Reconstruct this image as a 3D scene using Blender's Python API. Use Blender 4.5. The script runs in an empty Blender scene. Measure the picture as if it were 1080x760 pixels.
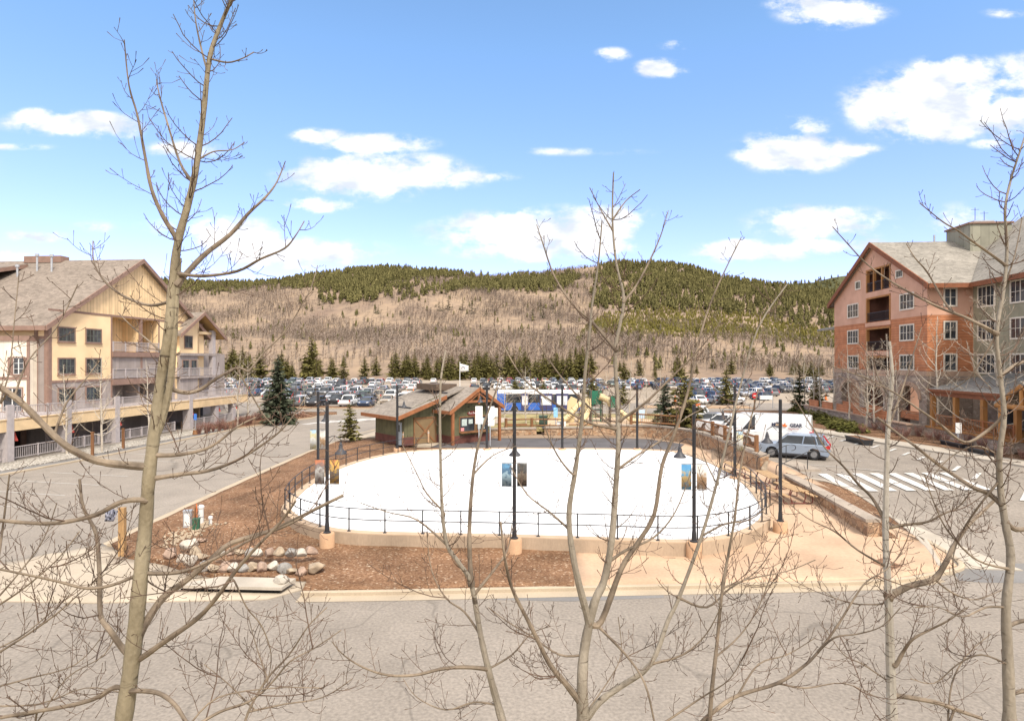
import bpy, bmesh, math, random
import numpy as np
from mathutils import Vector, Matrix
# exposure and daylight settings
SUNE, SUNA, EXPO, SKYS = 1.85, 13.0, 1.55, 0.118
AIRD, DUST = 1.0, 0.8
TINT_LOW, TINT_HIGH, CLOUDC, VEILC = (0.84, 0.68, 0.93), (0.90, 1.02, 1.02), (4.0, 3.9, 3.8), (5.1, 4.9, 4.8)
R = math.radians
rnd = random.Random(7)
sc = bpy.context.scene
COL = sc.collection
CAMZ, F = 8.0, 650.0            # camera height and focal length in pixels of the 1080 px wide photograph

# ------------------------------------------------------------------ helpers
def sm(a, b, x):
    t = min(1.0, max(0.0, (x - a) / (b - a)))
    return t * t * (3 - 2 * t)

def W(px, py, z=0.0):            # ground point of the place seen at a photo position
    Y = (CAMZ - z) * F / (py - 380.0)
    return ((px - 540) / F * Y, Y)

def g(x, y):                     # height of the ground
    base = 0.4 * sm(23, 36, y) * sm(-16.5, -13.0, x)
    base += (1.2 - base) * sm(60.0, 60.8, y) * sm(-5, -2, x)
    base += (1.3 * sm(23, 40, y) - base) * sm(16.4, 17.0, x)
    base += (0.8 - base) * sm(75, 95, y)
    return base

class MB:
    def __init__(s): s.v = []; s.f = []; s.m = []; s.M = None
    def add(s, vs, fs, m=0):
        o = len(s.v)
        if s.M is not None: vs = [tuple(s.M @ Vector(p)) for p in vs]
        s.v += [tuple(p) for p in vs]
        s.f += [tuple(i + o for i in f) for f in fs]
        s.m += [m] * len(fs)
        return s
    def box(s, x0, x1, y0, y1, z0, z1, m=0):
        return s.add([(x0,y0,z0),(x1,y0,z0),(x1,y1,z0),(x0,y1,z0),(x0,y0,z1),(x1,y0,z1),(x1,y1,z1),(x0,y1,z1)],
              [(3,2,1,0),(4,5,6,7),(0,1,5,4),(1,2,6,5),(2,3,7,6),(3,0,4,7)], m)
    def bar(s, a, b, w, h, m=0, up=(0,0,1)):      # rectangular bar from a to b
        a, b = Vector(a), Vector(b); t = (b - a).normalized(); u = Vector(up)
        sd = t.cross(u)
        if sd.length < 1e-4: sd = t.cross(Vector((1,0,0)))
        sd.normalize(); n = sd.cross(t)
        vs = []
        for p in (a, b):
            for i, j in ((-1,-1),(1,-1),(1,1),(-1,1)): vs.append(p + sd*(i*w/2) + n*(j*h/2))
        return s.add(vs, [(3,2,1,0),(4,5,6,7),(0,1,5,4),(1,2,6,5),(2,3,7,6),(3,0,4,7)], m)
    def tube(s, pts, rad, n=6, m=0, cap=True):
        pts = [Vector(p) for p in pts]
        if not hasattr(rad, '__len__'): rad = [rad] * len(pts)
        vs = []; ref = None; k = len(pts)
        for i, p in enumerate(pts):
            t = (pts[min(i+1, k-1)] - pts[max(i-1, 0)])
            if t.length < 1e-9: t = Vector((0,0,1))
            t.normalize()
            if ref is None:
                ref = Vector((0,0,1)) if abs(t.z) < .9 else Vector((1,0,0))
            a = t.cross(ref)
            if a.length < 1e-4: a = t.cross(Vector((0.3,1,0.1)))
            a.normalize(); b = t.cross(a); ref = -b if False else ref
            for j in range(n):
                c = 2*math.pi*j/n
                vs.append(p + (a*math.cos(c) + b*math.sin(c)) * rad[i])
        fs = [(i*n+j, (i)*n+(j+1)%n, (i+1)*n+(j+1)%n, (i+1)*n+j) for i in range(k-1) for j in range(n)]
        if cap:
            fs.append(tuple(range(n-1, -1, -1))); fs.append(tuple(range((k-1)*n, k*n)))
        return s.add(vs, fs, m)
    def cyl(s, x, y, z0, z1, r, n=16, m=0, r1=None):
        return s.tube([(x,y,z0),(x,y,z1)], [r, r if r1 is None else r1], n, m)
    def lathe(s, prof, n=16, m=0, c=(0,0,0)):
        vs = [(c[0]+r*math.cos(2*math.pi*j/n), c[1]+r*math.sin(2*math.pi*j/n), c[2]+z) for r, z in prof for j in range(n)]
        k = len(prof)
        fs = [(i*n+j, i*n+(j+1)%n, (i+1)*n+(j+1)%n, (i+1)*n+j) for i in range(k-1) for j in range(n)]
        fs.append(tuple(range(n-1,-1,-1))); fs.append(tuple(range((k-1)*n, k*n)))
        return s.add(vs, fs, m)
    def prism(s, poly, d0, d1, axis='x', m=0):     # poly in the other two axes, extruded along axis
        def P(u, v, d): return (d,u,v) if axis == 'x' else ((u,d,v) if axis == 'y' else (u,v,d))
        n = len(poly)
        vs = [P(u,v,d0) for u,v in poly] + [P(u,v,d1) for u,v in poly]
        fs = [tuple(range(n)), tuple(range(2*n-1, n-1, -1))] + [((i+1)%n, i, n+i, n+(i+1)%n) for i in range(n)]
        return s.add(vs, fs, m)
    def slab(s, quad, th, m=0):                    # sloping slab: quad corners on top, thickness th straight down
        vs = [tuple(p) for p in quad] + [(p[0],p[1],p[2]-th) for p in quad]
        n = len(quad)
        return s.add(vs, [tuple(range(n)), tuple(range(2*n-1,n-1,-1))] + [((i+1)%n,i,n+i,n+(i+1)%n) for i in range(n)], m)
    def panel(s, a0, a1, z0, z1, d0, d1, holes=(), axis='x', m=0):   # wall in a-z with rectangular holes (a0,a1,z0,z1)
        As = sorted({a0, a1} | {min(max(h[i],a0),a1) for h in holes for i in (0,1)})
        for p, q in zip(As, As[1:]):
            mid = (p+q)/2
            hs = sorted((max(h[2],z0), min(h[3],z1)) for h in holes if h[0] < mid < h[1])
            z = z0
            for lo, hi in hs + [(z1, z1)]:
                if lo > z + 1e-4:
                    if axis == 'x': s.box(d0, d1, p, q, z, lo, m)
                    else: s.box(p, q, d0, d1, z, lo, m)
                z = max(z, hi)
        return s
    def mesh(s, name, mats, smooth=False):
        me = bpy.data.meshes.new(name)
        me.from_pydata(s.v, [], s.f)
        for mm in (mats if isinstance(mats, (list, tuple)) else [mats]): me.materials.append(mm)
        if len(set(s.m)) > 1: me.polygons.foreach_set('material_index', s.m)
        bm = bmesh.new(); bm.from_mesh(me)
        if len(bm.faces) < 60000: bmesh.ops.recalc_face_normals(bm, faces=bm.faces)
        bm.to_mesh(me); bm.free()
        if smooth:
            me.polygons.foreach_set('use_smooth', [True]*len(me.polygons))
            try: me.set_sharp_from_angle(angle=R(40))
            except Exception: pass
        me.update()
        return me
    def build(s, name, mats, parent=None, smooth=False, loc=None, rz=0):
        o = bpy.data.objects.new(name, s.mesh(name, mats, smooth)); COL.objects.link(o)
        if parent: o.parent = parent
        if loc: o.location = loc
        if rz: o.rotation_euler.z = rz
        return o

def tag(o, label=None, cat=None, group=None, kind=None):
    if label: o['label'] = label
    if cat: o['category'] = cat
    if group: o['group'] = group
    if kind: o['kind'] = kind
    return o
def thing(name, label, cat, loc=(0,0,0), rz=0, group=None):
    o = bpy.data.objects.new(name, None); COL.objects.link(o)
    o.location = loc; o.rotation_euler.z = rz; o.empty_display_size = .2
    return tag(o, label, cat, group)
def dup(o, loc=None, rz=None, label=None, scale=None, group=None, parent=None):
    c = o.copy(); COL.objects.link(c)
    if parent: c.parent = parent
    for ch in list(o.children): dup(ch, parent=c)
    if loc: c.location = loc
    if rz is not None: c.rotation_euler.z = rz
    if scale: c.scale = scale if hasattr(scale, '__len__') else (scale,)*3
    if label: c['label'] = label
    if group: c['group'] = group
    return c
def cr(P, sub=4):                                  # smooth curve through points
    P = [np.array(p, float) for p in P]
    out = []
    for i in range(len(P)-1):
        a, b, c, d = P[max(i-1,0)], P[i], P[i+1], P[min(i+2,len(P)-1)]
        for k in range(sub):
            t = k/sub
            out.append(.5*((2*b)+(c-a)*t+(2*a-5*b+4*c-d)*t*t+(3*b-a-3*c+d)*t**3))
    out.append(P[-1]); return out

# ------------------------------------------------------------------ materials
def lin(c):
    return tuple(((v/255)/12.92 if v/255 <= .04045 else ((v/255+.055)/1.055)**2.4) for v in c)
def newmat(name):
    m = bpy.data.materials.new(name); m.use_nodes = True
    nt = m.node_tree; return m, nt, nt.nodes['Principled BSDF']
def N(nt, t, **k):
    n = nt.nodes.new(t)
    for a, v in k.items(): setattr(n, a, v)
    return n
def mat(name, col, rough=.75, var=.18, scale=3.0, bump=0.0, bscale=None, metal=0.0, fine=.0, fscale=60, stretch=(1,1,1), spec=.3, tint=None):
    """colour with large soft blotches, optional fine grain and bump, all in object space"""
    m, nt, p = newmat(name)
    tc = N(nt, 'ShaderNodeTexCoord'); mp = N(nt, 'ShaderNodeMapping'); mp.inputs['Scale'].default_value = stretch
    nt.links.new(tc.outputs['Object'], mp.inputs['Vector'])
    n1 = N(nt, 'ShaderNodeTexNoise'); n1.inputs['Scale'].default_value = scale; n1.inputs['Detail'].default_value = 5
    nt.links.new(mp.outputs[0], n1.inputs['Vector'])
    r = N(nt, 'ShaderNodeValToRGB')
    c0 = tuple(max(0, v*(1-var)) for v in col); c1 = tuple(min(1, v*(1+var)) for v in (tint or col))
    r.color_ramp.elements[0].position = .3; r.color_ramp.elements[0].color = (*c0, 1)
    r.color_ramp.elements[1].position = .7; r.color_ramp.elements[1].color = (*c1, 1)
    nt.links.new(n1.outputs['Fac'], r.inputs['Fac'])
    out = r.outputs['Color']
    if fine:
        n2 = N(nt, 'ShaderNodeTexNoise'); n2.inputs['Scale'].default_value = fscale; n2.inputs['Detail'].default_value = 3
        nt.links.new(mp.outputs[0], n2.inputs['Vector'])
        mr = N(nt, 'ShaderNodeMapRange'); mr.inputs[1].default_value = .25; mr.inputs[2].default_value = .75
        mr.inputs[3].default_value = 1-fine; mr.inputs[4].default_value = 1+fine
        nt.links.new(n2.outputs['Fac'], mr.inputs[0])
        mx = N(nt, 'ShaderNodeVectorMath', operation='SCALE')
        nt.links.new(out, mx.inputs[0]); nt.links.new(mr.outputs[0], mx.inputs['Scale']); out = mx.outputs[0]
    nt.links.new(out, p.inputs['Base Color'])
    p.inputs['Roughness'].default_value = rough; p.inputs['Metallic'].default_value = metal
    p.inputs['Specular IOR Level'].default_value = spec
    if bump:
        n3 = N(nt, 'ShaderNodeTexNoise'); n3.inputs['Scale'].default_value = bscale or scale*8; n3.inputs['Detail'].default_value = 4
        nt.links.new(mp.outputs[0], n3.inputs['Vector'])
        b = N(nt, 'ShaderNodeBump'); b.inputs['Strength'].default_value = bump; b.inputs['Distance'].default_value = .05
        nt.links.new(n3.outputs['Fac'], b.inputs['Height']); nt.links.new(b.outputs[0], p.inputs['Normal'])
    return m
def stripes(name, col, axis, pitch, dark=.72, wid=.12, var=.1, rough=.8, bump=.5, tint=None):
    """boards: grooves every pitch metres along the sum of the named object axes, each board a little different"""
    m = mat(name, col, rough, var, 1.2, fine=.08, fscale=25, tint=tint)
    nt = m.node_tree; p = nt.nodes['Principled BSDF']
    tc = N(nt, 'ShaderNodeTexCoord'); sx = N(nt, 'ShaderNodeSeparateXYZ'); nt.links.new(tc.outputs['Object'], sx.inputs[0])
    if len(axis) == 1: src = sx.outputs[axis.upper()]
    else:
        ad = N(nt, 'ShaderNodeMath', operation='ADD'); nt.links.new(sx.outputs[axis[0].upper()], ad.inputs[0]); nt.links.new(sx.outputs[axis[1].upper()], ad.inputs[1]); src = ad.outputs[0]
    dv = N(nt, 'ShaderNodeMath', operation='DIVIDE'); dv.inputs[1].default_value = pitch; nt.links.new(src, dv.inputs[0])
    fr = N(nt, 'ShaderNodeMath', operation='FRACT'); nt.links.new(dv.outputs[0], fr.inputs[0])
    lt = N(nt, 'ShaderNodeMath', operation='LESS_THAN'); lt.inputs[1].default_value = wid; nt.links.new(fr.outputs[0], lt.inputs[0])
    fl = N(nt, 'ShaderNodeMath', operation='FLOOR'); nt.links.new(dv.outputs[0], fl.inputs[0])
    wn = N(nt, 'ShaderNodeTexWhiteNoise', noise_dimensions='1D'); nt.links.new(fl.outputs[0], wn.inputs['W'])
    mr = N(nt, 'ShaderNodeMapRange'); mr.inputs[3].default_value = .9; mr.inputs[4].default_value = 1.1; nt.links.new(wn.outputs['Value'], mr.inputs[0])
    mu = N(nt, 'ShaderNodeMath', operation='MULTIPLY_ADD'); mu.inputs[1].default_value = dark-1; nt.links.new(lt.outputs[0], mu.inputs[0]); nt.links.new(mr.outputs[0], mu.inputs[2])
    old = p.inputs['Base Color'].links[0].from_socket
    sc_ = N(nt, 'ShaderNodeVectorMath', operation='SCALE'); nt.links.new(old, sc_.inputs[0]); nt.links.new(mu.outputs[0], sc_.inputs['Scale'])
    nt.links.new(sc_.outputs[0], p.inputs['Base Color'])
    b = N(nt, 'ShaderNodeBump', invert=True); b.inputs['Strength'].default_value = bump; b.inputs['Distance'].default_value = .03
    nt.links.new(lt.outputs[0], b.inputs['Height']); nt.links.new(b.outputs[0], p.inputs['Normal'])
    return m
def cells(name, cols, scale, mortar=(.3,.27,.23), edge=.06, rough=.9, stretch=(1,1,1), bump=.6):
    """irregular stones: voronoi cells each with a colour of its own and mortar between"""
    m, nt, p = newmat(name)
    tc = N(nt, 'ShaderNodeTexCoord'); mp = N(nt, 'ShaderNodeMapping'); mp.inputs['Scale'].default_value = stretch
    nt.links.new(tc.outputs['Object'], mp.inputs[0])
    v = N(nt, 'ShaderNodeTexVoronoi'); v.inputs['Scale'].default_value = scale; nt.links.new(mp.outputs[0], v.inputs['Vector'])
    v2 = N(nt, 'ShaderNodeTexVoronoi', feature='DISTANCE_TO_EDGE'); v2.inputs['Scale'].default_value = scale; nt.links.new(mp.outputs[0], v2.inputs['Vector'])
    sx = N(nt, 'ShaderNodeSeparateColor'); nt.links.new(v.outputs['Color'], sx.inputs[0])
    r = N(nt, 'ShaderNodeValToRGB'); el = r.color_ramp.elements
    while len(el) < len(cols): el.new(.5)
    for i, c in enumerate(cols): el[i].position = i/(len(cols)-1); el[i].color = (*c, 1)
    nt.links.new(sx.outputs[0], r.inputs[0])
    st = N(nt, 'ShaderNodeMapRange'); st.inputs[1].default_value = 0; st.inputs[2].default_value = edge; nt.links.new(v2.outputs['Distance'], st.inputs[0])
    mx = N(nt, 'ShaderNodeMix', data_type='RGBA'); mx.inputs[6].default_value = (*mortar, 1)
    nt.links.new(st.outputs[0], mx.inputs[0]); nt.links.new(r.outputs[0], mx.inputs[7])
    nz = N(nt, 'ShaderNodeTexNoise'); nz.inputs['Scale'].default_value = scale*5; nt.links.new(mp.outputs[0], nz.inputs['Vector'])
    mr = N(nt, 'ShaderNodeMapRange'); mr.inputs[3].default_value = .7; mr.inputs[4].default_value = 1.3; nt.links.new(nz.outputs['Fac'], mr.inputs[0])
    s_ = N(nt, 'ShaderNodeVectorMath', operation='SCALE'); nt.links.new(mx.outputs[2], s_.inputs[0]); nt.links.new(mr.outputs[0], s_.inputs['Scale'])
    nt.links.new(s_.outputs[0], p.inputs['Base Color']); p.inputs['Roughness'].default_value = rough
    p.inputs['Specular IOR Level'].default_value = .2
    if bump:
        b = N(nt, 'ShaderNodeBump'); b.inputs['Strength'].default_value = bump; b.inputs['Distance'].default_value = .05
        nt.links.new(st.outputs[0], b.inputs['Height']); nt.links.new(b.outputs[0], p.inputs['Normal'])
    return m
def asphalt_mat(name, col, crack=.55):
    m = mat(name, col, .92, .10, .10, fine=.24, fscale=11, bump=.25, bscale=40, spec=.15)
    nt = m.node_tree; p = nt.nodes['Principled BSDF']
    tc = N(nt, 'ShaderNodeTexCoord')
    wp = N(nt, 'ShaderNodeTexNoise'); wp.inputs['Scale'].default_value = .25; nt.links.new(tc.outputs['Object'], wp.inputs['Vector'])
    ad = N(nt, 'ShaderNodeVectorMath', operation='MULTIPLY_ADD'); ad.inputs[1].default_value = (4,4,0); nt.links.new(wp.outputs['Color'], ad.inputs[0]); nt.links.new(tc.outputs['Object'], ad.inputs[2])
    v = N(nt, 'ShaderNodeTexVoronoi', feature='DISTANCE_TO_EDGE'); v.inputs['Scale'].default_value = .13; nt.links.new(ad.outputs[0], v.inputs['Vector'])
    mr = N(nt, 'ShaderNodeMapRange'); mr.inputs[1].default_value = .0; mr.inputs[2].default_value = .008; mr.inputs[3].default_value = crack; mr.inputs[4].default_value = 1
    nt.links.new(v.outputs['Distance'], mr.inputs[0])
    # medium stains
    n4 = N(nt, 'ShaderNodeTexNoise'); n4.inputs['Scale'].default_value = .45; n4.inputs['Detail'].default_value = 8; n4.inputs['Roughness'].default_value = .65
    nt.links.new(tc.outputs['Object'], n4.inputs['Vector'])
    m4 = N(nt, 'ShaderNodeMapRange'); m4.inputs[1].default_value = .3; m4.inputs[2].default_value = .7; m4.inputs[3].default_value = .87; m4.inputs[4].default_value = 1.10
    nt.links.new(n4.outputs['Fac'], m4.inputs[0])
    mm = N(nt, 'ShaderNodeMath', operation='MULTIPLY'); nt.links.new(mr.outputs[0], mm.inputs[0]); nt.links.new(m4.outputs[0], mm.inputs[1])
    old = p.inputs['Base Color'].links[0].from_socket
    s_ = N(nt, 'ShaderNodeVectorMath', operation='SCALE'); nt.links.new(old, s_.inputs[0]); nt.links.new(mm.outputs[0], s_.inputs['Scale'])
    nt.links.new(s_.outputs[0], p.inputs['Base Color'])
    return m
def bark_mat(name, col, mark=(.05,.04,.03), amt=.58, scale=7):
    m = mat(name, col, .85, .16, 4, fine=.12, fscale=30, bump=.3, bscale=30, stretch=(1,1,.5))
    nt = m.node_tree; p = nt.nodes['Principled BSDF']
    tc = N(nt, 'ShaderNodeTexCoord'); mp = N(nt, 'ShaderNodeMapping'); mp.inputs['Scale'].default_value = (1.2,1.2,6)
    nt.links.new(tc.outputs['Object'], mp.inputs[0])
    n = N(nt, 'ShaderNodeTexNoise'); n.inputs['Scale'].default_value = scale; n.inputs['Detail'].default_value = 3; nt.links.new(mp.outputs[0], n.inputs['Vector'])
    mr = N(nt, 'ShaderNodeMapRange'); mr.inputs[1].default_value = amt; mr.inputs[2].default_value = amt+.1; nt.links.new(n.outputs['Fac'], mr.inputs[0])
    mx = N(nt, 'ShaderNodeMix', data_type='RGBA'); mx.inputs[7].default_value = (*mark, 1)
    old = p.inputs['Base Color'].links[0].from_socket
    nt.links.new(mr.outputs[0], mx.inputs[0]); nt.links.new(old, mx.inputs[6]); nt.links.new(mx.outputs[2], p.inputs['Base Color'])
    return m
def glass_mat(name, col=(.03,.035,.04), rough=.08):
    m, nt, p = newmat(name)
    tc = N(nt, 'ShaderNodeTexCoord'); n = N(nt, 'ShaderNodeTexNoise'); n.inputs['Scale'].default_value = .9; nt.links.new(tc.outputs['Object'], n.inputs['Vector'])
    r = N(nt, 'ShaderNodeValToRGB'); r.color_ramp.elements[0].position=.35; r.color_ramp.elements[0].color = (*[c*.5 for c in col],1); r.color_ramp.elements[1].position=.65; r.color_ramp.elements[1].color = (*[c*2.2 for c in col],1)
    nt.links.new(n.outputs['Fac'], r.inputs[0]); nt.links.new(r.outputs[0], p.inputs['Base Color'])
    p.inputs['Roughness'].default_value = rough; p.inputs['Specular IOR Level'].default_value = .6
    return m

M = {}
M['asphalt'] = asphalt_mat('asphalt', (.238,.206,.172), .74)
M['asphalt_left'] = asphalt_mat('asphalt_left', (.248,.215,.18), .7)
M['asphalt_lot'] = mat('asphalt_lot', (.29,.235,.175), .95, .15, .05, fine=.12, fscale=3)
M['asphalt_dark'] = mat('asphalt_dark', (.095,.088,.088), .9, .2, .5, fine=.15, fscale=20)
M['patch'] = mat('asphalt_patch', (.175,.165,.155), .92, .12, .6, fine=.12, fscale=15)
M['concrete'] = mat('concrete', (.37,.31,.235), .9, .12, .6, fine=.08, fscale=20, bump=.15, bscale=30)
M['concrete_pale'] = mat('concrete_pale', (.37,.325,.265), .9, .15, .8, fine=.08, fscale=20, bump=.15, bscale=30)
M['plaza'] = mat('plaza_concrete', (.40,.272,.178), .9, .14, .35, fine=.10, fscale=9, tint=(.435,.305,.205))
M['rinkwall'] = mat('rink_wall_concrete', (.33,.25,.175), .9, .2, .5, fine=.1, fscale=15, stretch=(1,1,.35), bump=.2, bscale=12)
M['polebase'] = mat('pole_base_concrete', (.43,.27,.16), .9, .12, 1.5, fine=.08, fscale=25)
M['coping'] = mat('coping_concrete', (.42,.31,.21), .9, .1, 1.0, fine=.08, fscale=25)
M['ice'] = mat('rink_ice', (.70,.695,.68), .6, .07, .5, spec=.2, fine=.05, fscale=3, stretch=(1,.25,1))
M['mulch'] = None
M['curb'] = mat('curb_concrete', (.37,.30,.215), .9, .12, .7, fine=.1, fscale=20)
M['paint'] = mat('road_paint', (.47,.45,.42), .8, .18, 2.0, fine=.22, fscale=25)
M['paint_worn'] = mat('worn_road_paint', (.37,.345,.31), .85, .15, 1.5, fine=.2, fscale=20)
M['black'] = mat('black_painted_metal', (.016,.016,.018), .45, .15, 3, spec=.4)
M['dark'] = mat('dark_grey_metal', (.05,.05,.055), .5, .15, 3)
M['steel'] = mat('galvanised_metal', (.42,.43,.44), .45, .12, 5, metal=.5)
M['white'] = mat('white_paint', (.62,.61,.58), .6, .05, 3)
M['glass'] = glass_mat('window_glass')
M['carglass'] = glass_mat('car_glass', (.02,.024,.028), .05)
M['tyre'] = mat('tyre_rubber', (.018,.018,.019), .85, .15, 6)
M['rim'] = mat('wheel_rim', (.22,.22,.22), .4, .3, 14, metal=.5)
M['red'] = mat('red_lens', (.45,.02,.02), .3, .1, 5)
M['lens'] = mat('clear_lens', (.6,.6,.6), .2, .05, 5)
M['orange'] = mat('orange_plastic', (.62,.16,.04), .6, .1, 5)
M['wood'] = mat('brown_timber', (.20,.095,.042), .8, .25, 3, stretch=(1,1,.3), fine=.15, fscale=30)
M['woodpale'] = mat('weathered_timber', (.36,.235,.125), .85, .2, 3, fine=.15, fscale=30)
M['woodpost'] = mat('tan_timber_post', (.33,.20,.09), .85, .2, 5, stretch=(1,1,.2), fine=.15, fscale=30)
M['gravel'] = cells('pale_gravel', [(.30,.27,.23),(.55,.5,.42),(.42,.38,.32),(.6,.56,.5)], 5, (.16,.13,.1), .12, bump=1)
M['grassdry'] = mat('dry_spring_grass', (.17,.15,.045), .95, .35, .6, fine=.3, fscale=25, tint=(.27,.215,.10))
def mulch_mat():
    m, nt, p = newmat('bark_mulch')
    tc = N(nt, 'ShaderNodeTexCoord'); mp = N(nt, 'ShaderNodeMapping'); mp.inputs['Scale'].default_value = (1,1.7,1); mp.inputs['Rotation'].default_value = (0,0,.6)
    nt.links.new(tc.outputs['Object'], mp.inputs[0])
    v = N(nt, 'ShaderNodeTexVoronoi'); v.inputs['Scale'].default_value = 15; nt.links.new(mp.outputs[0], v.inputs['Vector'])
    sx = N(nt, 'ShaderNodeSeparateColor'); nt.links.new(v.outputs['Color'], sx.inputs[0])
    r = N(nt, 'ShaderNodeValToRGB'); el = r.color_ramp.elements
    stops = [(0,(.11,.057,.032)),(.35,(.165,.09,.051)),(.75,(.21,.12,.068)),(.95,(.27,.165,.098)),(1,(.45,.36,.26))]
    while len(el) < len(stops): el.new(.5)
    for e, (a, c) in zip(el, stops): e.position = a; e.color = (*c, 1)
    nt.links.new(sx.outputs[0], r.inputs[0])
    n = N(nt, 'ShaderNodeTexNoise'); n.inputs['Scale'].default_value = .5; n.inputs['Detail'].default_value = 6; nt.links.new(tc.outputs['Object'], n.inputs['Vector'])
    mr = N(nt, 'ShaderNodeMapRange'); mr.inputs[1].default_value=.3; mr.inputs[2].default_value=.7; mr.inputs[3].default_value = .66; mr.inputs[4].default_value = 1.3; nt.links.new(n.outputs['Fac'], mr.inputs[0])
    s_ = N(nt, 'ShaderNodeVectorMath', operation='SCALE'); nt.links.new(r.outputs[0], s_.inputs[0]); nt.links.new(mr.outputs[0], s_.inputs['Scale'])
    nt.links.new(s_.outputs[0], p.inputs['Base Color']); p.inputs['Roughness'].default_value = .95; p.inputs['Specular IOR Level'].default_value = .1
    b = N(nt, 'ShaderNodeBump'); b.inputs['Strength'].default_value = .7; b.inputs['Distance'].default_value = .05
    nt.links.new(sx.outputs[1], b.inputs['Height']); nt.links.new(b.outputs[0], p.inputs['Normal'])
    return m
M['mulch'] = mulch_mat()

# ------------------------------------------------------------------ camera, light, sky
cam = bpy.data.cameras.new('camera'); cam.sensor_width = 36; cam.lens = F/1080*36; cam.clip_end = 20000; cam.clip_start = .1
co = bpy.data.objects.new('camera', cam); COL.objects.link(co); co.location = (0,0,CAMZ); co.rotation_euler = (R(90),0,0); sc.camera = co
sc.view_settings.view_transform = 'Standard'; sc.view_settings.look = 'None'; sc.view_settings.gamma = 1
SUN_AZ, SUN_EL = R(152), R(52)                     # azimuth clockwise from +Y
sd = Vector((math.sin(SUN_AZ)*math.cos(SUN_EL), math.cos(SUN_AZ)*math.cos(SUN_EL), math.sin(SUN_EL)))
sl = bpy.data.lights.new('sun', 'SUN'); sl.energy = SUNE; sl.angle = R(SUNA); sl.color = (1,.93,.83)
so = bpy.data.objects.new('sun', sl); COL.objects.link(so); so.rotation_euler = sd.to_track_quat('Z','Y').to_euler(); so.location = (0,-20,60)
sc.view_settings.exposure = EXPO
w = bpy.data.worlds.new('World'); sc.world = w; w.use_nodes = True
nt = w.node_tree; bg = nt.nodes['Background']; bg.inputs['Strength'].default_value = SKYS
sky = N(nt, 'ShaderNodeTexSky', sky_type='NISHITA'); sky.sun_disc = False; sky.sun_elevation = SUN_EL; sky.sun_rotation = SUN_AZ
sky.altitude = 2800; sky.air_density = AIRD; sky.dust_density = DUST; sky.ozone_density = 1.0
tc = N(nt, 'ShaderNodeTexCoord'); sp = N(nt, 'ShaderNodeSeparateXYZ'); nt.links.new(tc.outputs['Generated'], sp.inputs[0])
ym = N(nt, 'ShaderNodeMath', operation='MAXIMUM'); ym.inputs[1].default_value = .05; nt.links.new(sp.outputs['Y'], ym.inputs[0])
du = N(nt, 'ShaderNodeMath', operation='DIVIDE'); nt.links.new(sp.outputs['X'], du.inputs[0]); nt.links.new(ym.outputs[0], du.inputs[1])
dv = N(nt, 'ShaderNodeMath', operation='DIVIDE'); nt.links.new(sp.outputs['Z'], dv.inputs[0]); nt.links.new(ym.outputs[0], dv.inputs[1])
uv = N(nt, 'ShaderNodeCombineXYZ'); nt.links.new(du.outputs[0], uv.inputs[0]); nt.links.new(dv.outputs[0], uv.inputs[1])
nz = N(nt, 'ShaderNodeTexNoise'); nz.inputs['Scale'].default_value = 10; nz.inputs['Detail'].default_value = 9; nz.inputs['Roughness'].default_value = .62
mpn = N(nt, 'ShaderNodeMapping'); mpn.inputs['Scale'].default_value = (1,1.7,1); nt.links.new(uv.outputs[0], mpn.inputs[0]); nt.links.new(mpn.outputs[0], nz.inputs['Vector'])
# cumulus banks standing in the sky: centre and half-size as tangents of direction
CL = [(72,130,66,13,1),(40,126,30,12,.9),(120,135,30,14,.8),(195,158,45,10,.55),(395,152,62,11,.9),(400,185,98,24,1.05),(335,145,30,10,.7),(335,216,44,9,.9),(500,186,45,7,.7),
      (575,246,112,26,1.1),(560,262,90,14,.9),(640,228,60,12,.6),(790,265,62,12,.9),(868,236,74,19,1.0),(880,258,60,10,.8),(980,110,84,38,1.1),(1010,76,52,18,.9),(835,160,58,22,1.0),(845,135,34,14,.5),(905,158,30,8,.5),
      (1075,118,48,28,1.0),(1130,90,90,40,1),(878,14,55,16,.95),(850,4,44,10,.6),(697,72,28,10,.95),(645,58,20,8,.6),(710,48,16,6,.5),(1060,14,24,6,.4),(1040,152,24,6,.4),
      (240,250,60,22,.8),(310,268,95,18,.85),(180,240,40,10,.4),(38,249,36,7,.75),(8,272,40,8,.6),(1010,240,40,24,.5),(20,155,50,4,.3),(600,160,100,5,.25),(100,240,30,8,.3),
      (-150,180,120,40,1),(-300,90,150,40,1),(1350,200,160,50,1),(1500,60,140,40,.9),(300,-200,200,60,.8),(800,-300,250,70,.9)]
acc = None
for (cx, cy, rx, ry, k) in CL:
    s1 = N(nt, 'ShaderNodeVectorMath', operation='SUBTRACT'); s1.inputs[1].default_value = ((cx-540)/F, (380-cy)/F, 0); nt.links.new(uv.outputs[0], s1.inputs[0])
    s2 = N(nt, 'ShaderNodeVectorMath', operation='MULTIPLY'); s2.inputs[1].default_value = (F/rx, F/ry, 0); nt.links.new(s1.outputs[0], s2.inputs[0])
    l = N(nt, 'ShaderNodeVectorMath', operation='LENGTH'); nt.links.new(s2.outputs[0], l.inputs[0])
    mr = N(nt, 'ShaderNodeMapRange', interpolation_type='SMOOTHSTEP'); mr.inputs[1].default_value = 1.45; mr.inputs[2].default_value = .1; mr.inputs[3].default_value = 0; mr.inputs[4].default_value = k
    nt.links.new(l.outputs['Value'], mr.inputs[0])
    if acc is None: acc = mr.outputs[0]
    else:
        mx = N(nt, 'ShaderNodeMath', operation='MAXIMUM'); nt.links.new(acc, mx.inputs[0]); nt.links.new(mr.outputs[0], mx.inputs[1]); acc = mx.outputs[0]
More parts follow.
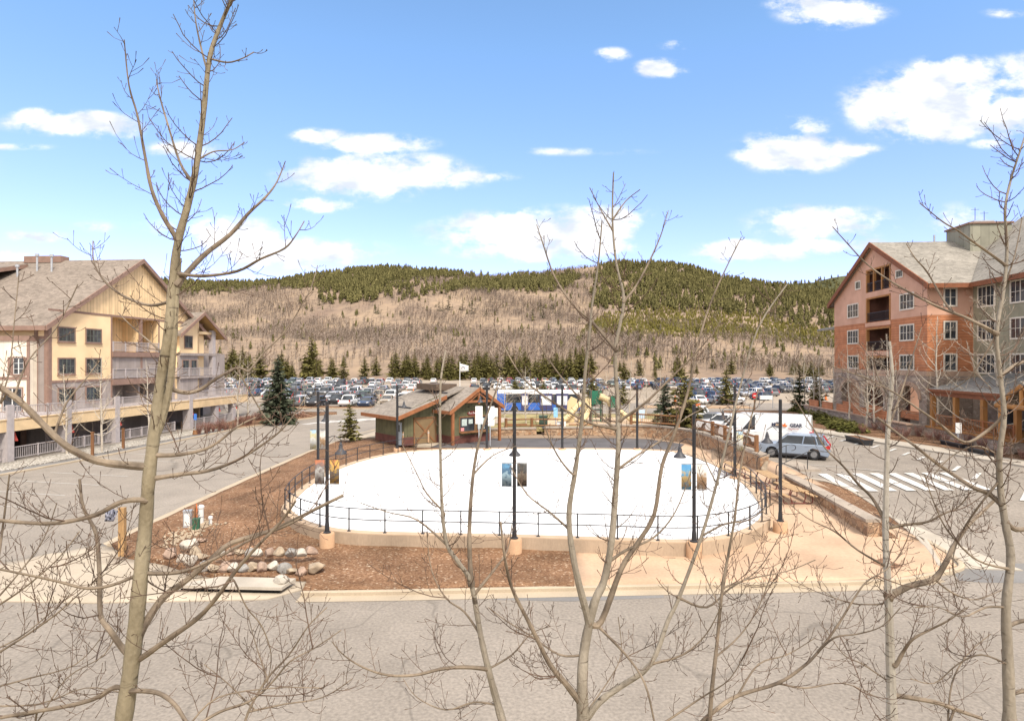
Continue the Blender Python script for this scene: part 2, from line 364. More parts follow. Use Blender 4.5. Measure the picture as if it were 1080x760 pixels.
a1 = N(nt, 'ShaderNodeMath', operation='MULTIPLY_ADD'); a1.inputs[1].default_value = 3.4; nt.links.new(nz.outputs['Fac'], a1.inputs[0]); a1.inputs[2].default_value = -1.75
ac2 = N(nt, 'ShaderNodeMath', operation='MULTIPLY', use_clamp=True); ac2.inputs[1].default_value = 3.0; nt.links.new(acc, ac2.inputs[0])
a3 = N(nt, 'ShaderNodeMath', operation='MULTIPLY'); nt.links.new(a1.outputs[0], a3.inputs[0]); nt.links.new(ac2.outputs[0], a3.inputs[1])
a2 = N(nt, 'ShaderNodeMath', operation='ADD'); nt.links.new(a3.outputs[0], a2.inputs[0]); nt.links.new(acc, a2.inputs[1])
cm = N(nt, 'ShaderNodeMapRange', interpolation_type='SMOOTHSTEP'); cm.inputs[1].default_value = .02; cm.inputs[2].default_value = .74; nt.links.new(a2.outputs[0], cm.inputs[0])
gate = N(nt, 'ShaderNodeMath', operation='GREATER_THAN'); gate.inputs[1].default_value = .06; nt.links.new(sp.outputs['Y'], gate.inputs[0])
gm = N(nt, 'ShaderNodeMath', operation='MULTIPLY'); nt.links.new(cm.outputs[0], gm.inputs[0]); nt.links.new(gate.outputs[0], gm.inputs[1])
ga = N(nt, 'ShaderNodeMath', operation='MULTIPLY'); ga.inputs[1].default_value = .95; nt.links.new(gm.outputs[0], ga.inputs[0])
tm = N(nt, 'ShaderNodeMapRange'); tm.inputs[1].default_value = .08; tm.inputs[2].default_value = .45; nt.links.new(sp.outputs['Z'], tm.inputs[0])
tv = N(nt, 'ShaderNodeMix', data_type='RGBA'); tv.inputs[6].default_value = (*TINT_LOW, 1); tv.inputs[7].default_value = (*TINT_HIGH, 1); nt.links.new(tm.outputs[0], tv.inputs[0])
hs = N(nt, 'ShaderNodeVectorMath', operation='MULTIPLY'); nt.links.new(tv.outputs[2], hs.inputs[1]); nt.links.new(sky.outputs[0], hs.inputs[0])
cn = N(nt, 'ShaderNodeTexNoise'); cn.inputs['Scale'].default_value = 14; cn.inputs['Detail'].default_value = 6; cm2 = N(nt, 'ShaderNodeMapping'); cm2.inputs['Location'].default_value = (.03,.05,0); cm2.inputs['Scale'].default_value = (1,2.2,1); nt.links.new(uv.outputs[0], cm2.inputs[0]); nt.links.new(cm2.outputs[0], cn.inputs['Vector'])
cmr = N(nt, 'ShaderNodeMapRange'); cmr.inputs[1].default_value = .35; cmr.inputs[2].default_value = .6; nt.links.new(cn.outputs['Fac'], cmr.inputs[0])
ccol = N(nt, 'ShaderNodeMix', data_type='RGBA'); ccol.inputs[6].default_value = (2.45,2.6,2.85,1); ccol.inputs[7].default_value = (*CLOUDC, 1); nt.links.new(cmr.outputs[0], ccol.inputs[0])
mixc = N(nt, 'ShaderNodeMix', data_type='RGBA'); nt.links.new(ccol.outputs[2], mixc.inputs[7])
nt.links.new(ga.outputs[0], mixc.inputs[0]); nt.links.new(hs.outputs[0], mixc.inputs[6])
# unseen white cloud veil overhead and behind, added to raise and whiten ambient light
vz = N(nt, 'ShaderNodeMapRange', interpolation_type='SMOOTHSTEP'); vz.inputs[1].default_value = .58; vz.inputs[2].default_value = .74; nt.links.new(sp.outputs['Z'], vz.inputs[0])
vy = N(nt, 'ShaderNodeMapRange', interpolation_type='SMOOTHSTEP'); vy.inputs[1].default_value = .35; vy.inputs[2].default_value = .0; nt.links.new(sp.outputs['Y'], vy.inputs[0])
vm = N(nt, 'ShaderNodeMath', operation='MAXIMUM'); nt.links.new(vz.outputs[0], vm.inputs[0]); nt.links.new(vy.outputs[0], vm.inputs[1])
vn = N(nt, 'ShaderNodeTexNoise'); vn.inputs['Scale'].default_value = 2.5; vn.inputs['Detail'].default_value = 6; nt.links.new(tc.outputs['Generated'], vn.inputs['Vector'])
vr = N(nt, 'ShaderNodeMapRange'); vr.inputs[1].default_value = .3; vr.inputs[2].default_value = .6; vr.inputs[3].default_value = .6; vr.inputs[4].default_value = 1; nt.links.new(vn.outputs['Fac'], vr.inputs[0])
vf = N(nt, 'ShaderNodeMath', operation='MULTIPLY'); nt.links.new(vm.outputs[0], vf.inputs[0]); nt.links.new(vr.outputs[0], vf.inputs[1])
veil = N(nt, 'ShaderNodeMix', data_type='RGBA'); veil.inputs[7].default_value = (*VEILC, 1)
nt.links.new(vf.outputs[0], veil.inputs[0]); nt.links.new(mixc.outputs[2], veil.inputs[6]); nt.links.new(veil.outputs[2], bg.inputs['Color'])

# ------------------------------------------------------------------ terrain
SKX = np.array([-900,-200,0,100,180,230,290,315,345,375,410,440,470,500,530,560,600,630,665,700,725,745,765,790,815,840,870,900,1000,1200,1900.])
SKY_ = np.array([330,312,303,300,299,300,298,294,289,286.5,285,285.5,288,291,290,289,284,281,278,280,283,289,294,298,302,305,309,312,318,325,335.])
rs = np.random.RandomState(3)
WV = [(rs.uniform(-1,1)*.02*k, rs.uniform(-1,1)*.014*k, rs.uniform(0,6.28), 1/k) for k in (1,1.4,2,2.7,3.6,5) for _ in range(3)]
Y0, Y1 = 232.0, 1000.0
def hill(x, y):
    x = np.asarray(x, float); y = np.asarray(y, float)
    yy = np.maximum(y, 1.0)
    px = 540 + F*x/yy
    s = 380 - np.interp(px, SKX, SKY_)
    zr = CAMZ + s/F*Y1
    t = (y - Y0)/(Y1 - Y0)
    tc_ = np.clip(t, 0, 1)
    z = (zr-.8)*(.25*tc_ + .75*tc_**1.55)
    k = np.clip((t-1)/.8, 0, 1); z = z*(1-.7*k*k*(3-2*k))
    wv = sum(a*np.sin(x*fx + y*fy + ph) for fx, fy, ph, a in WV)
    z = z + wv*2.2*np.clip(t*3, 0, 1)*np.clip((1.02-t)*4, .25, 1)
    return z*(y > Y0)
def proj(x, y, z): return 540 + F*x/y, 380 - F*(z-CAMZ)/y
def ground_sheet():
    th = np.concatenate([np.linspace(-180,-75,22)[:-1], np.linspace(-75,75,420), np.linspace(75,180,22)[1:-1]])
    rr = np.concatenate([[2.0,8,16,24,32,40,52,64,80,100,120,145,170,195,215,225], np.linspace(232,1000,120)[0:], np.geomspace(1030,9000,24)])
    vs, fs = [], []
    nt_, nr = len(th), len(rr)
    for r in rr:
        ex = np.sin(np.radians(th)); ey = np.cos(np.radians(th))
        q = np.where(np.abs(th) <= 66, 1/np.maximum(ey, .4), 1/.4)       # rings of equal depth ahead, round behind
        x = ex*r*q; y = ey*r*q
        h = hill(x, y)
        for a, b, c in zip(x, y, h):
            base = (g(a, b) if r < 232 else .8) - (.35 if r < 236 else .05)
            if b < 0: base = -.35
            vs.append((a, b, base + c))
    for i in range(nr-1):
        for j in range(nt_):
            k = (j+1) % nt_
            fs.append((i*nt_+j, i*nt_+k, (i+1)*nt_+k, (i+1)*nt_+j))
    fs.append(tuple(range(nt_-1, -1, -1)))
    mb = MB(); mb.v = vs; mb.f = fs; mb.m = [0]*len(fs)
    o = mb.build('ground', hill_mat(), smooth=True); tag(o, kind='structure'); return o
def hill_mat():
    m, nt, p = newmat('dry_hillside')
    tc = N(nt, 'ShaderNodeTexCoord')
    mp = N(nt, 'ShaderNodeMapping'); mp.inputs['Scale'].default_value = (1,.55,1.6); nt.links.new(tc.outputs['Object'], mp.inputs[0])
    def noise(sc_, det=6, rough=.6):
        n = N(nt, 'ShaderNodeTexNoise'); n.inputs['Scale'].default_value = sc_; n.inputs['Detail'].default_value = det; n.inputs['Roughness'].default_value = rough
        nt.links.new(mp.outputs[0], n.inputs['Vector']); return n.outputs['Fac']
    def ramp(src, stops):
        r = N(nt, 'ShaderNodeValToRGB'); el = r.color_ramp.elements
        while len(el) < len(stops): el.new(.5)
        for e, (a, c) in zip(el, stops): e.position = a; e.color = (*c, 1)
        nt.links.new(src, r.inputs[0]); return r.outputs[0]
    big = ramp(noise(.012), [(.3,(.185,.135,.105)),(.45,(.235,.175,.128)),(.56,(.29,.215,.15)),(.72,(.205,.158,.128))])
    f1 = ramp(noise(.09, 8, .7), [(.3,(.62,.62,.65)),(.5,(1,1,1)),(.7,(1.15,1.12,1.06))])
    mx = N(nt, 'ShaderNodeMix', data_type='RGBA', blend_type='MULTIPLY'); mx.inputs[0].default_value = 1
    nt.links.new(big, mx.inputs[6]); nt.links.new(f1, mx.inputs[7])
    nt.links.new(mx.outputs[2], p.inputs['Base Color']); p.inputs['Roughness'].default_value = 1; p.inputs['Specular IOR Level'].default_value = 0
    return m
ground_sheet()
# a farther ridge behind, to the right
def far_ridge():
    fx = np.array([500,700,780,835,860,878,900,940,1000,1080,1300,1800.]); fy = np.array([330,312,303,299,297,292,289,283,285,290,296,320.])
    vs, fs = [], []; U = np.linspace(500,1800,160); T = np.linspace(0,1.8,26)
    for t in T:
        y = 1500 + 700*t
        zr = CAMZ + (380-np.interp(U, fx, fy))/F*2200
        z = zr*(t**1.1 if t <= 1 else 1-(t-1)*.5)
        x = (U-540)/F*y
        for a, c in zip(x, z): vs.append((a, y, c + 4*math.sin(a*.013+y*.01)*min(1,t*2)*(t<1)))
    n = len(U)
    for i in range(len(T)-1):
        for j in range(n-1): fs.append((i*n+j, i*n+j+1, (i+1)*n+j+1, (i+1)*n+j))
    mb = MB(); mb.v = vs; mb.f = fs; mb.m = [0]*len(fs)
    o = mb.build('hill', mat('wooded_far_ridge', (.075,.075,.04), 1, .5, .012, fine=.4, fscale=.12, spec=0), smooth=True); tag(o, kind='structure')
    return U, T, np.array(vs).reshape(len(T), n, 3)
FR = far_ridge()

# ------------------------------------------------------------------ woods on the hill
def inpoly(px, py, poly):
    px = np.asarray(px); py = np.asarray(py); ins = np.zeros(px.shape, bool); n = len(poly)
    for i in range(n):
        x1, y1 = poly[i]; x2, y2 = poly[(i+1) % n]
        c = ((y1 > py) != (y2 > py)) & (px < (x2-x1)*(py-y1)/((y2-y1) if y2 != y1 else 1e-9) + x1)
        ins ^= c
    return ins
def scatter_mass(name, P, tmpls, H, mats, kindlab, rng, wid=1.0):
    """one object out of many small plants: template (verts, faces, mats) set down at P with height H"""
    V, Fc, Mi = [], [], []; off = 0
    which = rng.randint(0, len(tmpls), len(P)); ang = rng.uniform(0, 6.28, len(P))
    for k, (tv, tf, tm) in enumerate(tmpls):
        idx = np.where(which == k)[0]
        if not len(idx): continue
        tv = np.array(tv); tf = np.array(tf)
        c, s = np.cos(ang[idx]), np.sin(ang[idx])
        h = H[idx]
        x = (tv[None,:,0]*c[:,None] - tv[None,:,1]*s[:,None])*h[:,None]*wid + P[idx,0][:,None]
        y = (tv[None,:,0]*s[:,None] + tv[None,:,1]*c[:,None])*h[:,None]*wid + P[idx,1][:,None]
        z = tv[None,:,2]*h[:,None] + P[idx,2][:,None]
        V.append(np.stack([x,y,z], -1).reshape(-1,3))
        o = (np.arange(len(idx))*len(tv))[:,None,None] + off
        Fc.append((tf[None]+o).reshape(-1,3)); Mi.append(np.tile(np.array(tm), len(idx)))
        off += len(idx)*len(tv)
    V = np.concatenate(V); Fc = np.concatenate(Fc); Mi = np.concatenate(Mi)
    me = bpy.data.meshes.new(name)
    me.vertices.add(len(V)); me.vertices.foreach_set('co', V.ravel())
    me.loops.add(len(Fc)*3); me.loops.foreach_set('vertex_index', Fc.ravel().astype(np.int32))
    me.polygons.add(len(Fc)); me.polygons.foreach_set('loop_start', np.arange(0, len(Fc)*3, 3, dtype=np.int32))
    me.polygons.foreach_set('loop_total', np.full(len(Fc), 3, dtype=np.int32))
    for mm in mats: me.materials.append(mm)
    me.polygons.foreach_set('material_index', Mi.astype(np.int32))
    me.update(); me.validate()
    o = bpy.data.objects.new(name, me); COL.objects.link(o); tag(o, kindlab, None, None, 'stuff'); return o
def conifer_tmpl(seed, tiers=5, n=6, r0=.23, bare=.12):
    q = random.Random(seed); v, f, m = [], [], []
    def tri(a, b, c, mm): k = len(v); v.extend([a,b,c]); f.append((k,k+1,k+2)); m.append(mm)
    tri((-.02,0,0),(.02,0,0),(0,0,.9),2); tri((0,-.02,0),(0,.02,0),(0,0,.9),2)
    for i in range(tiers):
        z = bare + (1-bare)*i/tiers; zt = min(1.0, z + (1-bare)/tiers*2.0); r = r0*(1-(i/tiers)**1.3)*q.uniform(.8,1.15)+.02
        a0 = q.uniform(0,6.28)
        for j in range(n):
            a = a0 + 6.283*j/n + q.uniform(-.25,.25); da = 3.14/n*q.uniform(.7,1.15); rr = r*q.uniform(.65,1.2); zz = z+q.uniform(-.05,.04)
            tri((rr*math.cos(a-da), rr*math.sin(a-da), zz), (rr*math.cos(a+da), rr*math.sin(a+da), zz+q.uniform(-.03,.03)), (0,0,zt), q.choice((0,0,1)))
    return v, f, m
def aspen_tmpl(seed, n=11):
    q = random.Random(seed); v, f, m = [], [], []
    def tri(a, b, c, mm): k = len(v); v.extend([a,b,c]); f.append((k,k+1,k+2)); m.append(mm)
    w_ = .018
    tri((-w_,0,0),(w_,0,0),(0,0,1),0); tri((0,-w_,0),(0,w_,0),(0,0,1),0)
    for i in range(n):
        z = q.uniform(.2,.8); a = q.uniform(0,6.28); l = q.uniform(.12,.26); u = q.uniform(.12,.28); c, s = math.cos(a), math.sin(a); t = .014
        tri((-s*t, c*t, z), (s*t, -c*t, z+.02), (c*l, s*l, z+u), 1)
    return v, f, m
MF = [mat('pine_needles', (.072,.068,.027), 1, .35, .05, spec=0, tint=(.105,.095,.039)), mat('pine_needles_pale', (.13,.115,.047), 1, .3, .05, spec=0), mat('pine_trunks', (.10,.075,.055), 1, .2, 1, spec=0)]  # second needle tone is simply paler, spread over the facets at random
MA = [mat('bare_aspen_stems', (.27,.225,.19), 1, .25, .03, spec=0), mat('bare_aspen_twigs', (.20,.157,.128), 1, .3, .02, spec=0, tint=(.255,.20,.155))]
MY = [mat('young_pine_needles', (.12,.105,.03), 1, .3, .05, spec=0), mat('young_pine_tips', (.165,.14,.045), 1, .3, .05, spec=0), MF[2]]
rng = np.random.RandomState(11)
FOREST = [
 ([(150,305),(150,300),(230,297),(310,290),(322,298),(270,304),(200,308)], 1.0),
 ([(283,303),(310,291),(363,287),(391,279),(426,278),(454,281),(512,284),(512,288),(486,292),(437,296),(430,308),(377,318),(352,320),(331,317),(349,306)], .8),
 ([(437,311),(486,299),(549,293),(610,293),(610,300),(568,307),(553,306),(486,306),(426,318)], .9),
 ([(631,290),(640,276),(665,270),(700,272),(737,277),(775,286),(814,296),(850,300),(900,306),(960,312),(960,352),(892,348),(850,341),(807,331),(751,327),(691,326),(656,329),(628,326)], .62),
 ([(740,318),(960,322),(960,352),(892,348),(850,341),(807,331),(751,327)], .5),
 ([(558,330),(572,312),(600,308),(600,330)], .10), ([(370,330),(520,322),(640,330),(640,350),(420,345)], .008), ([(480,283),(560,281),(620,278),(640,286),(640,300),(600,288),(480,290)], .12),
 ([(440,322),(500,312),(520,330),(450,335)], .03), ([(600,345),(900,345),(900,392),(600,392)], .075), ([(200,325),(600,325),(600,388),(200,388)], .022),
]
n = 130000
yy = np.sqrt(rng.uniform(260**2, 1030**2, n)); uu = rng.uniform(-.75,.75, n); xx = uu*yy
zz = hill(xx, yy) + .75
px, py = proj(xx, yy, zz)
cl = sum(np.sin(xx*a + yy*b + c) for a, b, c in ((.05,.03,1),(-.04,.06,2),(.09,-.02,.5),(.02,.11,4)))/4
dens = np.zeros(n)
for poly, d in FOREST: dens = np.maximum(dens, d*inpoly(px + rng.normal(0,7,n), py + rng.normal(0,2.2,n), poly))
keepC = rng.uniform(0,1,n) < dens*np.where(dens > .6, np.clip(.68 + .95*cl, .05, 1), 1)*.36
P = np.stack([xx,yy,zz], -1)[keepC]
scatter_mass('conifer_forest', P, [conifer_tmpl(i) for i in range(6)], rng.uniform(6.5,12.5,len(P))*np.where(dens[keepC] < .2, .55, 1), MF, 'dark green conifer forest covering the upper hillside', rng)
ASP = ~keepC & (dens < .6)
hol = np.sin(xx*.018+1.3)*np.sin(yy*.021+.4) + .6*np.sin(xx*.05+yy*.03) + .4*np.sin(yy*.06-xx*.02)
yel = inpoly(px, py, [(610,352),(640,330),(700,322),(810,332),(890,348),(890,368),(780,356),(700,356)])
ka = ASP & (rng.uniform(0,1,n) < np.clip(.42 + .5*hol, .08, 1)*.85) & ~(yel & (rng.uniform(0,1,n) < .85))
P2 = np.stack([xx,yy,zz], -1)[ka]
scatter_mass('aspen_grove', P2, [aspen_tmpl(i) for i in range(6)], rng.uniform(4.0,7.5,len(P2)), MA, 'grey bare aspen groves over the tan hillside', rng, 1.35)
ky = yel & (rng.uniform(0,1,n) < .40)
P3 = np.stack([xx,yy,zz], -1)[ky]
scatter_mass('young_pines', P3, [conifer_tmpl(20+i, 3, 5, .33, .02) for i in range(4)], rng.uniform(1.6,4.2,len(P3)), MY, 'yellow green young pines on the cleared slope', rng)
U, T, G = FR
n2 = 9000
ii = rng.uniform(0, 14.3, n2); jj = rng.uniform(0, len(U)-1.01, n2)
i0, j0 = ii.astype(int), jj.astype(int); fi, fj = (ii-i0)[:,None], (jj-j0)[:,None]
P4 = (G[i0,j0]*(1-fi)+G[i0+1,j0]*fi)*(1-fj) + (G[i0,j0+1]*(1-fi)+G[i0+1,j0+1]*fi)*fj
scatter_mass('far_forest', P4, [conifer_tmpl(40+i, 4, 5) for i in range(4)], rng.uniform(12,20,n2), MF, 'dark conifer forest on the farthest ridge', rng)

# ------------------------------------------------------------------ single conifers
def conifer_mesh(h, r, seed, whorls=18, per=9, spray=7, bare=.08, droop=.25, name='conifer'):
    """trunk and crown meshes: whorls of boughs, every bough a spray of small flat twigs"""
    q = random.Random(seed); tr = MB(); c = MB()
    tr.tube([(0,0,-.2),(0,0,h*.5),(0,0,h*.98)], [h*.017, h*.011, .01], 6)
    for i in range(whorls):
        t = i/(whorls-1); z = h*(bare + (1-bare)*t**.92*.985); R_ = r*(1-t)**.85*q.uniform(.85,1.12) + .05*h*.12
        for j in range(per if t < .8 else max(4, per-3)):
            a = 6.283*j/per + q.uniform(-.35,.35) + i*.7; L = R_*q.uniform(.62,1.12); ca, sa = math.cos(a), math.sin(a)
            zb = z; z = zb + q.uniform(-.55,.55)*h*(1-bare)/whorls
            up = q.uniform(-.1,.25)*(t) - droop*(1-t)
            for k in range(spray):
                f = (k+.6)/spray; d = L*f; zz_ = z + up*d + .12*d*f
                wdt = L*.44*(1.1-f*.7)*q.uniform(.7,1.3); le = L*.30*q.uniform(.7,1.3)
                th = a + q.uniform(-.75,.75); ct, st = math.cos(th), math.sin(th); x, y = ca*d, sa*d; dz = q.uniform(-.75,.15)*le
                rl = q.uniform(-1.15,1.15); cr_, sr_ = math.cos(rl)*wdt*.5, math.sin(rl)*wdt*.5
                p0 = (x - ct*le*.4, y - st*le*.4, zz_+q.uniform(0,.25)*le); p1 = (x - st*cr_, y + ct*cr_, zz_+sr_)
                p2 = (x + ct*le, y + st*le, zz_+dz); p3 = (x + st*cr_, y - ct*cr_, zz_-sr_)
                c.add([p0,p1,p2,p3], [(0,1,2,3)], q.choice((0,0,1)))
            z = zb
    return tr, c
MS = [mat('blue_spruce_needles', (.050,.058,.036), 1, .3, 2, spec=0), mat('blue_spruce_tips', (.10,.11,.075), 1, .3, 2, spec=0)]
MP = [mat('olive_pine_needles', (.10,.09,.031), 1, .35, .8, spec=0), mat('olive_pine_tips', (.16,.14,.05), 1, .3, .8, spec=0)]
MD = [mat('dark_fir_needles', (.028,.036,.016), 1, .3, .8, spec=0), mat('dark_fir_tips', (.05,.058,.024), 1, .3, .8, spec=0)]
MT = mat('conifer_trunk', (.14,.10,.07), .95, .25, 4)
def tree_proto(name, label, h, r, seed, leafm, group=None, **k):
    t = thing(name, label, 'tree', group=group); tr, c = conifer_mesh(h, r, seed, **k)
    tr.build('trunk', MT, t); c.build('crown', leafm, t); return t
def conifer_one(h, r, seed, leafm, **k):           # far trees too small to show parts: one mesh
    tr, c = conifer_mesh(h, r, seed, **k); c.v = c.v; mb = MB(); mb.add(c.v, c.f); mb.m = c.m[:]; mb.add(tr.v, tr.f, 2)
    return mb.mesh('pine_tree', [*leafm, MT])
# belt of pines along the far edge of the car park
var = [conifer_one(1, rr, 100+i, MP, whorls=17, per=9, spray=5, bare=.08, droop=.0) for i, rr in enumerate((.22,.27,.20,.30,.24,.25))]
spots = []
q = random.Random(5)
def belt(px0, px1, n, y0, y1, h0, h1):
    for _ in range(n):
        x = q.uniform(px0, px1); Y = q.uniform(y0, y1); spots.append(((x-540)/F*Y, Y, q.uniform(h0, h1)))
belt(500, 618, 46, 222, 250, 9, 14.5); belt(400, 505, 24, 222, 250, 7.5, 13); belt(318, 400, 10, 225, 255, 8, 13)
belt(300, 322, 5, 222, 240, 7, 10); belt(225, 300, 12, 205, 250, 9, 15); belt(735, 880, 13, 225, 290, 5, 10); belt(620, 735, 12, 225, 270, 5, 12); belt(180,225,5,215,240,8,12)
for k, (x, y, h) in enumerate(spots):
    o = bpy.data.objects.new('pine_tree', q.choice(var)); COL.objects.link(o); o.location = (x, y, .6+float(hill(x,y))); h *= .88; o.scale = (h*q.uniform(.95,1.4),)*2+(h,); o.rotation_euler.z = q.uniform(0,6)
    tag(o, 'olive pine in the belt of trees behind the far car park', 'tree', 'pines behind the far car park')
o = bpy.data.objects.new('pine_tree', var[3]); COL.objects.link(o); o.location = ((329-540)/F*238, 238, .8+float(hill(-77,238))); o.scale = (17,17,18); tag(o, 'tallest bushy pine of the belt left of the flag behind the car park', 'tree')
lone = [(323,325,9),(329,328,7),(337,322,11),(396,330,9),(399,331,8),(463,328,11),(467,328,10),(473,327,13),(488,327,13),(498,331,15),(513,333,9),(524,332,9),(434,355,12),(439,353,9),(449,360,10),(455,357,8),(480,348,6),(562,338,14),(570,327,12),(573,336,12),(583,330,10),(590,333,9),(735,352,9),(700,357,9)]
def hit(px_, py_):
    ys = np.linspace(240, 1000, 3000); xs = (px_-540)/F*ys; zs = hill(xs, ys)+.75
    _, pp = proj(xs, ys, zs); k = np.argmax(pp <= py_) if (pp <= py_).any() else len(ys)-1
    return xs[k], ys[k], zs[k]
vd = [conifer_one(1, rr, 140+i, MD, whorls=9, per=6, spray=3, bare=.03, droop=.1) for i, rr in enumerate((.24,.28,.21))]
for k, (a, b, hp) in enumerate(lone):
    x, y, z = hit(a, b)
    o = bpy.data.objects.new('fir_tree', vd[k % 3]); COL.objects.link(o); o.location = (x, y, z-.2); hh = hp*y/F*1.3; o.scale = (hh,hh,hh); o.rotation_euler.z = k
    tag(o, 'lone dark fir standing among bare aspens on the tan slope', 'tree', 'lone firs on the tan slope')

# ------------------------------------------------------------------ roads, beds, plaza
def drape(name, poly, off, m, step=2.5, skirt=0.0, kind='structure', h=g):
    bm = bmesh.new()
    vs = [bm.verts.new((x, y, 0)) for x, y in poly]
    f = bm.faces.new(vs); bmesh.ops.triangulate(bm, faces=[f])
    xs = [p[0] for p in poly]; ys = [p[1] for p in poly]
    for ax, lo, hi in ((0, min(xs), max(xs)), (1, min(ys), max(ys))):
        k = math.ceil(lo/step)*step
        while k < hi:
            co_ = (k,0,0) if ax == 0 else (0,k,0); no = (1,0,0) if ax == 0 else (0,1,0)
            bmesh.ops.bisect_plane(bm, geom=bm.verts[:]+bm.edges[:]+bm.faces[:], plane_co=co_, plane_no=no); k += step
    for v in bm.verts: v.co.z = h(v.co.x, v.co.y) + off
    bmesh.ops.recalc_face_normals(bm, faces=bm.faces)
    if sum(f.normal.z for f in bm.faces) < 0: bmesh.ops.reverse_faces(bm, faces=bm.faces)
    if skirt:
        be = [e for e in bm.edges if e.is_boundary]
        r = bmesh.ops.extrude_edge_only(bm, edges=be)
        for v in [e for e in r['geom'] if isinstance(e, bmesh.types.BMVert)]: v.co.z -= skirt
    me = bpy.data.meshes.new(name); bm.to_mesh(me); bm.free(); me.materials.append(m)
    for p_ in me.polygons: p_.use_smooth = abs(p_.normal.z) > .6
    o = bpy.data.objects.new(name, me); COL.objects.link(o); return tag(o, kind=kind)
def PX(l, z=0.0): return [W(a, b, z) for a, b in l]
drape('near_street', [(-90,9.6),(90,9.6),(90,23),(-90,23)], .0, M['asphalt'])
drape('left_street', [(-60,23),(-12,23),(-12,104),(-60,104)], .0, M['asphalt_left'], 3)
drape('right_street', [(17.05,23),(70,23),(70,104),(17.05,104)], .0, M['asphalt'], 3)
drape('cross_street', [(-12,78),(17.05,78),(17.05,104),(-12,104)], .0, M['asphalt_left'], 3)
drape('parking_lot', [(-130,104),(130,104),(130,226),(-130,226)], .0, M['asphalt_lot'], 6)
drape('verge', [(-60,-6),(60,-6),(60,9.2),(-60,9.2)], .12, M['grassdry'], 4, .3)
def ribbon(name, pts, wd, off, m, hh=.14, h=g, gut=0):
    """kerb: a low bar with a rounded top following a line of ground points"""
    mb = MB(); P = [Vector((x,y,0)) for x,y in pts]; prof = [(-wd/2,-.1),(-wd/2,hh*.85),(-wd/2+.04,hh),(wd/2-.04,hh),(wd/2,hh*.85),(wd/2,-.1)]
    k = len(prof); vs = []
    for i, p in enumerate(P):
        t = (P[min(i+1,len(P)-1)]-P[max(i-1,0)]).normalized(); n = Vector((t.y,-t.x,0))
        for a, b in prof: q_ = p+n*a; vs.append((q_.x, q_.y, h(p.x,p.y)+off+b))
    mb.add(vs, [(i*k+j,i*k+j+1,(i+1)*k+j+1,(i+1)*k+j) for i in range(len(P)-1) for j in range(k-1)] + [tuple(range(k)), tuple(range((len(P)-1)*k, len(P)*k))])
    return tag(mb.build(name, m), kind='structure')
def dense(pts, step=1.0):
    o = []
    for a, b in zip(pts, pts[1:]):
        n_ = max(1, int(math.hypot(b[0]-a[0], b[1]-a[1])/step))
        o += [(a[0]+(b[0]-a[0])*i/n_, a[1]+(b[1]-a[1])*i/n_) for i in range(n_)]
    return o + [pts[-1]]
def smooth2(pts, sub=5): return [tuple(p) for p in cr(pts, sub)]
kerb_front = PX([(318,627.5),(420,626),(560,623),(760,619),(880,616.5),(950,613),(985,607)])
corner = kerb_front[-1:] + [(17.2,23.6),(17.75,24.9),(17.9,26.6)]
plan_edge = [(17.9,26.6),(17.9,28.5),(17.85,30.6),(17.6,32.2),(17.3,33.6),(17.1,34.8)]
ribbon('kerb', smooth2(dense(kerb_front, 3)+corner[1:], 4), .2, 0, M['curb'])
kf = smooth2(dense(kerb_front, 3), 2)
drape('gutter', [(x, y-.10) for x,y in kf] + [(x, y-.62) for x,y in reversed(kf)], .012, M['curb'], 3)
lk = [(-17.3,26.5),(-17.45,30),(-17.6,40),(-17.5,52),(-17.0,62),(-16.2,68),(-14.5,72)]
ribbon('kerb', smooth2(lk, 8), .2, 0, M['curb'])
drape('gutter', [(x-.1,y) for x,y in smooth2(lk,6)]+[(x-.55,y) for x,y in reversed(smooth2(lk,6))], .012, M['curb'], 3)
mul = [(-17.2,26.5),(-17.35,30),(-17.5,40),(-17.4,52),(-17.0,60),(-14.5,60.5),(-10.8,56.4),(-10,53),(4,52),(2.7,27),(2.6,25.8),(2.16,21.47)]+[(x,y+.1) for x,y in reversed(kerb_front[:3])]+[(-7.4,22.3),(-11.1,22.7),(-12.2,23.2),(-13.6,24.1),(-15.6,24.9)]
def gm(x, y): return g(x,y) + .03 + .04*math.exp(-((y-25.5)/2.2)**2)*sm(-12,-6,x)*(1-sm(2,4,x)) + .045*math.sin(x*1.1+y*.7)*math.sin(y*.9-x*.4)
drape('mulch_bed', mul, .11, M['mulch'], 1.0, .3, h=gm)
drape('path', [(-16.9,60.6),(-14.4,61.1),(-10.8,57.0),(-8.5,54.6),(-6,54),(-6,78),(-14.4,72)], .13, M['concrete'], 2, .25)
apron = [(-25,21.3),(-20.5,20.6),(-14,20.3),(-8.2,20.6),(-7.3,21.5),(-7.4,22.25),(-11.1,22.6),(-12.2,23.1),(-13.6,24.0),(-15.6,24.8),(-17.1,26.3),(-17.9,26.9),(-19,25.6),(-21,23.8)]
drape('pavement', apron, .03, M['concrete'], 1.5, .1)
drape('pavement', [(-60,21.5),(-40,21.4),(-25,21.3),(-21,23.8),(-27,23.6),(-60,23.9)], .02, M['concrete_pale'], 3, .1)
plz = [(2.6,25.8),(2.16,21.47)]+[(x,y+.1) for x,y in kerb_front[3:]]+[(17.1,23.7),(17.6,25.0),(17.75,26.4),(16.95,26.6),(16.45,26.6),(16.45,52),(15.8,56),(13,59.0),(9,60),(9,51),(4,50),(2.7,27)]
drape('plaza', plz, .125, M['plaza'], 1.5, .3)
drape('plaza_drain', PX([(918,592),(930,588),(953,596),(940,600)], .15), .132, mat('rust_brown_grate', (.19,.10,.055), .8, .3, 6), 2)
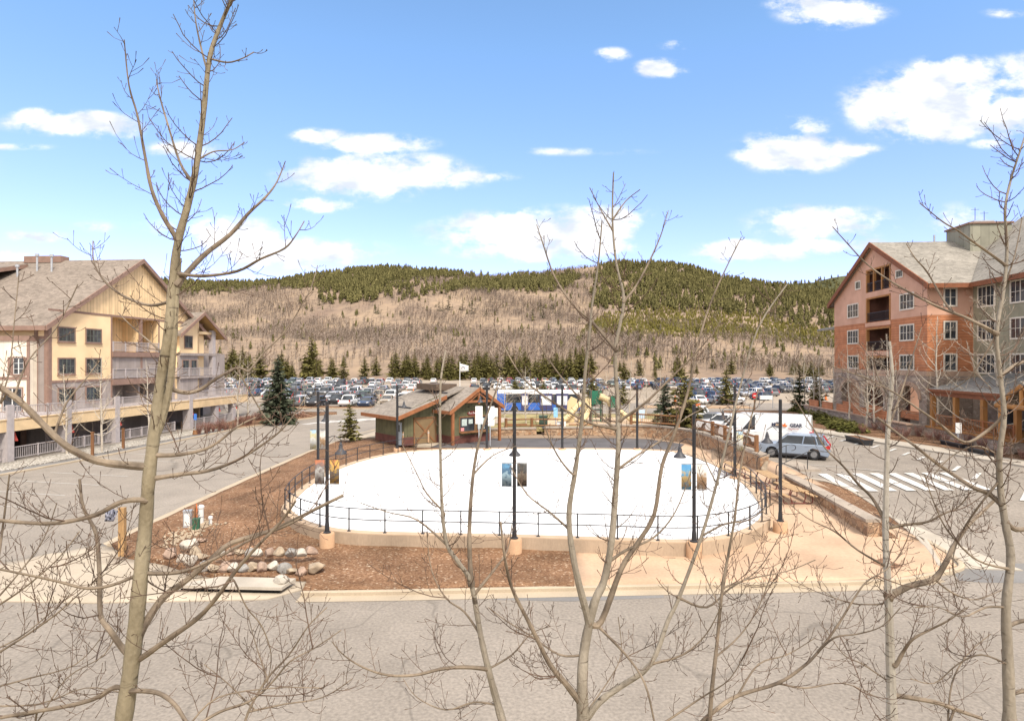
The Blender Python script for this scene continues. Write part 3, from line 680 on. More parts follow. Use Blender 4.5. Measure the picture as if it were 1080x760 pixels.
drape('pavement', [(17.0,23.7),(19.4,23.4),(19.1,25.6),(18.9,27.2),(18.5,29.8),(17.95,29.9),(18.0,26.7),(17.72,25.0)], .05, M['concrete_pale'], 1, .2)
drape('asphalt_patch', PX([(1000,596),(1080,590),(1160,600),(1160,616),(1035,614),(1012,612)]), .006, M['patch'], 2)
drape('asphalt_patch', PX([(560,623.5),(700,620.5),(700,630),(600,634),(520,632)]), .006, M['patch'], 2)
bedp = [(17.05,26.7),(17.75,26.7),(17.75,28.5),(17.7,30.6),(17.45,32.2),(17.15,33.6),(17.1,37.5),(18.1,38.6),(17.0,39.4)]
def wx(y): return 15.95+.8*sm(27,37.5,y)
def hbed(x, y):
    a, b = g(max(x,17.05),y), .93
    return a+(b-a)*(1-sm(.1,1.6,x-wx(y)))*sm(27.0,31.5,y)
bedp = [(16.15,27.4),(16.9,26.7),(17.75,26.7)]+PX([(990,574),(975,557),(950,541),(920,527),(895,517),(872,511),(848,508)], .95)+[(17.0,37),(16.6,33.5),(16.3,30)]
drape('mulch_bed', bedp, .10, M['mulch'], .5, .4, h=hbed)
ribbon('kerb', smooth2([(17.85,26.6)]+[(x+.08,y) for x,y in PX([(990,574),(975,557),(950,541),(920,527),(895,517),(872,511),(848,508)], .95)], 5), .18, .0, M['concrete_pale'])
drape('asphalt_walk', [(-7.2,52.3),(-3,51.8),(9,51.8),(13.6,51),(15.4,55),(13,58.6),(9.5,59.4),(-1,59.3),(-4,58.2),(-6.5,55.4)], .14, M['asphalt_dark'], 1.5, .3)
# island behind the rink: lawn, sand and paths
drape('lawn', [(-4.8,61.0),(16,61.2),(18.5,66),(18.5,78),(-6,78),(-6,66)], .06, M['grassdry'], 2, .3)
sand = mat('play_sand', (.46,.33,.21), .95, .12, .5, fine=.1, fscale=8)
drape('sand_play_area', [(4,64),(14.5,63.6),(16,70),(14,73),(6,73.5),(2.5,69)], .075, sand, 2)
drape('path', [(-4.6,61.5),(-3.4,61.3),(-1.5,66),(0.5,71),(-1,73),(-3.5,69)], .075, M['concrete'], 2)
drape('asphalt_walk', [(3,60.95),(16,61.2),(15.5,63),(9,63.2),(3,62.6)], .08, M['asphalt_dark'], 2)
ribbon('kerb', dense([(-6,78.1),(17,78.1)], 3), .2, 0, M['curb'])
# far side of the cross street
drape('mulch_bed', [(-36,93),(-14,92.5),(-14,95.5),(-36,96.5)], .12, M['mulch'], 3, .3)
drape('verge', [(-14,92.5),(-2,92.5),(-2,96),(-14,95.5)], .12, sand, 3, .3)
drape('verge', [(20,93),(36,92),(37,97.5),(20,98)], .12, mat('dry_earth', (.35,.24,.15), 1, .2, .5, fine=.2, fscale=6), 3, .3)
ribbon('kerb', dense([(-36,92.4),(-2,92)], 3), .25, 0, M['curb'])
# beds along the two buildings
lb = smooth2([(-37.5,35),(-35.2,44),(-33.9,52),(-33.3,58),(-32.6,66),(-31.9,72),(-30.5,77),(-28.5,80.5),(-26.8,82.5),(-26.5,84.5)], 5)
drape('pavement', [(x,y) for x,y in lb if y < 72]+[(x-1.5,y) for x,y in reversed(lb) if y < 72], .05, M['patch'], 2, .1)
drape('gravel_strip', [(-39.5,35),(-36.9,44),(-35.5,52),(-34.9,58),(-34.2,66),(-33.6,71.5),(-36.5,71.5),(-37.6,60),(-39,50),(-42,35)], .08, M['gravel'], 2, .2)
drape('mulch_bed', [(x-.1,y) for x,y in lb if y > 71]+[(-29,86),(-36,84),(-36,72)], .12, M['mulch'], 1.5, .3)
ribbon('kerb', lb, .22, 0, M['curb'])
drape('mulch_bed', [(-27,84.8),(-24.5,86.2),(-25,88),(-30,88)], .12, M['mulch'], 1.5, .3)
rb = smooth2([(41,24),(36.5,29.5),(33.5,35),(31.8,40.5),(30.6,46),(29.2,52),(28.0,58),(26.6,64),(25.6,70),(25.9,76),(27,80)], 5)
drape('pavement', [(x+.1,y) for x,y in rb if y < 62]+[(x+2.1,y) for x,y in reversed(rb) if y < 62], .12, M['concrete_pale'], 1.5, .2)
drape('mulch_bed', [(x+2.1,y) for x,y in rb if y < 62]+[(x+.1,y) for x,y in rb if y >= 62]+[(29,84),(38,84),(42,60),(42,24)], .125, M['mulch'], 1.5, .3)
ribbon('kerb', rb, .2, 0, M['concrete_pale'])
# painted road markings
def paint(name, quads, off=.01, m='paint'):
    mb = MB()
    for qd in quads: mb.add([(x,y,g(x,y)+off) for x,y in qd], [(0,1,2,3)])
    return tag(mb.build(name, M[m]), kind='structure')
paint('crosswalk_marking', [[(x,33.4+.04*(x-18)),(x+.55,33.4+.04*(x-18)),(x+.55,36.9+.04*(x-18)),(x,36.9+.04*(x-18))] for x in [18.3+1.06*i for i in range(8)]], .045)
hz = []
for i in range(19):
    y = 32.5+1.9*i; x = 26.6+.088*(i*1.9) if i < 6 else 27.6+.0*(i)
    x = 27.4 + .09*(y-33) if y < 46 else 28.6-.10*(y-46)
    hz.append([(x-1.0,y-.5),(x-.75,y-.55),(x+.55,y+.75),(x+.3,y+.8)])
paint('hatched_marking', hz, .045)
paint('parking_line', [[(-33,y),(-33,y+.12),(-26.5,y-1.4),(-26.5,y-1.52)] for y in (35,38,41,44,47,50,53,56)], .012, 'paint_worn')
paint('parking_line', [[(x,y-.06),(x+5.2,y-2.86),(x+5.2,y-2.74),(x,y+.06)] for x,y in [(17.9,40.2+3.4*i) for i in range(7)]], .045, 'paint_worn')
paint('crosswalk_marking', [[(-26.4+1.9*i,77+1.0*i),(-25.5+1.9*i,77+1.0*i),(-22.8+1.9*i,80.5+.9*i),(-23.7+1.9*i,80.5+.9*i)] for i in range(7)], .012)

# ------------------------------------------------------------------ the rink
RZ = .72
rpx = [(296,537),(304,525),(322,510),(350,494.5),(385,483),(430,475),(500,472),(600,472),(700,474),(738,481.5),(768,494),(792,510),(808,528),(813,541),(808,551),(790,561),(760,568),(720,571.5),(640,569),(542,566),(450,564),(380,562),(340,557.5),(312,549)]
outl = [W(a, b, RZ) for a, b in rpx]
outl = [tuple(p) for p in cr(outl+outl[:1], 5)][:-1]
cxr, cyr = sum(p[0] for p in outl)/len(outl), sum(p[1] for p in outl)/len(outl)
def inset(d):
    r = []; n_ = len(outl)
    for i, (x, y) in enumerate(outl):
        a, b = outl[i-1], outl[(i+1) % n_]; tx, ty = b[0]-a[0], b[1]-a[1]; l = math.hypot(tx, ty)
        nx, ny = ty/l, -tx/l
        if (cxr-x)*nx + (cyr-y)*ny < 0: nx, ny = -nx, -ny
        r.append((x+nx*d, y+ny*d))
    return r
rk = thing('ice_rink', 'oval outdoor ice rink of white ice inside a low tan concrete wall', 'ice rink', (0, 0, 0))
i0_, i1_ = inset(0), inset(.42); n_ = len(outl); mb = MB()
vs = []
for p in i0_: vs += [(p[0],p[1],-.1),(p[0],p[1],RZ-.04),(p[0],p[1],RZ)]
for p in i1_: vs += [(p[0],p[1],RZ),(p[0],p[1],RZ-.15)]
fs, ms = [], []
for i in range(n_):
    j = (i+1) % n_
    fs.append((i*3,j*3,j*3+1,i*3+1)); ms.append(0); fs.append((i*3+1,j*3+1,j*3+2,i*3+2)); ms.append(1)
    a, b = 3*n_+i*2, 3*n_+j*2; fs.append((i*3+2,j*3+2,b,a)); ms.append(1); fs.append((a,b,b+1,a+1)); ms.append(1)
mb.v, mb.f, mb.m = vs, fs, ms; mb.build('wall', [M['rinkwall'], M['coping']], rk, True)
mb = MB(); mb.add([(x,y,RZ-.055) for x,y in i1_], [tuple(range(n_))]); mb.build('ice', M['ice'], rk)
# guard rail round the rink: posts and two rails
gr = thing('guard_rail', 'thin black two bar guard rail standing on the rink wall', 'railing', (0,0,0))
rail = inset(.2); L = [0]
for i in range(n_): L.append(L[-1]+math.dist(rail[i], rail[(i+1) % n_]))
def at(d):
    d %= L[-1]
    for i in range(n_):
        if L[i+1] >= d: t = (d-L[i])/(L[i+1]-L[i]); a, b = rail[i], rail[(i+1) % n_]; return (a[0]+(b[0]-a[0])*t, a[1]+(b[1]-a[1])*t)
front = [i for i in range(n_) if not (rail[i][1] > 45 and -6 < rail[i][0] < 20) ]
post0 = MB(); post0.box(-.025,.025,-.025,.025,0,1.0); post0.box(-.07,.07,-.07,.07,0,.015); pm = post0.mesh('post', M['black'])
d = 0
while d < L[-1]-.5:
    x, y = at(d)
    if not (y > 46 and x > -6.5) and not (x > 10.8 and y > 36):
        o = bpy.data.objects.new('post', pm); COL.objects.link(o); o.parent = gr; o.location = (x, y, RZ)
    d += 1.62
mb = MB()
seg = []
def flush():
    global seg
    if len(seg) > 1:
        for z in (.98, .52): mb.tube([(x,y,RZ+z) for x,y in seg], .022, 6)
    seg = []
ring = [at(L[-1]*k/200) for k in range(201)]
st_ = next(k for k in range(200) if ring[k][1] > 46 and ring[k][0] > -6.5)
for k in range(201):
    x, y = ring[(k+st_) % 200]
    if (y > 46 and x > -6.5) or (x > 10.8 and y > 36): flush()
    else: seg.append((x, y))
flush(); mb.build('rail', M['black'], gr)
b = thing('skate_rack', 'low black steel rack lying along the front of the rink wall', 'rack', (*W(668,577,.3), .0))
mb = MB(); mb.box(-1.9,1.9,-.2,.2,.34,.38); mb.box(-1.9,1.9,-.22,-.17,.1,.5); mb.box(-1.9,1.9,.17,.2,.1,.52); mb.build('frame', M['dark'], b)
for i in range(9):
    mb = MB(); mb.box(-1.85+.42*i,-1.6+.42*i,-.16,.16,.385,.47); mb.build('slat', M['black' if i % 3 else 'white'], b)
for x in (-1.7, 0, 1.7):
    mb = MB(); mb.box(x-.04,x+.04,-.15,.15,0,.34); mb.build('leg', M['black'], b)

# ------------------------------------------------------------------ light poles with lamps and banners
def banner_mat(name, top, mid, bot, scale=5, seed=0):
    m, nt, p = newmat(name)
    tc = N(nt, 'ShaderNodeTexCoord'); sx = N(nt, 'ShaderNodeSeparateXYZ'); nt.links.new(tc.outputs['Object'], sx.inputs[0])
    mp = N(nt, 'ShaderNodeMapping'); mp.inputs['Location'].default_value = (seed*3.1, seed, seed*1.7); nt.links.new(tc.outputs['Object'], mp.inputs[0])
    v = N(nt, 'ShaderNodeTexNoise'); v.inputs['Scale'].default_value = scale; v.inputs['Detail'].default_value = 3; nt.links.new(mp.outputs[0], v.inputs['Vector'])
    ad = N(nt, 'ShaderNodeMath', operation='MULTIPLY_ADD'); ad.inputs[1].default_value = .8; nt.links.new(v.outputs['Fac'], ad.inputs[0]); zz_ = N(nt, 'ShaderNodeMath', operation='MULTIPLY_ADD'); zz_.inputs[1].default_value = .55; zz_.inputs[2].default_value = .1; nt.links.new(sx.outputs['Z'], zz_.inputs[0]); nt.links.new(zz_.outputs[0], ad.inputs[2])
    r = N(nt, 'ShaderNodeValToRGB'); el = r.color_ramp.elements; el.new(.5); el.new(.75)
    for e, (a, c) in zip(el, ((.15,bot),(.45,mid),(.62,bot),(.8,top))): e.position = a; e.color = (*c,1)
    r.color_ramp.interpolation = 'EASE'
    nt.links.new(ad.outputs[0], r.inputs[0]); nt.links.new(r.outputs[0], p.inputs['Base Color']); p.inputs['Roughness'].default_value = .7
    return m
BN = {'orange': banner_mat('orange_banner', (.35,.14,.05), (.10,.085,.08), (.40,.24,.05), 5, 1), 'rust': banner_mat('rust_banner', (.32,.11,.05), (.32,.31,.29), (.12,.09,.08), 4, 2),
      'blue': banner_mat('blue_banner', (.06,.17,.28), (.22,.31,.36), (.03,.08,.14), 6, 3), 'forest': banner_mat('forest_banner', (.05,.045,.035), (.13,.1,.07), (.02,.02,.02), 7, 4),
      'sky': banner_mat('sky_banner', (.04,.17,.32), (.32,.22,.08), (.05,.19,.32), 5, 5), 'tan': banner_mat('tan_banner', (.42,.40,.38), (.26,.16,.08), (.42,.40,.36), 4, 6), 'pale': banner_mat('pale_banner', (.25,.34,.40), (.42,.42,.40), (.34,.30,.16), 4, 7)}
def pole(x, y, gz, basez, top, label, lamp=None, ban=(), bz=(3.0,4.1), basek=True, arm=.55, r=.075):
    t = thing('light_pole', label, 'light pole', (x, y, gz))
    b0 = basez-gz
    if basek:
        mb = MB(); mb.lathe([(.31,-.1),(.31,b0-.04),(.28,b0)], 20); mb.build('concrete_base', M['polebase'], t, True)
    mb = MB(); h = top-gz
    mb.lathe([(.16,b0),(.16,b0+.03),(.10,b0+.07),(.09,b0+.35),(r+.01,b0+.37),(r,b0+.45),(r*.98,h*.55),(r+.014,h*.55+.01),(r+.014,h*.55+.06),(r*.96,h*.55+.07),(r*.94,h-.03),(r*.5,h)], 14)
    mb.build('pole', M['black'], t, True)
    if lamp:
        dx, dy, lz = lamp; lz -= gz; n_ = math.hypot(dx, dy); ux, uy = dx/n_, dy/n_
        mb = MB(); mb.tube(cr([(0,0,lz+.62),(ux*arm*.5,uy*arm*.5,lz+.72),(ux*arm,uy*arm,lz+.55),(ux*arm,uy*arm,lz+.42)],4), .018, 6); mb.tube([(0,0,lz+.35),(ux*arm*.55,uy*arm*.55,lz+.70)], .01, 5); mb.build('arm', M['black'], t)
        mb = MB(); mb.lathe([(.03,.45),(.045,.40),(.07,.36),(.05,.33),(.085,.30),(.09,.18),(.13,.12),(.24,-.0),(.25,-.05),(.21,-.05),(.10,.1)], 18, 0, (ux*arm,uy*arm,lz)); mb.build('lamp_shade', M['dark'], t, True)
        mb = MB(); mb.lathe([(.06,.10),(.09,.0),(.07,-.06),(.0,-.08)], 12, 0, (ux*arm,uy*arm,lz)); mb.build('bulb', M['lens'], t, True)
    for sgn, key in ban:
        if not key: continue
        z0, z1 = bz[0]-gz, bz[1]-gz
        [MB().tube([(0,0,zz_),(sgn*.52,0,zz_)], .012, 5).build('banner_arm', M['black'], t) for zz_ in (z1+.02, z0-.02)]
        zc = (z0+z1)/2; mb = MB(); xs = [.05*(i-4) for i in range(9)]; P0 = [(xx_, .012*math.sin(i*.8), z) for i, xx_ in enumerate(xs) for z in (z0-zc, z1-zc)]
        mb.add(P0, [(2*i,2*i+2,2*i+3,2*i+1) for i in range(8)]); o = mb.build('banner', BN[key], t, True, (sgn*.31, 0, zc)); sl_ = o.modifiers.new('thickness', 'SOLIDIFY'); sl_.thickness = .006
    return t
def PP(px, pb, z): x, y = W(px, pb, z); return x, y
x, y = PP(345, 563, .74); pole(x, y, .1, .80, 6.3, 'black lamp pole with two orange banners at the left front of the rink', (1,.25,4.12), ((-1,'rust'),(1,'orange')), (2.85,3.85))
x, y = PP(335.5, 503, .6); pole(x, y, .3, .5, 6.05, 'slim black pole standing in the mulch behind the orange banner pole', (.5,-.2,4.2), ((-1,'pale'),(1,'tan')), (2.4,3.6), False, r=.085)
x, y = PP(542.5, 569, .72); pole(x, y, .1, .78, 6.3, 'black lamp pole with a blue and a dark banner at the front of the rink', (.02,.6,4.1), ((-1,'blue'),(1,'forest')), (2.9,3.82))
x, y = PP(732, 572, .72); pole(x, y, .1, .76, 6.25, 'black lamp pole with a bright blue banner at the right front of the rink', (-1,.3,4.15), ((-1,'sky'),(1,'tan')), (2.85,3.85))
x, y = PP(823, 549, .75); pole(x, y, .3, .74, 6.25, 'black lamp pole standing alone on the tan plaza beside the picnic tables', (-1,.35,4.3), (), basek=True)
x, y = PP(775, 502, .8); pole(x, y, .6, .80, 6.45, 'black lamp pole between the rink curve and the stone wall with a yellow banner', (-1,.3,4.4), ((1,'pale'),), (2.4,3.6), arm=.7, r=.09)
for px_, lab, ban, lp in ((419,'thin dark lamp pole in front of the grey door of the green hut',(),(1,0,4.2)),(513.5,'thin grey lamp pole at the right corner of the green hut hung with white boards',(),(-1,.2,4.6)),(593,'thin black lamp pole behind the rink beside the light blue sign',(),None),(672,'thin black lamp pole behind the rink near the dark spruce',(),None)):
    x, y = PP(px_, 473, .75); pole(x, y, .6, .8, 6.0, lab, lp, ban, (2.6,3.7), True, r=.1)

# ------------------------------------------------------------------ boulders, utility boxes, post
STM = [mat('tan_boulder', (.30,.235,.165), .9, .3, 2, fine=.15, fscale=12, bump=.5, bscale=6), mat('grey_boulder', (.235,.22,.20), .9, .35, 2, fine=.15, fscale=12, bump=.5, bscale=6), mat('pale_boulder', (.40,.36,.30), .9, .25, 2, fine=.15, fscale=12, bump=.5, bscale=6), mat('pink_boulder', (.29,.205,.155), .9, .25, 2, fine=.15, fscale=12, bump=.5, bscale=6)]
def rock_mesh(seed, s=(1,1,1), m=None):
    q_ = random.Random(seed); bm = bmesh.new(); bmesh.ops.create_icosphere(bm, subdivisions=3, radius=.5)
    pl = [(Vector((q_.gauss(0,1),q_.gauss(0,1),q_.gauss(0,1))).normalized(), q_.uniform(.26,.43)) for _ in range(15)]
    for v in bm.verts:
        for n__, d_ in pl:
            e = v.co.dot(n__)-d_
            if e > 0: v.co -= n__*e*.96
        v.co.x *= s[0]; v.co.y *= s[1]; v.co.z *= s[2]
    me = bpy.data.meshes.new('boulder'); bm.to_mesh(me); bm.free(); me.materials.append(m or STM[0]); me.polygons.foreach_set('use_smooth', [True]*len(me.polygons)); return me
RK = [rock_mesh(s, (1.15,.95,.8), STM[s % 4]) for s in range(8)]
q = random.Random(9)
def rock(px_, pb, wpx, k, label, group=None, hz_=1.0, z0=None):
    x, y = W(px_, pb, .15); s = wpx*y/F*1.2
    o = bpy.data.objects.new('boulder', RK[k]); COL.objects.link(o); o.scale = (s, s, s*hz_); o.rotation_euler = (0,0,q.uniform(0,6)); o.location = (x, y, (gm(x,y)+.12 if z0 is None else z0)+s*.26*hz_)
    return tag(o, label, 'boulder', group)
row = [(214,601,13),(226,603,12),(237,602,13),(247,603,12),(258,603,11),(266,602,12),(276,602,13),(288,601,13),(299,603,13),(308,604,10),(318,605,11)]
for i, (a, b_, s) in enumerate(row): rock(a, b_, s, (i*3+1) % 8, 'rounded boulder in the lower row of the small stone wall in the mulch', 'lower row of wall boulders')
for i, (a, b_, s) in enumerate([(232,594,10),(243,593,9),(253,593,11),(264,593,10),(272,594,11),(284,593,11),(295,593,12),(307,593,12),(318,594,11),(328,592,12)]): rock(a, b_, s, (i*5+2) % 8, 'rounded boulder in the upper row of the small stone wall in the mulch', 'upper row of wall boulders', z0=.42)
rock(333, 602, 19, 4, 'largest grey angular boulder at the right end of the small stone wall', None, .9)
rock(296, 617, 17, 2, 'single pale boulder lying on the concrete slab of the storm drain', None, .8)
rock(180, 589, 14, 3, 'reddish boulder lying alone left of the white rock pile in the mulch')
for i, (a, b_, s, z0) in enumerate([(198,583,13,.3),(206,586,13,None),(193,592,12,None),(201,596,13,None),(213,590,11,None),(203,577,11,None)]): rock(a, b_, s, (2,0,6,2,4,6)[i], 'pale boulder heaped in the rock pile beside the utility boxes', 'pale rock pile boulders', z0=z0)
x, y = W(212,573,.15); o = bpy.data.objects.new('flagstone', rock_mesh(77,(1.3,.7,.25),STM[3])); COL.objects.link(o); o.location=(x,y,gm(x,y)+.2); o.scale=(.6,.6,.6); tag(o,'thin reddish brown flagstone lying on the mulch behind the rock pile','stone')
mb = MB()
for i in range(170):
    a = q.uniform(0,1); px_, pb = 180+a*42+q.gauss(0,6), 572-a*20+q.gauss(0,4); x, y = W(px_, pb, .15); s = q.uniform(.05,.12)
    z = gm(x,y)+.13; an = q.uniform(0,3); c, s_ = math.cos(an)*s, math.sin(an)*s
    mb.add([(x+c,y+s_,z),(x-s_,y+c,z),(x-c,y-s_*.8,z),(x+s_*.7,y-c,z),(x,y,z+s*.8)], [(0,1,4),(1,2,4),(2,3,4),(3,0,4)])
tag(mb.build('gravel', STM[0]), 'loose white stones spread round the utility boxes', kind='stuff')
def at_px(px_, pb, z=.15): x, y = W(px_, pb, z); return (x, y, gm(x,y)+.1)
t = thing('utility_box', 'grey metal utility box standing in the mulch by the left street', 'utility box', at_px(198,556), .3); MB().box(-.17,.17,-.14,.14,0,.75).build('cabinet', M['steel'], t); MB().box(-.19,.19,-.16,.16,.75,.80).build('lid', M['steel'], t); MB().box(-.12,.12,-.152,-.14,.1,.65).build('door', M['white'], t)
t = thing('utility_box', 'small dark green utility pedestal beside the orange marker', 'utility box', at_px(207,561), .25); gmx = mat('green_plastic', (.03,.09,.05), .6, .15, 4); MB().box(-.14,.14,-.12,.12,0,.50).build('body', gmx, t); MB().box(-.155,.155,-.135,.135,.5,.56).build('lid', gmx, t)
t = thing('utility_pedestal', 'tall round white utility pedestal behind the green box', 'utility box', at_px(212,552)); mb=MB(); mb.lathe([(.12,0),(.12,.72),(.15,.74),(.15,.82),(.08,.88)],14); mb.build('body', M['white'], t, True); mb=MB(); mb.lathe([(.125,.3),(.125,.34)],14); mb.build('band', M['steel'], t)
t = thing('utility_pedestal', 'short white pipe cap standing on gravel right of the green box', 'utility box', at_px(222,556)); mb=MB(); mb.lathe([(.07,0),(.07,.32),(.10,.33),(.10,.42),(.05,.45)],14); mb.build('body', M['white'], t, True); MB().box(-.02,.02,-.12,-.08,.1,.3).build('latch', M['steel'], t)
t = thing('marker_stake', 'weathered wooden stake with an orange ribbon beside the green utility box', 'stake', at_px(205,555), .2); mb=MB(); mb.bar((0,0,0),(.05,0,.9),.12,.05); mb.build('stake', M['wood'], t); mb=MB(); mb.tube([(.1,0,.3),(.12,-.02,.7),(.09,0,1.05)],.02,5); mb.build('ribbon', M['orange'], t)
t = thing('wooden_post', 'square tan wooden post beside the left street with a dark hose bundle hung on it', 'post', at_px(129,582.5), .1); mb=MB(); mb.box(-.11,.11,-.11,.11,-.1,1.86); mb.build('post', M['woodpost'], t)
mb = MB(); q = random.Random(4)
for i in range(9):
    ph = q.uniform(0,6); rr = q.uniform(.12,.24); c = (-.38+q.uniform(-.12,.12), q.uniform(-.15,.1), 1.62+q.uniform(-.15,.12))
    ax = Vector((q.gauss(0,1),q.gauss(0,1),q.gauss(0,.6))).normalized(); u = ax.orthogonal().normalized(); v_ = ax.cross(u)
    mb.tube([Vector(c)+u*rr*math.cos(k*.7+ph)+v_*rr*math.sin(k*.7+ph)*.8 for k in range(10)], .035, 6)
mb.bar((-.1,0,1.7),(-.4,0,1.72),.04,.06); mb.build('hose_bundle', mat('dark_blue_grey_vinyl', (.09,.10,.13), .5, .4, 5, tint=(.2,.2,.24)), t)
# storm drain slab
t = thing('storm_drain', 'pale concrete storm drain slab over a long black kerb opening', 'drain', (0,0,0))
tl = [W(184,622,.1),W(232,609.5,.2),W(312,611.5,.2),W(297,624.5,.1)]
mb = MB(); mb.add([(x,y,.27) for x,y in tl]+[(x,y,.17) for x,y in tl], [(0,3,2,1),(4,5,6,7),(0,1,5,4),(1,2,6,5),(2,3,7,6),(3,0,4,7)]); mb.build('slab', M['concrete_pale'], t)
dk = mat('drain_slot_shade', (.008,.008,.008), .9, .2, 3)  # near-black, the shade of the slot painted onto a flat sheet
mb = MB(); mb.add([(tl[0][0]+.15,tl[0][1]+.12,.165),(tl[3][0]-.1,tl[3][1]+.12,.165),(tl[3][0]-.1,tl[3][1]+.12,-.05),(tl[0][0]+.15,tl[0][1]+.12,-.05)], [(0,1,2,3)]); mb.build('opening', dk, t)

# ------------------------------------------------------------------ building kit
def shingle_mat(name, col, scale=1.0):
    m = mat(name, col, .95, .12, .35, fine=.16, fscale=9, spec=.1)
    nt = m.node_tree; p = nt.nodes['Principled BSDF']
    tc = N(nt, 'ShaderNodeTexCoord'); mp = N(nt, 'ShaderNodeMapping'); mp.inputs['Scale'].default_value = (1,1,1.5); nt.links.new(tc.outputs['Object'], mp.inputs[0])
    v = N(nt, 'ShaderNodeTexVoronoi'); v.inputs['Scale'].default_value = 3.2*scale; nt.links.new(mp.outputs[0], v.inputs['Vector'])
    sx = N(nt, 'ShaderNodeSeparateColor'); nt.links.new(v.outputs['Color'], sx.inputs[0])
    mr = N(nt, 'ShaderNodeMapRange'); mr.inputs[3].default_value = .82; mr.inputs[4].default_value = 1.18; nt.links.new(sx.outputs[0], mr.inputs[0])
    s2 = N(nt, 'ShaderNodeSeparateXYZ'); nt.links.new(tc.outputs['Object'], s2.inputs[0])
    dv = N(nt, 'ShaderNodeMath', operation='MULTIPLY'); dv.inputs[1].default_value = 5.5; nt.links.new(s2.outputs['Z'], dv.inputs[0])
    fr = N(nt, 'ShaderNodeMath', operation='FRACT'); nt.links.new(dv.outputs[0], fr.inputs[0])
    m2 = N(nt, 'ShaderNodeMapRange'); m2.inputs[1].default_value=0; m2.inputs[2].default_value=.25; m2.inputs[3].default_value=.86; m2.inputs[4].default_value=1; nt.links.new(fr.outputs[0], m2.inputs[0])
    mu = N(nt, 'ShaderNodeMath', operation='MULTIPLY'); nt.links.new(mr.outputs[0], mu.inputs[0]); nt.links.new(m2.outputs[0], mu.inputs[1])
    old = p.inputs['Base Color'].links[0].from_socket
    s_ = N(nt, 'ShaderNodeVectorMath', operation='SCALE'); nt.links.new(old, s_.inputs[0]); nt.links.new(mu.outputs[0], s_.inputs['Scale']); nt.links.new(s_.outputs[0], p.inputs['Base Color'])
    return m
def window(par, plane, d, a0, a1, z0, z1, frame, out=-1, nx=2, nz_=2, fw=.1, sill=False, trim=None, deep=.1):
    """window in the wall plane ('x': wall at x=d, along y; 'y': wall at y=d, along x); out is the outward sign"""
    def B(mb, p0, p1, q0, q1, e0, e1):
        lo, hi = sorted((d+out*e0, d+out*e1))
        if plane == 'x': mb.box(lo, hi, p0, p1, q0, q1)
        else: mb.box(p0, p1, lo, hi, q0, q1)
    mb = MB(); B(mb, a0, a1, z0, z1, .012, .03); wn = mb.build('window', M['glass'], par)
    mb = MB(); e = .075
    B(mb, a0-fw, a1+fw, z1, z1+fw, .005, e); B(mb, a0-fw, a1+fw, z0-fw, z0, .005, e); B(mb, a0-fw, a0, z0, z1, .005, e); B(mb, a1, a1+fw, z0, z1, .005, e)
    fr = mb.build('frame', trim or frame, wn)
    mb = MB(); w_ = .035
    B(mb, a0, a0+w_, z0, z1, .03, .06); B(mb, a1-w_, a1, z0, z1, .03, .06); B(mb, a0+w_, a1-w_, z0, z0+w_, .03, .06); B(mb, a0+w_, a1-w_, z1-w_, z1, .03, .06)
    for i in range(1, nx): c = a0+(a1-a0)*i/nx; ww = .045 if nx % 2 == 0 and i == nx//2 else .018; B(mb, c-ww, c+ww, z0+w_, z1-w_, .03, .058)
    for i in range(1, nz_): c = z0+(z1-z0)*i/nz_; B(mb, a0+w_, a1-w_, c-.018, c+.018, .03, .054)
    mb.build('sash', frame, wn)
    if sill: mb = MB(); B(mb, a0-fw-.05, a1+fw+.05, z0-fw-.06, z0-fw, .003, .14); mb.build('sill', trim or frame, wn)
    return wn
def railing(name, par, plane, d, a0, a1, z0, h, m, pitch=.13, posts=2.0, rail=.05):
    mb = MB()
    def B(p0, p1, q0, q1, w_):
        if plane == 'x': mb.box(d-w_/2, d+w_/2, p0, p1, q0, q1)
        else: mb.box(p0, p1, d-w_/2, d+w_/2, q0, q1)
    B(a0, a1, z0+h-.06, z0+h, .09); B(a0, a1, z0+.08, z0+.14, .06)
    n = max(1, round((a1-a0)/posts))
    for i in range(n+1): c = a0+(a1-a0)*i/n; B(c-.055, c+.055, z0, z0+h+.04, .11)
    k = int((a1-a0)/pitch)
    for i in range(1, k): c = a0+(a1-a0)*i/k; B(c-.016, c+.016, z0+.14, z0+h-.06, .03)
    return mb.build(name, m, par)

# ------------------------------------------------------------------ yellow building on the left
LY = mat('yellow_stucco', (.74,.545,.315), .9, .07, .5, fine=.05, fscale=20, tint=(.77,.575,.345))
LYB = stripes('yellow_board_and_batten', (.70,.51,.29), 'xy', .42, .74, .16)
LC = stripes('cream_siding', (.70,.62,.50), 'xy', .5, .9, .1)
LT = mat('mauve_brown_trim', (.235,.150,.115), .8, .12, 2)
LG = stripes('grey_taupe_siding', (.30,.255,.23), 'xy', .45, .85, .1)
LR = shingle_mat('taupe_shingles', (.205,.17,.14))
LGR = mat('lilac_grey_rail', (.38,.34,.33), .7, .1, 3)
LBM = mat('tan_fascia_beam', (.62,.46,.27), .8, .12, 1, fine=.08, fscale=15)
LSF = stripes('tan_soffit_boards', (.42,.27,.11), 'y', .2, .8, .1)
LDK = mat('dark_shopfront', (.032,.027,.025), .7, .5, .6)
LWF = mat('green_grey_window_frame', (.11,.12,.10), .6, .1, 3)
LIN = mat('balcony_recess_wall', (.36,.25,.12), .9, .12, 1)
LS = cells('grey_stone_pier', [(.22,.19,.17),(.33,.29,.26),(.27,.23,.21)], 3.0, (.2,.17,.15))
A = math.atan2(.092, 1)
B1 = thing('lodge_building', 'yellow lodge with brown shingle roof and lilac grey balconies on the left street', 'building', (-42.9, 57, 0), -A)
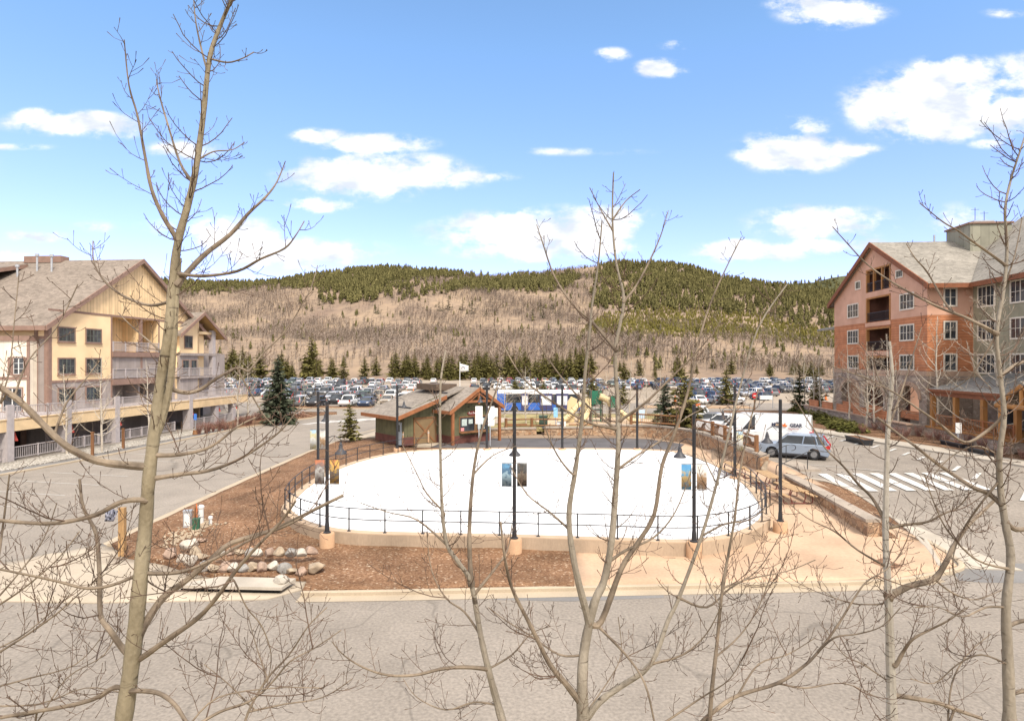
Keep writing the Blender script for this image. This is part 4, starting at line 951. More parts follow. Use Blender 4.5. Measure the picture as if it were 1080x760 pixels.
ZE, ZP, YC, YL = 11.3, 19.0, 12.2, 24.4
mb = MB(); op = [(8.0,15.35,8.95,12.6),(8.0,15.35,6.05,8.35),(8.0,15.35,3.3,5.35)]
mb.panel(0, YL, 6.0, ZE, -.3, 0, op); mb.panel(2.2, YL-2.2, ZE, 12.7, -.3, 0, op)
mb.prism([(0,ZE),(2.2,ZE),(2.2,12.7)], -.3, 0); mb.prism([(YL,ZE),(YL-2.2,12.7),(YL-2.2,ZE)], -.3, 0)
mb.panel(-30, -.3, ZE-1.1, ZE, 0, .3, (), 'y'); mb.build('wall', LY, B1)
mb = MB(); mb.prism([(2.2,12.7),(YL-2.2,12.7),(YC,ZP)], -.28, .0); mb.build('gable_siding', LYB, B1)
mb = MB(); mb.panel(0, YL, 3.3, 6.0, -.3, 0, op); mb.panel(YL, 34, 0, 8.9, -3, -2.7, ()); mb.build('lower_wall', LG, B1)
mb = MB(); mb.box(-9,-.31,0,.3,0,ZE-1.1); mb.box(-30,-9,.02,.3,0,ZE-1.1); mb.box(-2.2,-1.9,0,YL,0,3.3)
mb.build('side_wall', LG, B1)
mb = MB()                                             # trim boards, set proud
mb.box(0,.06,-.02,.35,3.3,ZE); mb.box(0,.05,0,YL,12.62,12.82); mb.box(0,.05,.35,8.0,5.9,6.12); mb.box(0,.05,15.35,18,5.9,6.12)
for z0, z1 in ((8.38,8.93),(5.4,6.02)): mb.box(-.05,.22,7.9,15.45,z0,z1)
mb.box(0,.05,7.82,8.0,3.3,12.6); mb.box(0,.05,15.35,15.53,3.3,12.6); mb.box(-.25,.03,12.35,12.65,8.95,12.6); mb.box(-.25,.03,12.35,12.65,6.05,8.35)
mb.box(-.35,0,-.06,-.0,3.3,ZE-.05); mb.box(-30,-.36,-.06,0,10.0,10.25); mb.box(-1.35,-1.0,-.06,0,3.3,ZE-.05)
mb.build('trim', LT, B1)
for z0, z1, mm in ((8.95,12.6,LYB),(6.05,8.35,LG),(3.3,5.35,LG)):
    mb = MB(); mb.box(-2.3,-2.2,8,15.35,z0,z1); mb.box(-2.2,-.3,7.95,8.0,z0,z1); mb.box(-2.2,-.3,15.35,15.4,z0,z1); mb.box(-2.2,-.3,12.4,12.6,z0,z1); mb.box(-2.3,-.3,8,15.35,z1,z1+.05); mb.box(-2.3,-.3,8,15.35,z0-.05,z0)
    rc = mb.build('balcony', mm, B1)
    for a in (8.5, 12.9): window(rc, 'x', -2.2, a, a+1.5, z0+.1, z0+1.95, LWF, 1, 2, 1)
    if z0 > 4:
        railing('balcony_rail', B1, 'x', .08, 8.05, 15.3, z0, 1.05, LGR)
for a0, a1 in ((1.15,3.0),(4.5,6.4)):
    for z0, z1 in ((9.85,11.1),(6.75,8.15),(3.9,5.3)): window(B1, 'x', 0, a0, a1, z0, z1, LWF, 1, 4, 2, .12, True, LT)
# cream bay on the side that faces the car park end
mb = MB(); mb.panel(-30,-1.05,3.3,10.0,-.9,0,(),'y'); bay = mb.build('cream_bay', LC, B1)
mb = MB(); mb.box(-30,-.95,-1.02,.0,9.8,10.25); mb.box(-30,-.98,-.97,-.9,6.25,6.5); mb.box(-1.25,-.98,-.96,-.9,3.3,9.8); mb.build('bay_trim', LT, bay)
window(bay, 'y', -.9, -2.55, -1.55+.0, 6.75, 8.25, M['white'], -1, 2, 3, .09, True, LT); MB().box(-3.15,-2.68,-.95,-.9,6.65,8.3).build('shutter', LT, bay); MB().box(-1.42,-1.27+.0,-.95,-.9,6.65,8.3).build('shutter', LT, bay)
window(bay, 'y', -.9, -5.6, -4.6, 6.75, 8.25, M['white'], -1, 2, 3, .09, True, LT); MB().box(-6.2,-5.72,-.95,-.9,6.65,8.3).build('shutter', LT, bay); MB().box(-4.47,-4.0,-.95,-.9,6.65,8.3).build('shutter', LT, bay)
window(bay, 'y', -.9, -3.6, -1.75, 3.35, 5.45, M['white'], -1, 2, 1, .12, False, LT)
# roofs
ov, eo, th = .45, .75, .32; k = (ZP-ZE)/YC
def gz_(y): return ZP - k*abs(y-YC)+.35
mb = MB(); mb.slab([(ov,-eo,gz_(-eo)),(ov,YC,gz_(YC)),(-34,YC,gz_(YC)),(-34,-eo,gz_(-eo))], th); mb.slab([(ov,YL+eo,gz_(YL+eo)),(-34,YL+eo,gz_(YL+eo)),(-34,YC,gz_(YC)),(ov,YC,gz_(YC))], th)
rf = mb.build('roof', LR, B1)
mb = MB()
for sgn in (-1, 1):
    ye = YC+sgn*(YC+eo); mb.add([(ov+.0,ye,gz_(ye)-.45),(ov+.12,ye,gz_(ye)-.45),(ov+.12,ye,gz_(ye)+.04),(ov,ye,gz_(ye)+.04),(ov,YC,gz_(YC)-.45),(ov+.12,YC,gz_(YC)-.45),(ov+.12,YC,gz_(YC)+.04),(ov,YC,gz_(YC)+.04)], [(0,1,2,3),(4,5,6,7),(0,1,5,4),(1,2,6,5),(2,3,7,6),(3,0,4,7)])
mb.box(-34,ov,-eo-.12,-eo,gz_(-eo)-.42,gz_(-eo)-.0); mb.box(-34,ov,YL+eo,YL+eo+.12,gz_(-eo)-.42,gz_(-eo)); mb.build('fascia', LT, rf)
for x_, y_, z_ in ((-10.2,9.8,1.6),(-8.3,9.6,1.6),(-11.4,8.6,1.0)):
    mb = MB(); mb.cyl(x_, y_, gz_(y_)-.2, gz_(y_)+z_, .1, 10); mb.cyl(x_, y_, gz_(y_)+z_-.0, gz_(y_)+z_+.28, .2, 10); mb.build('vent_pipe', M['steel'], rf)
mb = MB(); mb.box(-13.5,-9,YC-.6,YC+.6,gz_(YC)-.3,gz_(YC)+.45); mb.build('ridge_vent', LT, rf)
mb = MB(); yd = 5.2; mb.box(-26,-13.8,yd,YC-2,gz_(yd)-.6,gz_(yd)+1.9); dm = mb.build('dormer', LYB, B1)
mb = MB(); mb.slab([(-26.5,yd-.8,gz_(yd)+2.05),(-12.4,yd-.8,gz_(yd)+2.05),(-12.4,YC-1.2,gz_(YC-1.2)+.25),(-26.5,YC-1.2,gz_(YC-1.2)+.25)], .3); mb.build('dormer_roof', LR, dm)
mb = MB(); mb.box(-26.5,-12.4,yd-.95,-.8+yd,gz_(yd)+1.6,gz_(yd)+2.07); mb.bar((-12.35,yd-.8,gz_(yd)+1.85),(-12.35,YC-1.3,gz_(YC-1.3)),.1,.4); mb.build('dormer_trim', LT, dm)
window(dm, 'y', yd, -20, -18, gz_(yd)+.5, gz_(yd)+1.5, M['white'], -1, 2, 1)
# small gabled wing with an open porch at its end
YA, YB, WC = 18.4, 22.4, 22.45
wz = lambda y: 14.0-.62*abs(y-WC)+.2
mb = MB(); mb.panel(YA, YB, 8.9, 12.1, .3, .6, [(19.4,20.9,9.6,11.0)]); mb.prism([(18.4,11.6),(YB,11.6),(YB,13.8),(18.9,11.65)], .32, .58); mb.box(-6,.3,YA,YA+.3,3.3,11.6); mb.box(-6,.6,YB-.3,YB,3.3,13.6); mb.build('wing_wall', LY, B1)
mb = MB(); mb.panel(YA, YB, 3.3, 8.9, .3, .6, [(19.0,20.2,6.1,8.0),(20.7,21.8,6.1,8.0)]); mb.box(-6,.8,YA,27.2,5.75,6.05); mb.box(-6,.8,YA,27.2,8.6,8.92); mb.build('wing_lower_wall', LG, B1)
mb = MB(); mb.slab([(1.3,17.6,wz(17.6)),(1.3,WC,wz(WC)),(-8,WC,wz(WC)),(-8,17.6,wz(17.6))], .25); mb.slab([(1.3,27.5,wz(27.5)),(-8,27.5,wz(27.5)),(-8,WC,wz(WC)),(1.3,WC,wz(WC))], .25); wr_ = mb.build('wing_roof', LR, B1)
mb = MB()
for ye in (17.6, 27.5): mb.bar((1.36,ye,wz(ye)-.15),(1.36,WC,wz(WC)-.15),.1,.38,up=(1,0,0)) if False else mb.add([(1.3,ye,wz(ye)-.4),(1.42,ye,wz(ye)-.4),(1.42,ye,wz(ye)+.04),(1.3,ye,wz(ye)+.04),(1.3,WC,wz(WC)-.4),(1.42,WC,wz(WC)-.4),(1.42,WC,wz(WC)+.04),(1.3,WC,wz(WC)+.04)], [(0,1,2,3),(4,5,6,7),(0,1,5,4),(1,2,6,5),(2,3,7,6),(3,0,4,7)])
mb.build('fascia', LT, wr_)
mb = MB()
for ye in (17.7, 27.4): mb.add([(1.25,ye,wz(ye)-.27),(1.25,WC,wz(WC)-.27),(-6,WC,wz(WC)-.27),(-6,ye,wz(ye)-.27)], [(0,1,2,3)])
mb.build('soffit', LSF, wr_)
window(B1, 'x', .6, 19.4, 20.9, 9.6, 11.0, LWF, 1, 2, 1, .1, False, LT)
for a0, a1 in ((19.0,20.2),(20.7,21.8)): window(B1, 'x', .6, a0, a1, 6.1, 8.0, LWF, 1, 2, 1, .1, False, LT)
mb = MB(); mb.box(.2,.75,25.2,25.9,3.3,12.0); mb.build('pillar', LGR, B1); mb = MB(); mb.box(.3,.6,22.4,27.0,11.4,11.75); mb.build('porch_beam', LBM, B1)
railing('balcony_rail', B1, 'x', .6, 22.5, 27, 6.05, 1.05, LGR); railing('balcony_rail', B1, 'x', .75, 15.7, 22.3, 6.05, 1.05, LGR)
# walkway deck along the street
DX = 4.0
mb = MB(); mb.box(-1.9,DX-.25,-16,28,3.05,3.25); mb.box(-22,-1.9,-16,-.95,3.05,3.25); dk_ = mb.build('deck', LGR, B1)
mb = MB(); mb.box(DX-.25,DX,-16.5,28.2,2.38,3.3); mb.box(DX-.3,DX+.06,-16.5,28.2,3.3,3.36); mb.build('fascia_beam', LBM, B1)
railing('deck_rail', B1, 'x', DX-.15, -16, 28, 3.36, 1.0, LGR, .15, 2.9)
for y in (-14,-8,-2.3,3.6,9.5,15.4,21,25):
    mb = MB(); mb.box(DX-.78,DX-.1,y-.34,y+.34,-.1,2.38); mb.box(DX-.1+.002,DX+.08,y-.30,y+.30,.0,4.5) if y < 16 else None; mb.box(DX-.86,DX-.02,y-.42,y+.42,-.1,.35); mb.build('pillar', LGR, B1)
    mb = MB(); mb.lathe([(.03,2.28),(.05,2.1),(.16,1.75),(.22,1.55),(.02,1.6)], 10, 0, (DX-.4,y+.85,0)); mb.build('hanging_lantern', mat('red_lantern', (.40,.06,.04), .6, .2, 4), B1, True)
for a0, a1 in ((-16,-8.35),(-7.65,-2.65),(-1.95,3.25),(3.95,9.15),(9.85,12.8),(16.2,20.65),(21.35,24.65)):
    railing('picket_rail', B1, 'x', DX-.25, a0, a1, .1, 1.0, LGR, .17, 2.0)
mb = MB(); mb.panel(-16, 28, 0, 3.05, -2.6, -2.35, ()); mb.build('shopfront', LDK, B1)
for i in range(9):
    y = -14+4.6*i; mb = MB(); mb.box(-2.35,-2.15,y-.25,y+.25,0,3.05); mb.build('shopfront_pier', LT, B1); window(B1, 'x', -2.35, y+.8, y+3.6, .5, 2.5, LGR, 1, 2, 1, .08)
mb = MB(); mb.box(-30,-.5,YL-.3,YL,0,ZE); mb.box(-34,-33.7,0,YL,0,ZE); mb.build('back_wall', LY, B1)

# ------------------------------------------------------------------ red and green building on the right
RPk = mat('salmon_stucco', (.52,.30,.205), .9, .09, .5, fine=.06, fscale=15, tint=(.55,.325,.23))
ROr = stripes('orange_cedar_lap_siding', (.42,.165,.075), 'z', .26, .62, .14, tint=(.47,.195,.092))
RGr = stripes('sage_board_and_batten', (.27,.25,.175), 'xy', .61, .8, .07, bump=.3)
RSt = cells('ledge_stone', [(.20,.155,.125),(.33,.26,.21),(.27,.205,.165),(.42,.34,.28)], 1.9, (.22,.18,.14), .05, stretch=(1,1,2.2))
RSh = shingle_mat('grey_shingles', (.225,.205,.175))
RTr = mat('rust_brown_trim', (.20,.075,.035), .75, .15, 2)
RWd = mat('honey_timber', (.33,.155,.05), .75, .2, 2, stretch=(1,1,.3))
RWh = mat('off_white_frame', (.62,.56,.47), .6, .06, 3)
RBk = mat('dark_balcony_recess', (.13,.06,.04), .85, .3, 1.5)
RArc = mat('sandstone_arch', (.38,.26,.185), .9, .15, 1.5, fine=.1, fscale=15)
RMr = mat('standing_seam_metal_roof', (.24,.235,.225), .45, .1, 1.5, metal=.3)
B2 = thing('hotel_building', 'tall salmon and orange gabled hotel with sage green wing and stone base on the right', 'building', (38.4, 57, 0), -A)
ZE2, ZP2, YC2, YL2 = 15.2, 20.5, 10.0, 20.0
hol = [(6.5,11.7,12.2,14.9),(6.5,11.7,9.05,11.55),(6.5,11.7,6.9,8.45)]
mb = MB(); mb.panel(0, YL2, 12.2, ZE2, 0, .3, hol); k2 = (ZP2-ZE2)/YC2
yt = YC2-(18.0-ZE2)/k2
mb.panel((18.1-ZE2)/k2, YL2-(18.1-ZE2)/k2, ZE2, 18.1, 0, .3, [(6.5,11.7,15.5,18.0)]); y18 = (18.1-ZE2)/k2
mb.prism([(0,ZE2),(y18,ZE2),(y18,18.1)], 0, .3); mb.prism([(YL2,ZE2),(YL2-y18,18.1),(YL2-y18,ZE2)], 0, .3); mb.prism([(y18,18.1),(YL2-y18,18.1),(YC2,ZP2)], 0, .3)
mb.panel(.3, 4.0, 12.2, ZE2, 0, .3, (), 'y'); mb.build('upper_wall', RPk, B2)
mb = MB(); mb.panel(0, YL2, 7.0, 12.2, .015, .3, hol); mb.panel(.3, 4.0, 7.0, 12.2, .015, .3, (), 'y'); mb.build('middle_wall', ROr, B2)
mb = MB(); mb.box(-.12,.3,-.12,YL2+.1,6.55,7.0); mb.box(.3,4.0,-.12,.3,6.55,7.0); mb.build('stone_band', RArc, B2)
arch = [(13.2,17.8),(7.9,12.0),(1.2,4.7)]
def arch_wall(mb, y0, y1, z0, z1, x0, x1, arches, zs, zt):
    ys = y0
    for a, b in sorted(arches):
        mb.box(x0, x1, ys, a, z0, z1); c, r = (a+b)/2, (b-a)/2; n = 14
        pts = [(c-r*math.cos(math.pi*i/n), zs+(zt-zs)*math.sin(math.pi*i/n)) for i in range(n+1)]
        for p_, q_ in zip(pts, pts[1:]): mb.prism([p_, q_, (q_[0], z1), (p_[0], z1)], x0, x1)
        ys = b
    mb.box(x0, x1, ys, y1, z0, z1)
mb = MB(); arch_wall(mb, -.1, YL2+.1, .3, 6.55, -.08, .5, arch, 4.3, 5.55); mb.box(.5,4.0,-.1,.4,.3,6.55); mb.build('stone_base', RSt, B2)
for a, b in arch:
    mb = MB(); c, r = (a+b)/2, (b-a)/2; n = 14
    P_ = [(c-r*math.cos(math.pi*i/n), 4.3+1.25*math.sin(math.pi*i/n)) for i in range(n+1)]; Q_ = [(c-(r+.4)*math.cos(math.pi*i/n), 4.3+1.65*math.sin(math.pi*i/n)) for i in range(n+1)]
    for i in range(n): mb.prism([P_[i],P_[i+1],Q_[i+1],Q_[i]], -.16, .1)
    mb.build('arch_surround', RArc, B2)
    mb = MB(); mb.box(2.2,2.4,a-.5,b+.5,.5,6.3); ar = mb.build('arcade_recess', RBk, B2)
    mb = MB(); mb.box(2.05,2.2,a+.5,a+1.9,2.0,4.5); mb.build('door', RTr, ar); mb = MB(); mb.box(2.1,2.2,a+2.2,b-.4,2.6,4.6); mb.build('window', M['glass'], ar)
    mb = MB(); mb.box(.05,.15,a,b,2.3,3.1); mb.build('guard_panel', ROr, B2)
for (y0, y1, z0, z1) in hol + [(6.5,11.7,15.5,18.0)]:
    mb = MB(); mb.box(2.0,2.1,y0-.2,y1+.2,z0,z1); mb.box(.3,2.0,y0-.2,y0,z0,z1); mb.box(.3,2.0,y1,y1+.2,z0,z1); mb.box(.3,2.1,y0,y1,z1,z1+.06); mb.box(.3,2.1,y0,y1,z0-.06,z0)
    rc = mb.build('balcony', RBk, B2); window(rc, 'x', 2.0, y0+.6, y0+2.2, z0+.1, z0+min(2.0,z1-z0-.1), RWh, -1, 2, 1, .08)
    mb = MB(); mb.box(-.02,.06,y0,y1,z0+.95,z0+1.02); mb.box(-.02,.04,y0,y1,z0+.1,z0+.15)
    for i in range(40): yy_ = y0+(y1-y0)*i/39; mb.box(0,.02,yy_-.012,yy_+.012,z0+.15,z0+.95)
    mb.build('balcony_rail', M['black'], B2)
    mb = MB(); mb.box(-.06,.25,y1-.22,y1,z0,z1); mb.box(-.06,.25,y0,y0+.18,z0,z1); mb.box(-.05,.25,y0,y1,z1-.18,z1)
    if z0 > 15: mb.box(-.06,.2,y0+1.65,y0+1.85,z0,z1-.18); mb.box(-.06,.2,y0+3.4,y0+3.6,z0,z1-.18)
    mb.build('timber_surround', RWd, B2)
    if z0 < 15: mb = MB(); mb.box(-.1,.12,y0-.1,y1+.1,z0-.5,z0-.07); mb.build('balcony_edge', RPk, B2)
for a0, a1, xs in ((2.2,4.6,0),(13.6,16.2,0)):
    for z0, z1 in ((13.05,14.5),(10.0,11.45),(6.98+.15,8.5)): window(B2, 'x', 0, a0, a1, z0, z1, RWh, -1, 4, 2, .1, False, RWh)
for a0, a1 in ((4.2,5.35),(13.1,14.2)): window(B2, 'x', 0, a0, a1, 16.35 if a0 < 9 else 16.2, 17.0, RWh, -1, 3, 1, .1, False, RWh)
for z0, z1 in ((13.05,14.6),(10.0,11.55),(7.1,8.55)): window(B2, 'y', 0, 1.5, 2.5, z0, z1, RWh, -1, 2, 2, .1, False, RWh)
mb = MB(); mb.box(3.3,3.7,-.15,0,14.0,14.5); mb.build('wall_vent', RPk, B2)
# sage wing running toward the camera
mb = MB(); mb.panel(-26, .0, 5.0, ZE2, 4.0, 4.3, ()); mb.box(4.3,20,-26.3,-26,0,ZE2); mb.build('sage_wall', RGr, B2)
mb = MB(); mb.box(3.94,4.3,-26,-.1,.3,5.0); mb.build('sage_wing_base', RSt, B2)
for i in range(6):
    a1 = -.75-4.15*i
    for z0, z1 in ((12.85,14.6),(9.85,11.5),(6.9,8.5)): window(B2, 'x', 4.0, a1-2.2, a1, z0, z1, RWh, -1, 4, 2, .1, False, RWh)
z2 = lambda y: ZP2-k2*abs(y-YC2)+.3
mb = MB(); mb.slab([(-.4,-.9,z2(-.9)),(16,-.9,z2(-.9)),(16,YC2,z2(YC2)),(-.4,YC2,z2(YC2))], .3); mb.slab([(-.4,YL2+.9,z2(-.9)),(-.4,YC2,z2(YC2)),(16,YC2,z2(YC2)),(16,YL2+.9,z2(-.9))], .3); r2 = mb.build('roof', RSh, B2)
mb = MB()
for ye in (-.9, YL2+.9): mb.add([(-.52,ye,z2(ye)-.5),(-.4,ye,z2(ye)-.5),(-.4,ye,z2(ye)+.05),(-.52,ye,z2(ye)+.05),(-.52,YC2,z2(YC2)-.5),(-.4,YC2,z2(YC2)-.5),(-.4,YC2,z2(YC2)+.05),(-.52,YC2,z2(YC2)+.05)], [(0,1,2,3),(4,5,6,7),(0,1,5,4),(1,2,6,5),(2,3,7,6),(3,0,4,7)])
mb.box(-.4,3.3,-1.03,-.9,z2(-.9)-.42,z2(-.9)); mb.box(-.4,16,YL2+.9,YL2+1.03,z2(-.9)-.42,z2(-.9)); mb.box(-.38,-.01,-.85,-.3,z2(-.9)-.42,z2(-.9)-.32); mb.build('fascia', RTr, r2)
def sg(x): return z2(-.9)+(x-3.2)*.72
mb = MB(); mb.slab([(3.2,-26.5,sg(3.2)),(19,-26.5,sg(19)),(19,9,sg(19)),(10.6,9,sg(10.6)),(3.2,-1.0,sg(3.2))], .3); mb.build('sage_wing_roof', RSh, B2)
mb = MB(); mb.box(3.08,3.2,-26.5,-1.03,sg(3.2)-.42,sg(3.2)+.02); mb.build('fascia', RTr, r2)
mb = MB(); mb.add([(7.2,-6.0,sg(7.2)+.12),(9.3,-6.0,sg(9.3)+.12),(9.3,-4.7,sg(9.3)+.12),(7.2,-4.7,sg(7.2)+.12),(7.2,-6.0,sg(7.2)-.1),(9.3,-6.0,sg(9.3)-.1),(9.3,-4.7,sg(9.3)-.1),(7.2,-4.7,sg(7.2)-.1)], [(0,1,2,3),(0,4,5,1),(1,5,6,2),(2,6,7,3),(3,7,4,0)]); sk_ = mb.build('skylight', M['dark'], r2)
mb = MB(); mb.add([(7.35,-5.88,sg(7.35)+.13),(9.15,-5.88,sg(9.15)+.13),(9.15,-4.82,sg(9.15)+.13),(7.35,-4.82,sg(7.35)+.13)], [(0,1,2,3)]); mb.build('pane', mat('skylight_glass', (.5,.55,.6), .1, .1, 2), sk_)
mb = MB(); mb.box(8.0,12,7,11,17.0,22.0); tw = mb.build('lift_tower', stripes('sage_metal_panel', (.25,.24,.185), 'xy', .8, .75, .06), B2)
mb = MB(); mb.box(7.85,12.15,6.85,11.15,22.0,22.18); mb.build('coping', LT, tw); mb = MB(); mb.box(9,11,8,9.5,22.18,22.55); mb.build('roof_hatch', M['steel'], tw)
for x_, h_ in ((9.4,1.4),(10.3,1.0)): mb = MB(); mb.tube([(x_,8.5,22.6),(x_,8.5,22.6+h_)], .03, 5); mb.tube([(x_-.4,8.5,22.4+h_),(x_+.4,8.5,22.4+h_)], .02, 5); mb.build('antenna', M['dark'], tw)
mb = MB(); mb.cyl(6.2,YC2,z2(YC2)-.1,z2(YC2)+.7,.1,8); mb.build('vent_pipe', M['steel'], r2)
mb = MB(); mb.box(.3,.6,YL2-.3,YL2,0,ZE2); mb.box(.3,20,YL2-.3,YL2,0,ZE2); mb.build('back_wall', RPk, B2)
mb = MB(); mb.slab([(.5,YL2+.3,12.3),(-.9,YL2+1.2,12.0),(-.9,YL2+3,12.0),(4,YL2+3,12.3)], .2); mb.build('canopy', RMr, B2)
# timber porch with metal roof
pr = thing('timber_porch', 'timber porch with a grey metal roof and orange railings in front of the sage wing', 'porch', (38.4,57,0), -A)
mb = MB(); mb.slab([(-1.6,-3.0,5.5),(-.9,-13.0,5.5),(3.9,-13.0,6.9),(3.9,-3.0,6.9)], .12); mb.build('roof', RMr, pr)
mb = MB()
for i in range(18): y = -3.2-.57*i; mb.bar((-1.58+.04*i,y,5.53),(3.88,y,6.93),.04,.06)
mb.build('roof_seams', RMr, pr)
mb = MB(); mb.bar((-1.35,-3.0,5.15),(-.7,-13.0,5.15),.25,.4); mb.build('beam', RTr, pr)
mb = MB(); mb.bar((-1.62,-2.95,5.42),(-.92,-13.05,5.42),.08,.2); mb.build('gutter', RTr, pr)
for y in (-3.3,-6.2,-9.3,-12.6):
    x = -1.35-.065*(y+3); mb = MB(); mb.box(x-.17,x+.17,y-.17,y+.17,2.3,4.95); mb.build('post', RWd, pr)
mb = MB(); mb.box(-1.7,3.8,-13.2,-2.9,.4,2.15); mb.build('stone_plinth', RSt, pr)
mb = MB(); mb.box(-1.75,3.8,-13.3,-2.8,2.15,2.3); mb.build('deck', RWd, pr)
railing('railing', pr, 'x', -1.3, -13.1, -3.2, 2.3, 1.05, mat('orange_stained_rail', (.30,.12,.05), .8, .2, 3), .2, 3.1)
for i in range(3): mb = MB(); mb.box(3.8,3.93,-5.7-2.8*i,-3.7-2.8*i,2.5,4.9); mb.build('glass_door', M['glass'], pr)
# gabled entrance
en = thing('entrance_canopy', 'log gabled entrance canopy at the right end of the timber porch', 'canopy', (38.4,57,0), -A)
yc = -15.6
mb = MB(); mb.slab([(-2.6,yc+2.6,5.0),(-2.6,yc,6.6),(3.9,yc,6.6),(3.9,yc+2.6,5.0)], .2); mb.slab([(-2.6,yc-2.6,5.0),(3.9,yc-2.6,5.0),(3.9,yc,6.6),(-2.6,yc,6.6)], .2); mb.build('roof', RSh, en)
mb = MB()
for s_ in (-1, 1): mb.tube([(-2.5,yc+s_*2.5,4.75),(-2.5,yc,6.3)], .16, 8)
mb.tube([(-2.5,yc-2.3,4.8),(-2.5,yc+2.3,4.8)], .18, 8); mb.tube([(-2.5,yc,4.8),(-2.5,yc,6.2)], .14, 8); mb.build('truss', RWd, en)
for s_ in (-1, 1): mb = MB(); mb.tube([(-2.4,yc+s_*2.1,.8),(-2.4,yc+s_*2.1,4.75)], .2, 10); mb.build('log_post', RWd, en); mb = MB(); mb.box(-2.9,-1.9,yc+s_*2.1-.5,yc+s_*2.1+.5,.3,1.9); mb.build('stone_pier', RSt, en)
# low stone terrace wall in front of the arcade
t = thing('terrace_wall', 'low grey stone terrace wall with orange panels below the hotel arches', 'wall', (38.4,57,0), -A)
mb = MB(); mb.box(-3.3,-2.9,-2.5,21,.7,2.3); mb.box(-3.3,-.1,-2.9,-2.5,.7,2.3); mb.build('wall', RSt, t)
mb = MB(); mb.box(-3.4,-2.8,-3.0,21.1,2.3,2.42); mb.build('cap', RArc, t)
for a in (1,5,9,13,17): mb = MB(); mb.box(-3.15,-3.05,a,a+2.8,2.42,3.2); mb.build('timber_panel', ROr, t)
mb = MB(); mb.box(-2.9,-.1,-2.5,21,1.9,2.0); mb.build('terrace', M['concrete'], t)

# ------------------------------------------------------------------ green rental hut
GSid = stripes('olive_board_siding', (.095,.090,.050), 'xy', .32, .75, .1, tint=(.125,.118,.062))
GBase = mat('oxblood_base_panel', (.115,.045,.035), .85, .2, 2)
GRoof = shingle_mat('brown_grey_shingles', (.22,.19,.16), 1.3)
GTrim = mat('red_cedar_trim', (.24,.095,.04), .75, .2, 3)
GDoor = stripes('barn_door_planks', (.20,.135,.07), 'y', .3, .75, .1)
# local frame: x along the front (b axis), y back (a axis)
hb = math.atan2(.64, .77)
near = W(426, 469, .6)
H = thing('rental_hut', 'olive green rental hut with oxblood base and brown shingle roof behind the rink', 'building', (near[0], near[1], .5), hb)
GS2 = stripes('olive_barn_siding', (.095,.090,.050), 'xy', .32, .75, .1, tint=(.125,.118,.062))
LB, DP = 3.75, 5.3        # left part: length along front and depth
mb = MB(); mb.panel(0, LB, .75, 3.0, 0, .15, [(1.05,3.2,.0,2.3)], 'y'); mb.panel(.15, DP, .75, 2.75, 0, .15, (), 'x'); mb.prism([(0,3.0),(LB,3.0),(LB,4.3)], 0, .15, 'y'); mb.box(0,LB,DP-.15,DP,0,3)
# front part: comes 2 m forward
FX0, FX1, FY = LB, 8.1, -2.0
mb.panel(FY, 0, .75, 3.1, FX0, FX0+.15, (), 'x'); mb.panel(FX0+.15, FX1, .75, 3.1, FY, FY+.15, [(4.55,6.15,1.1,2.35),(6.45,7.45,1.1,2.35)], 'y'); mb.prism([(FX0,3.1),(FX1,3.1),((FX0+FX1)/2+.3,4.6)], FY, FY+.15, 'y'); mb.panel(FY, DP, .75, 3.1, FX1-.15, FX1, (), 'x')
mb.box(FX0, FX1, DP-.15, DP, 0, 3.1); mb.build('wall', GS2, H)
mb = MB(); mb.panel(-.04, LB, 0, .75, -.04, .15, [(1.0,3.25,-1,3)], 'y'); mb.panel(.15, DP, 0, .75, -.04, .15, (), 'x'); mb.panel(FY-.04, -.04, 0, .75, FX0-.04, FX0+.15, (), 'x'); mb.panel(FX0+.15, FX1, 0, .75, FY-.04, FY+.15, (), 'y'); mb.panel(FY+.15, DP, 0, .75, FX1-.15, FX1+.04, (), 'x'); mb.build('base_panel', GBase, H)
mb = MB(); mb.box(1.05,3.2,-.06,.02,.02,2.3); d_ = mb.build('barn_door', GDoor, H)
mb = MB(); mb.box(.95,1.05,-.1,.0,0,2.4); mb.box(3.2,3.3,-.1,.0,0,2.4); mb.box(.95,3.3,-.1,0,2.3,2.42); mb.bar((1.1,-.085,.1),(3.15,-.085,2.22),.05,.14,up=(1,0,-1)); mb.bar((3.15,-.083,.1),(1.1,-.083,2.22),.05,.14,up=(1,0,1)); mb.build('door_brace', M['wood'], d_)
mb = MB(); mb.box(-.06,0,.35,1.25,.02,2.05); d_ = mb.build('door', mat('pale_blue_grey_door', (.33,.37,.40), .6, .08, 3), H); mb = MB(); mb.box(-.08,-.06,.6,1.0,1.2,1.8); mb.build('pane', M['glass'], d_); mb = MB(); mb.box(-.12,-.06,1.1,1.16,.95,1.1); mb.build('handle', M['steel'], d_)
for a0, a1 in ((4.55,6.15),(6.45,7.45)): window(H, 'y', FY, a0, a1, 1.1, 2.35, M['dark'], -1, 2, 1, .09, False, M['wood'])
mb = MB(); mb.box(4.5,7.6,FY-.4,FY-.05,.95,1.02); mb.build('counter_shelf', M['wood'], H)
mb = MB(); mb.box(4.6,4.95,FY-.12,FY-.09,1.15,1.45); mb.build('notice', mat('pink_notice', (.6,.25,.25), .7, .1, 4), H)
mb = MB(); mb.box(4.75,5.3,FY-.05,FY-.035,1.6,2.2); mb.box(5.5,5.95,FY-.05,FY-.035,1.75,2.15); mb.box(6.55,6.85,FY-.05,FY-.035,1.2,2.2); mb.box(7.05,7.3,FY-.05,FY-.035,1.2,2.2); mb.build('window_poster', mat('pale_poster', (.42,.48,.45), .7, .2, 8), H)
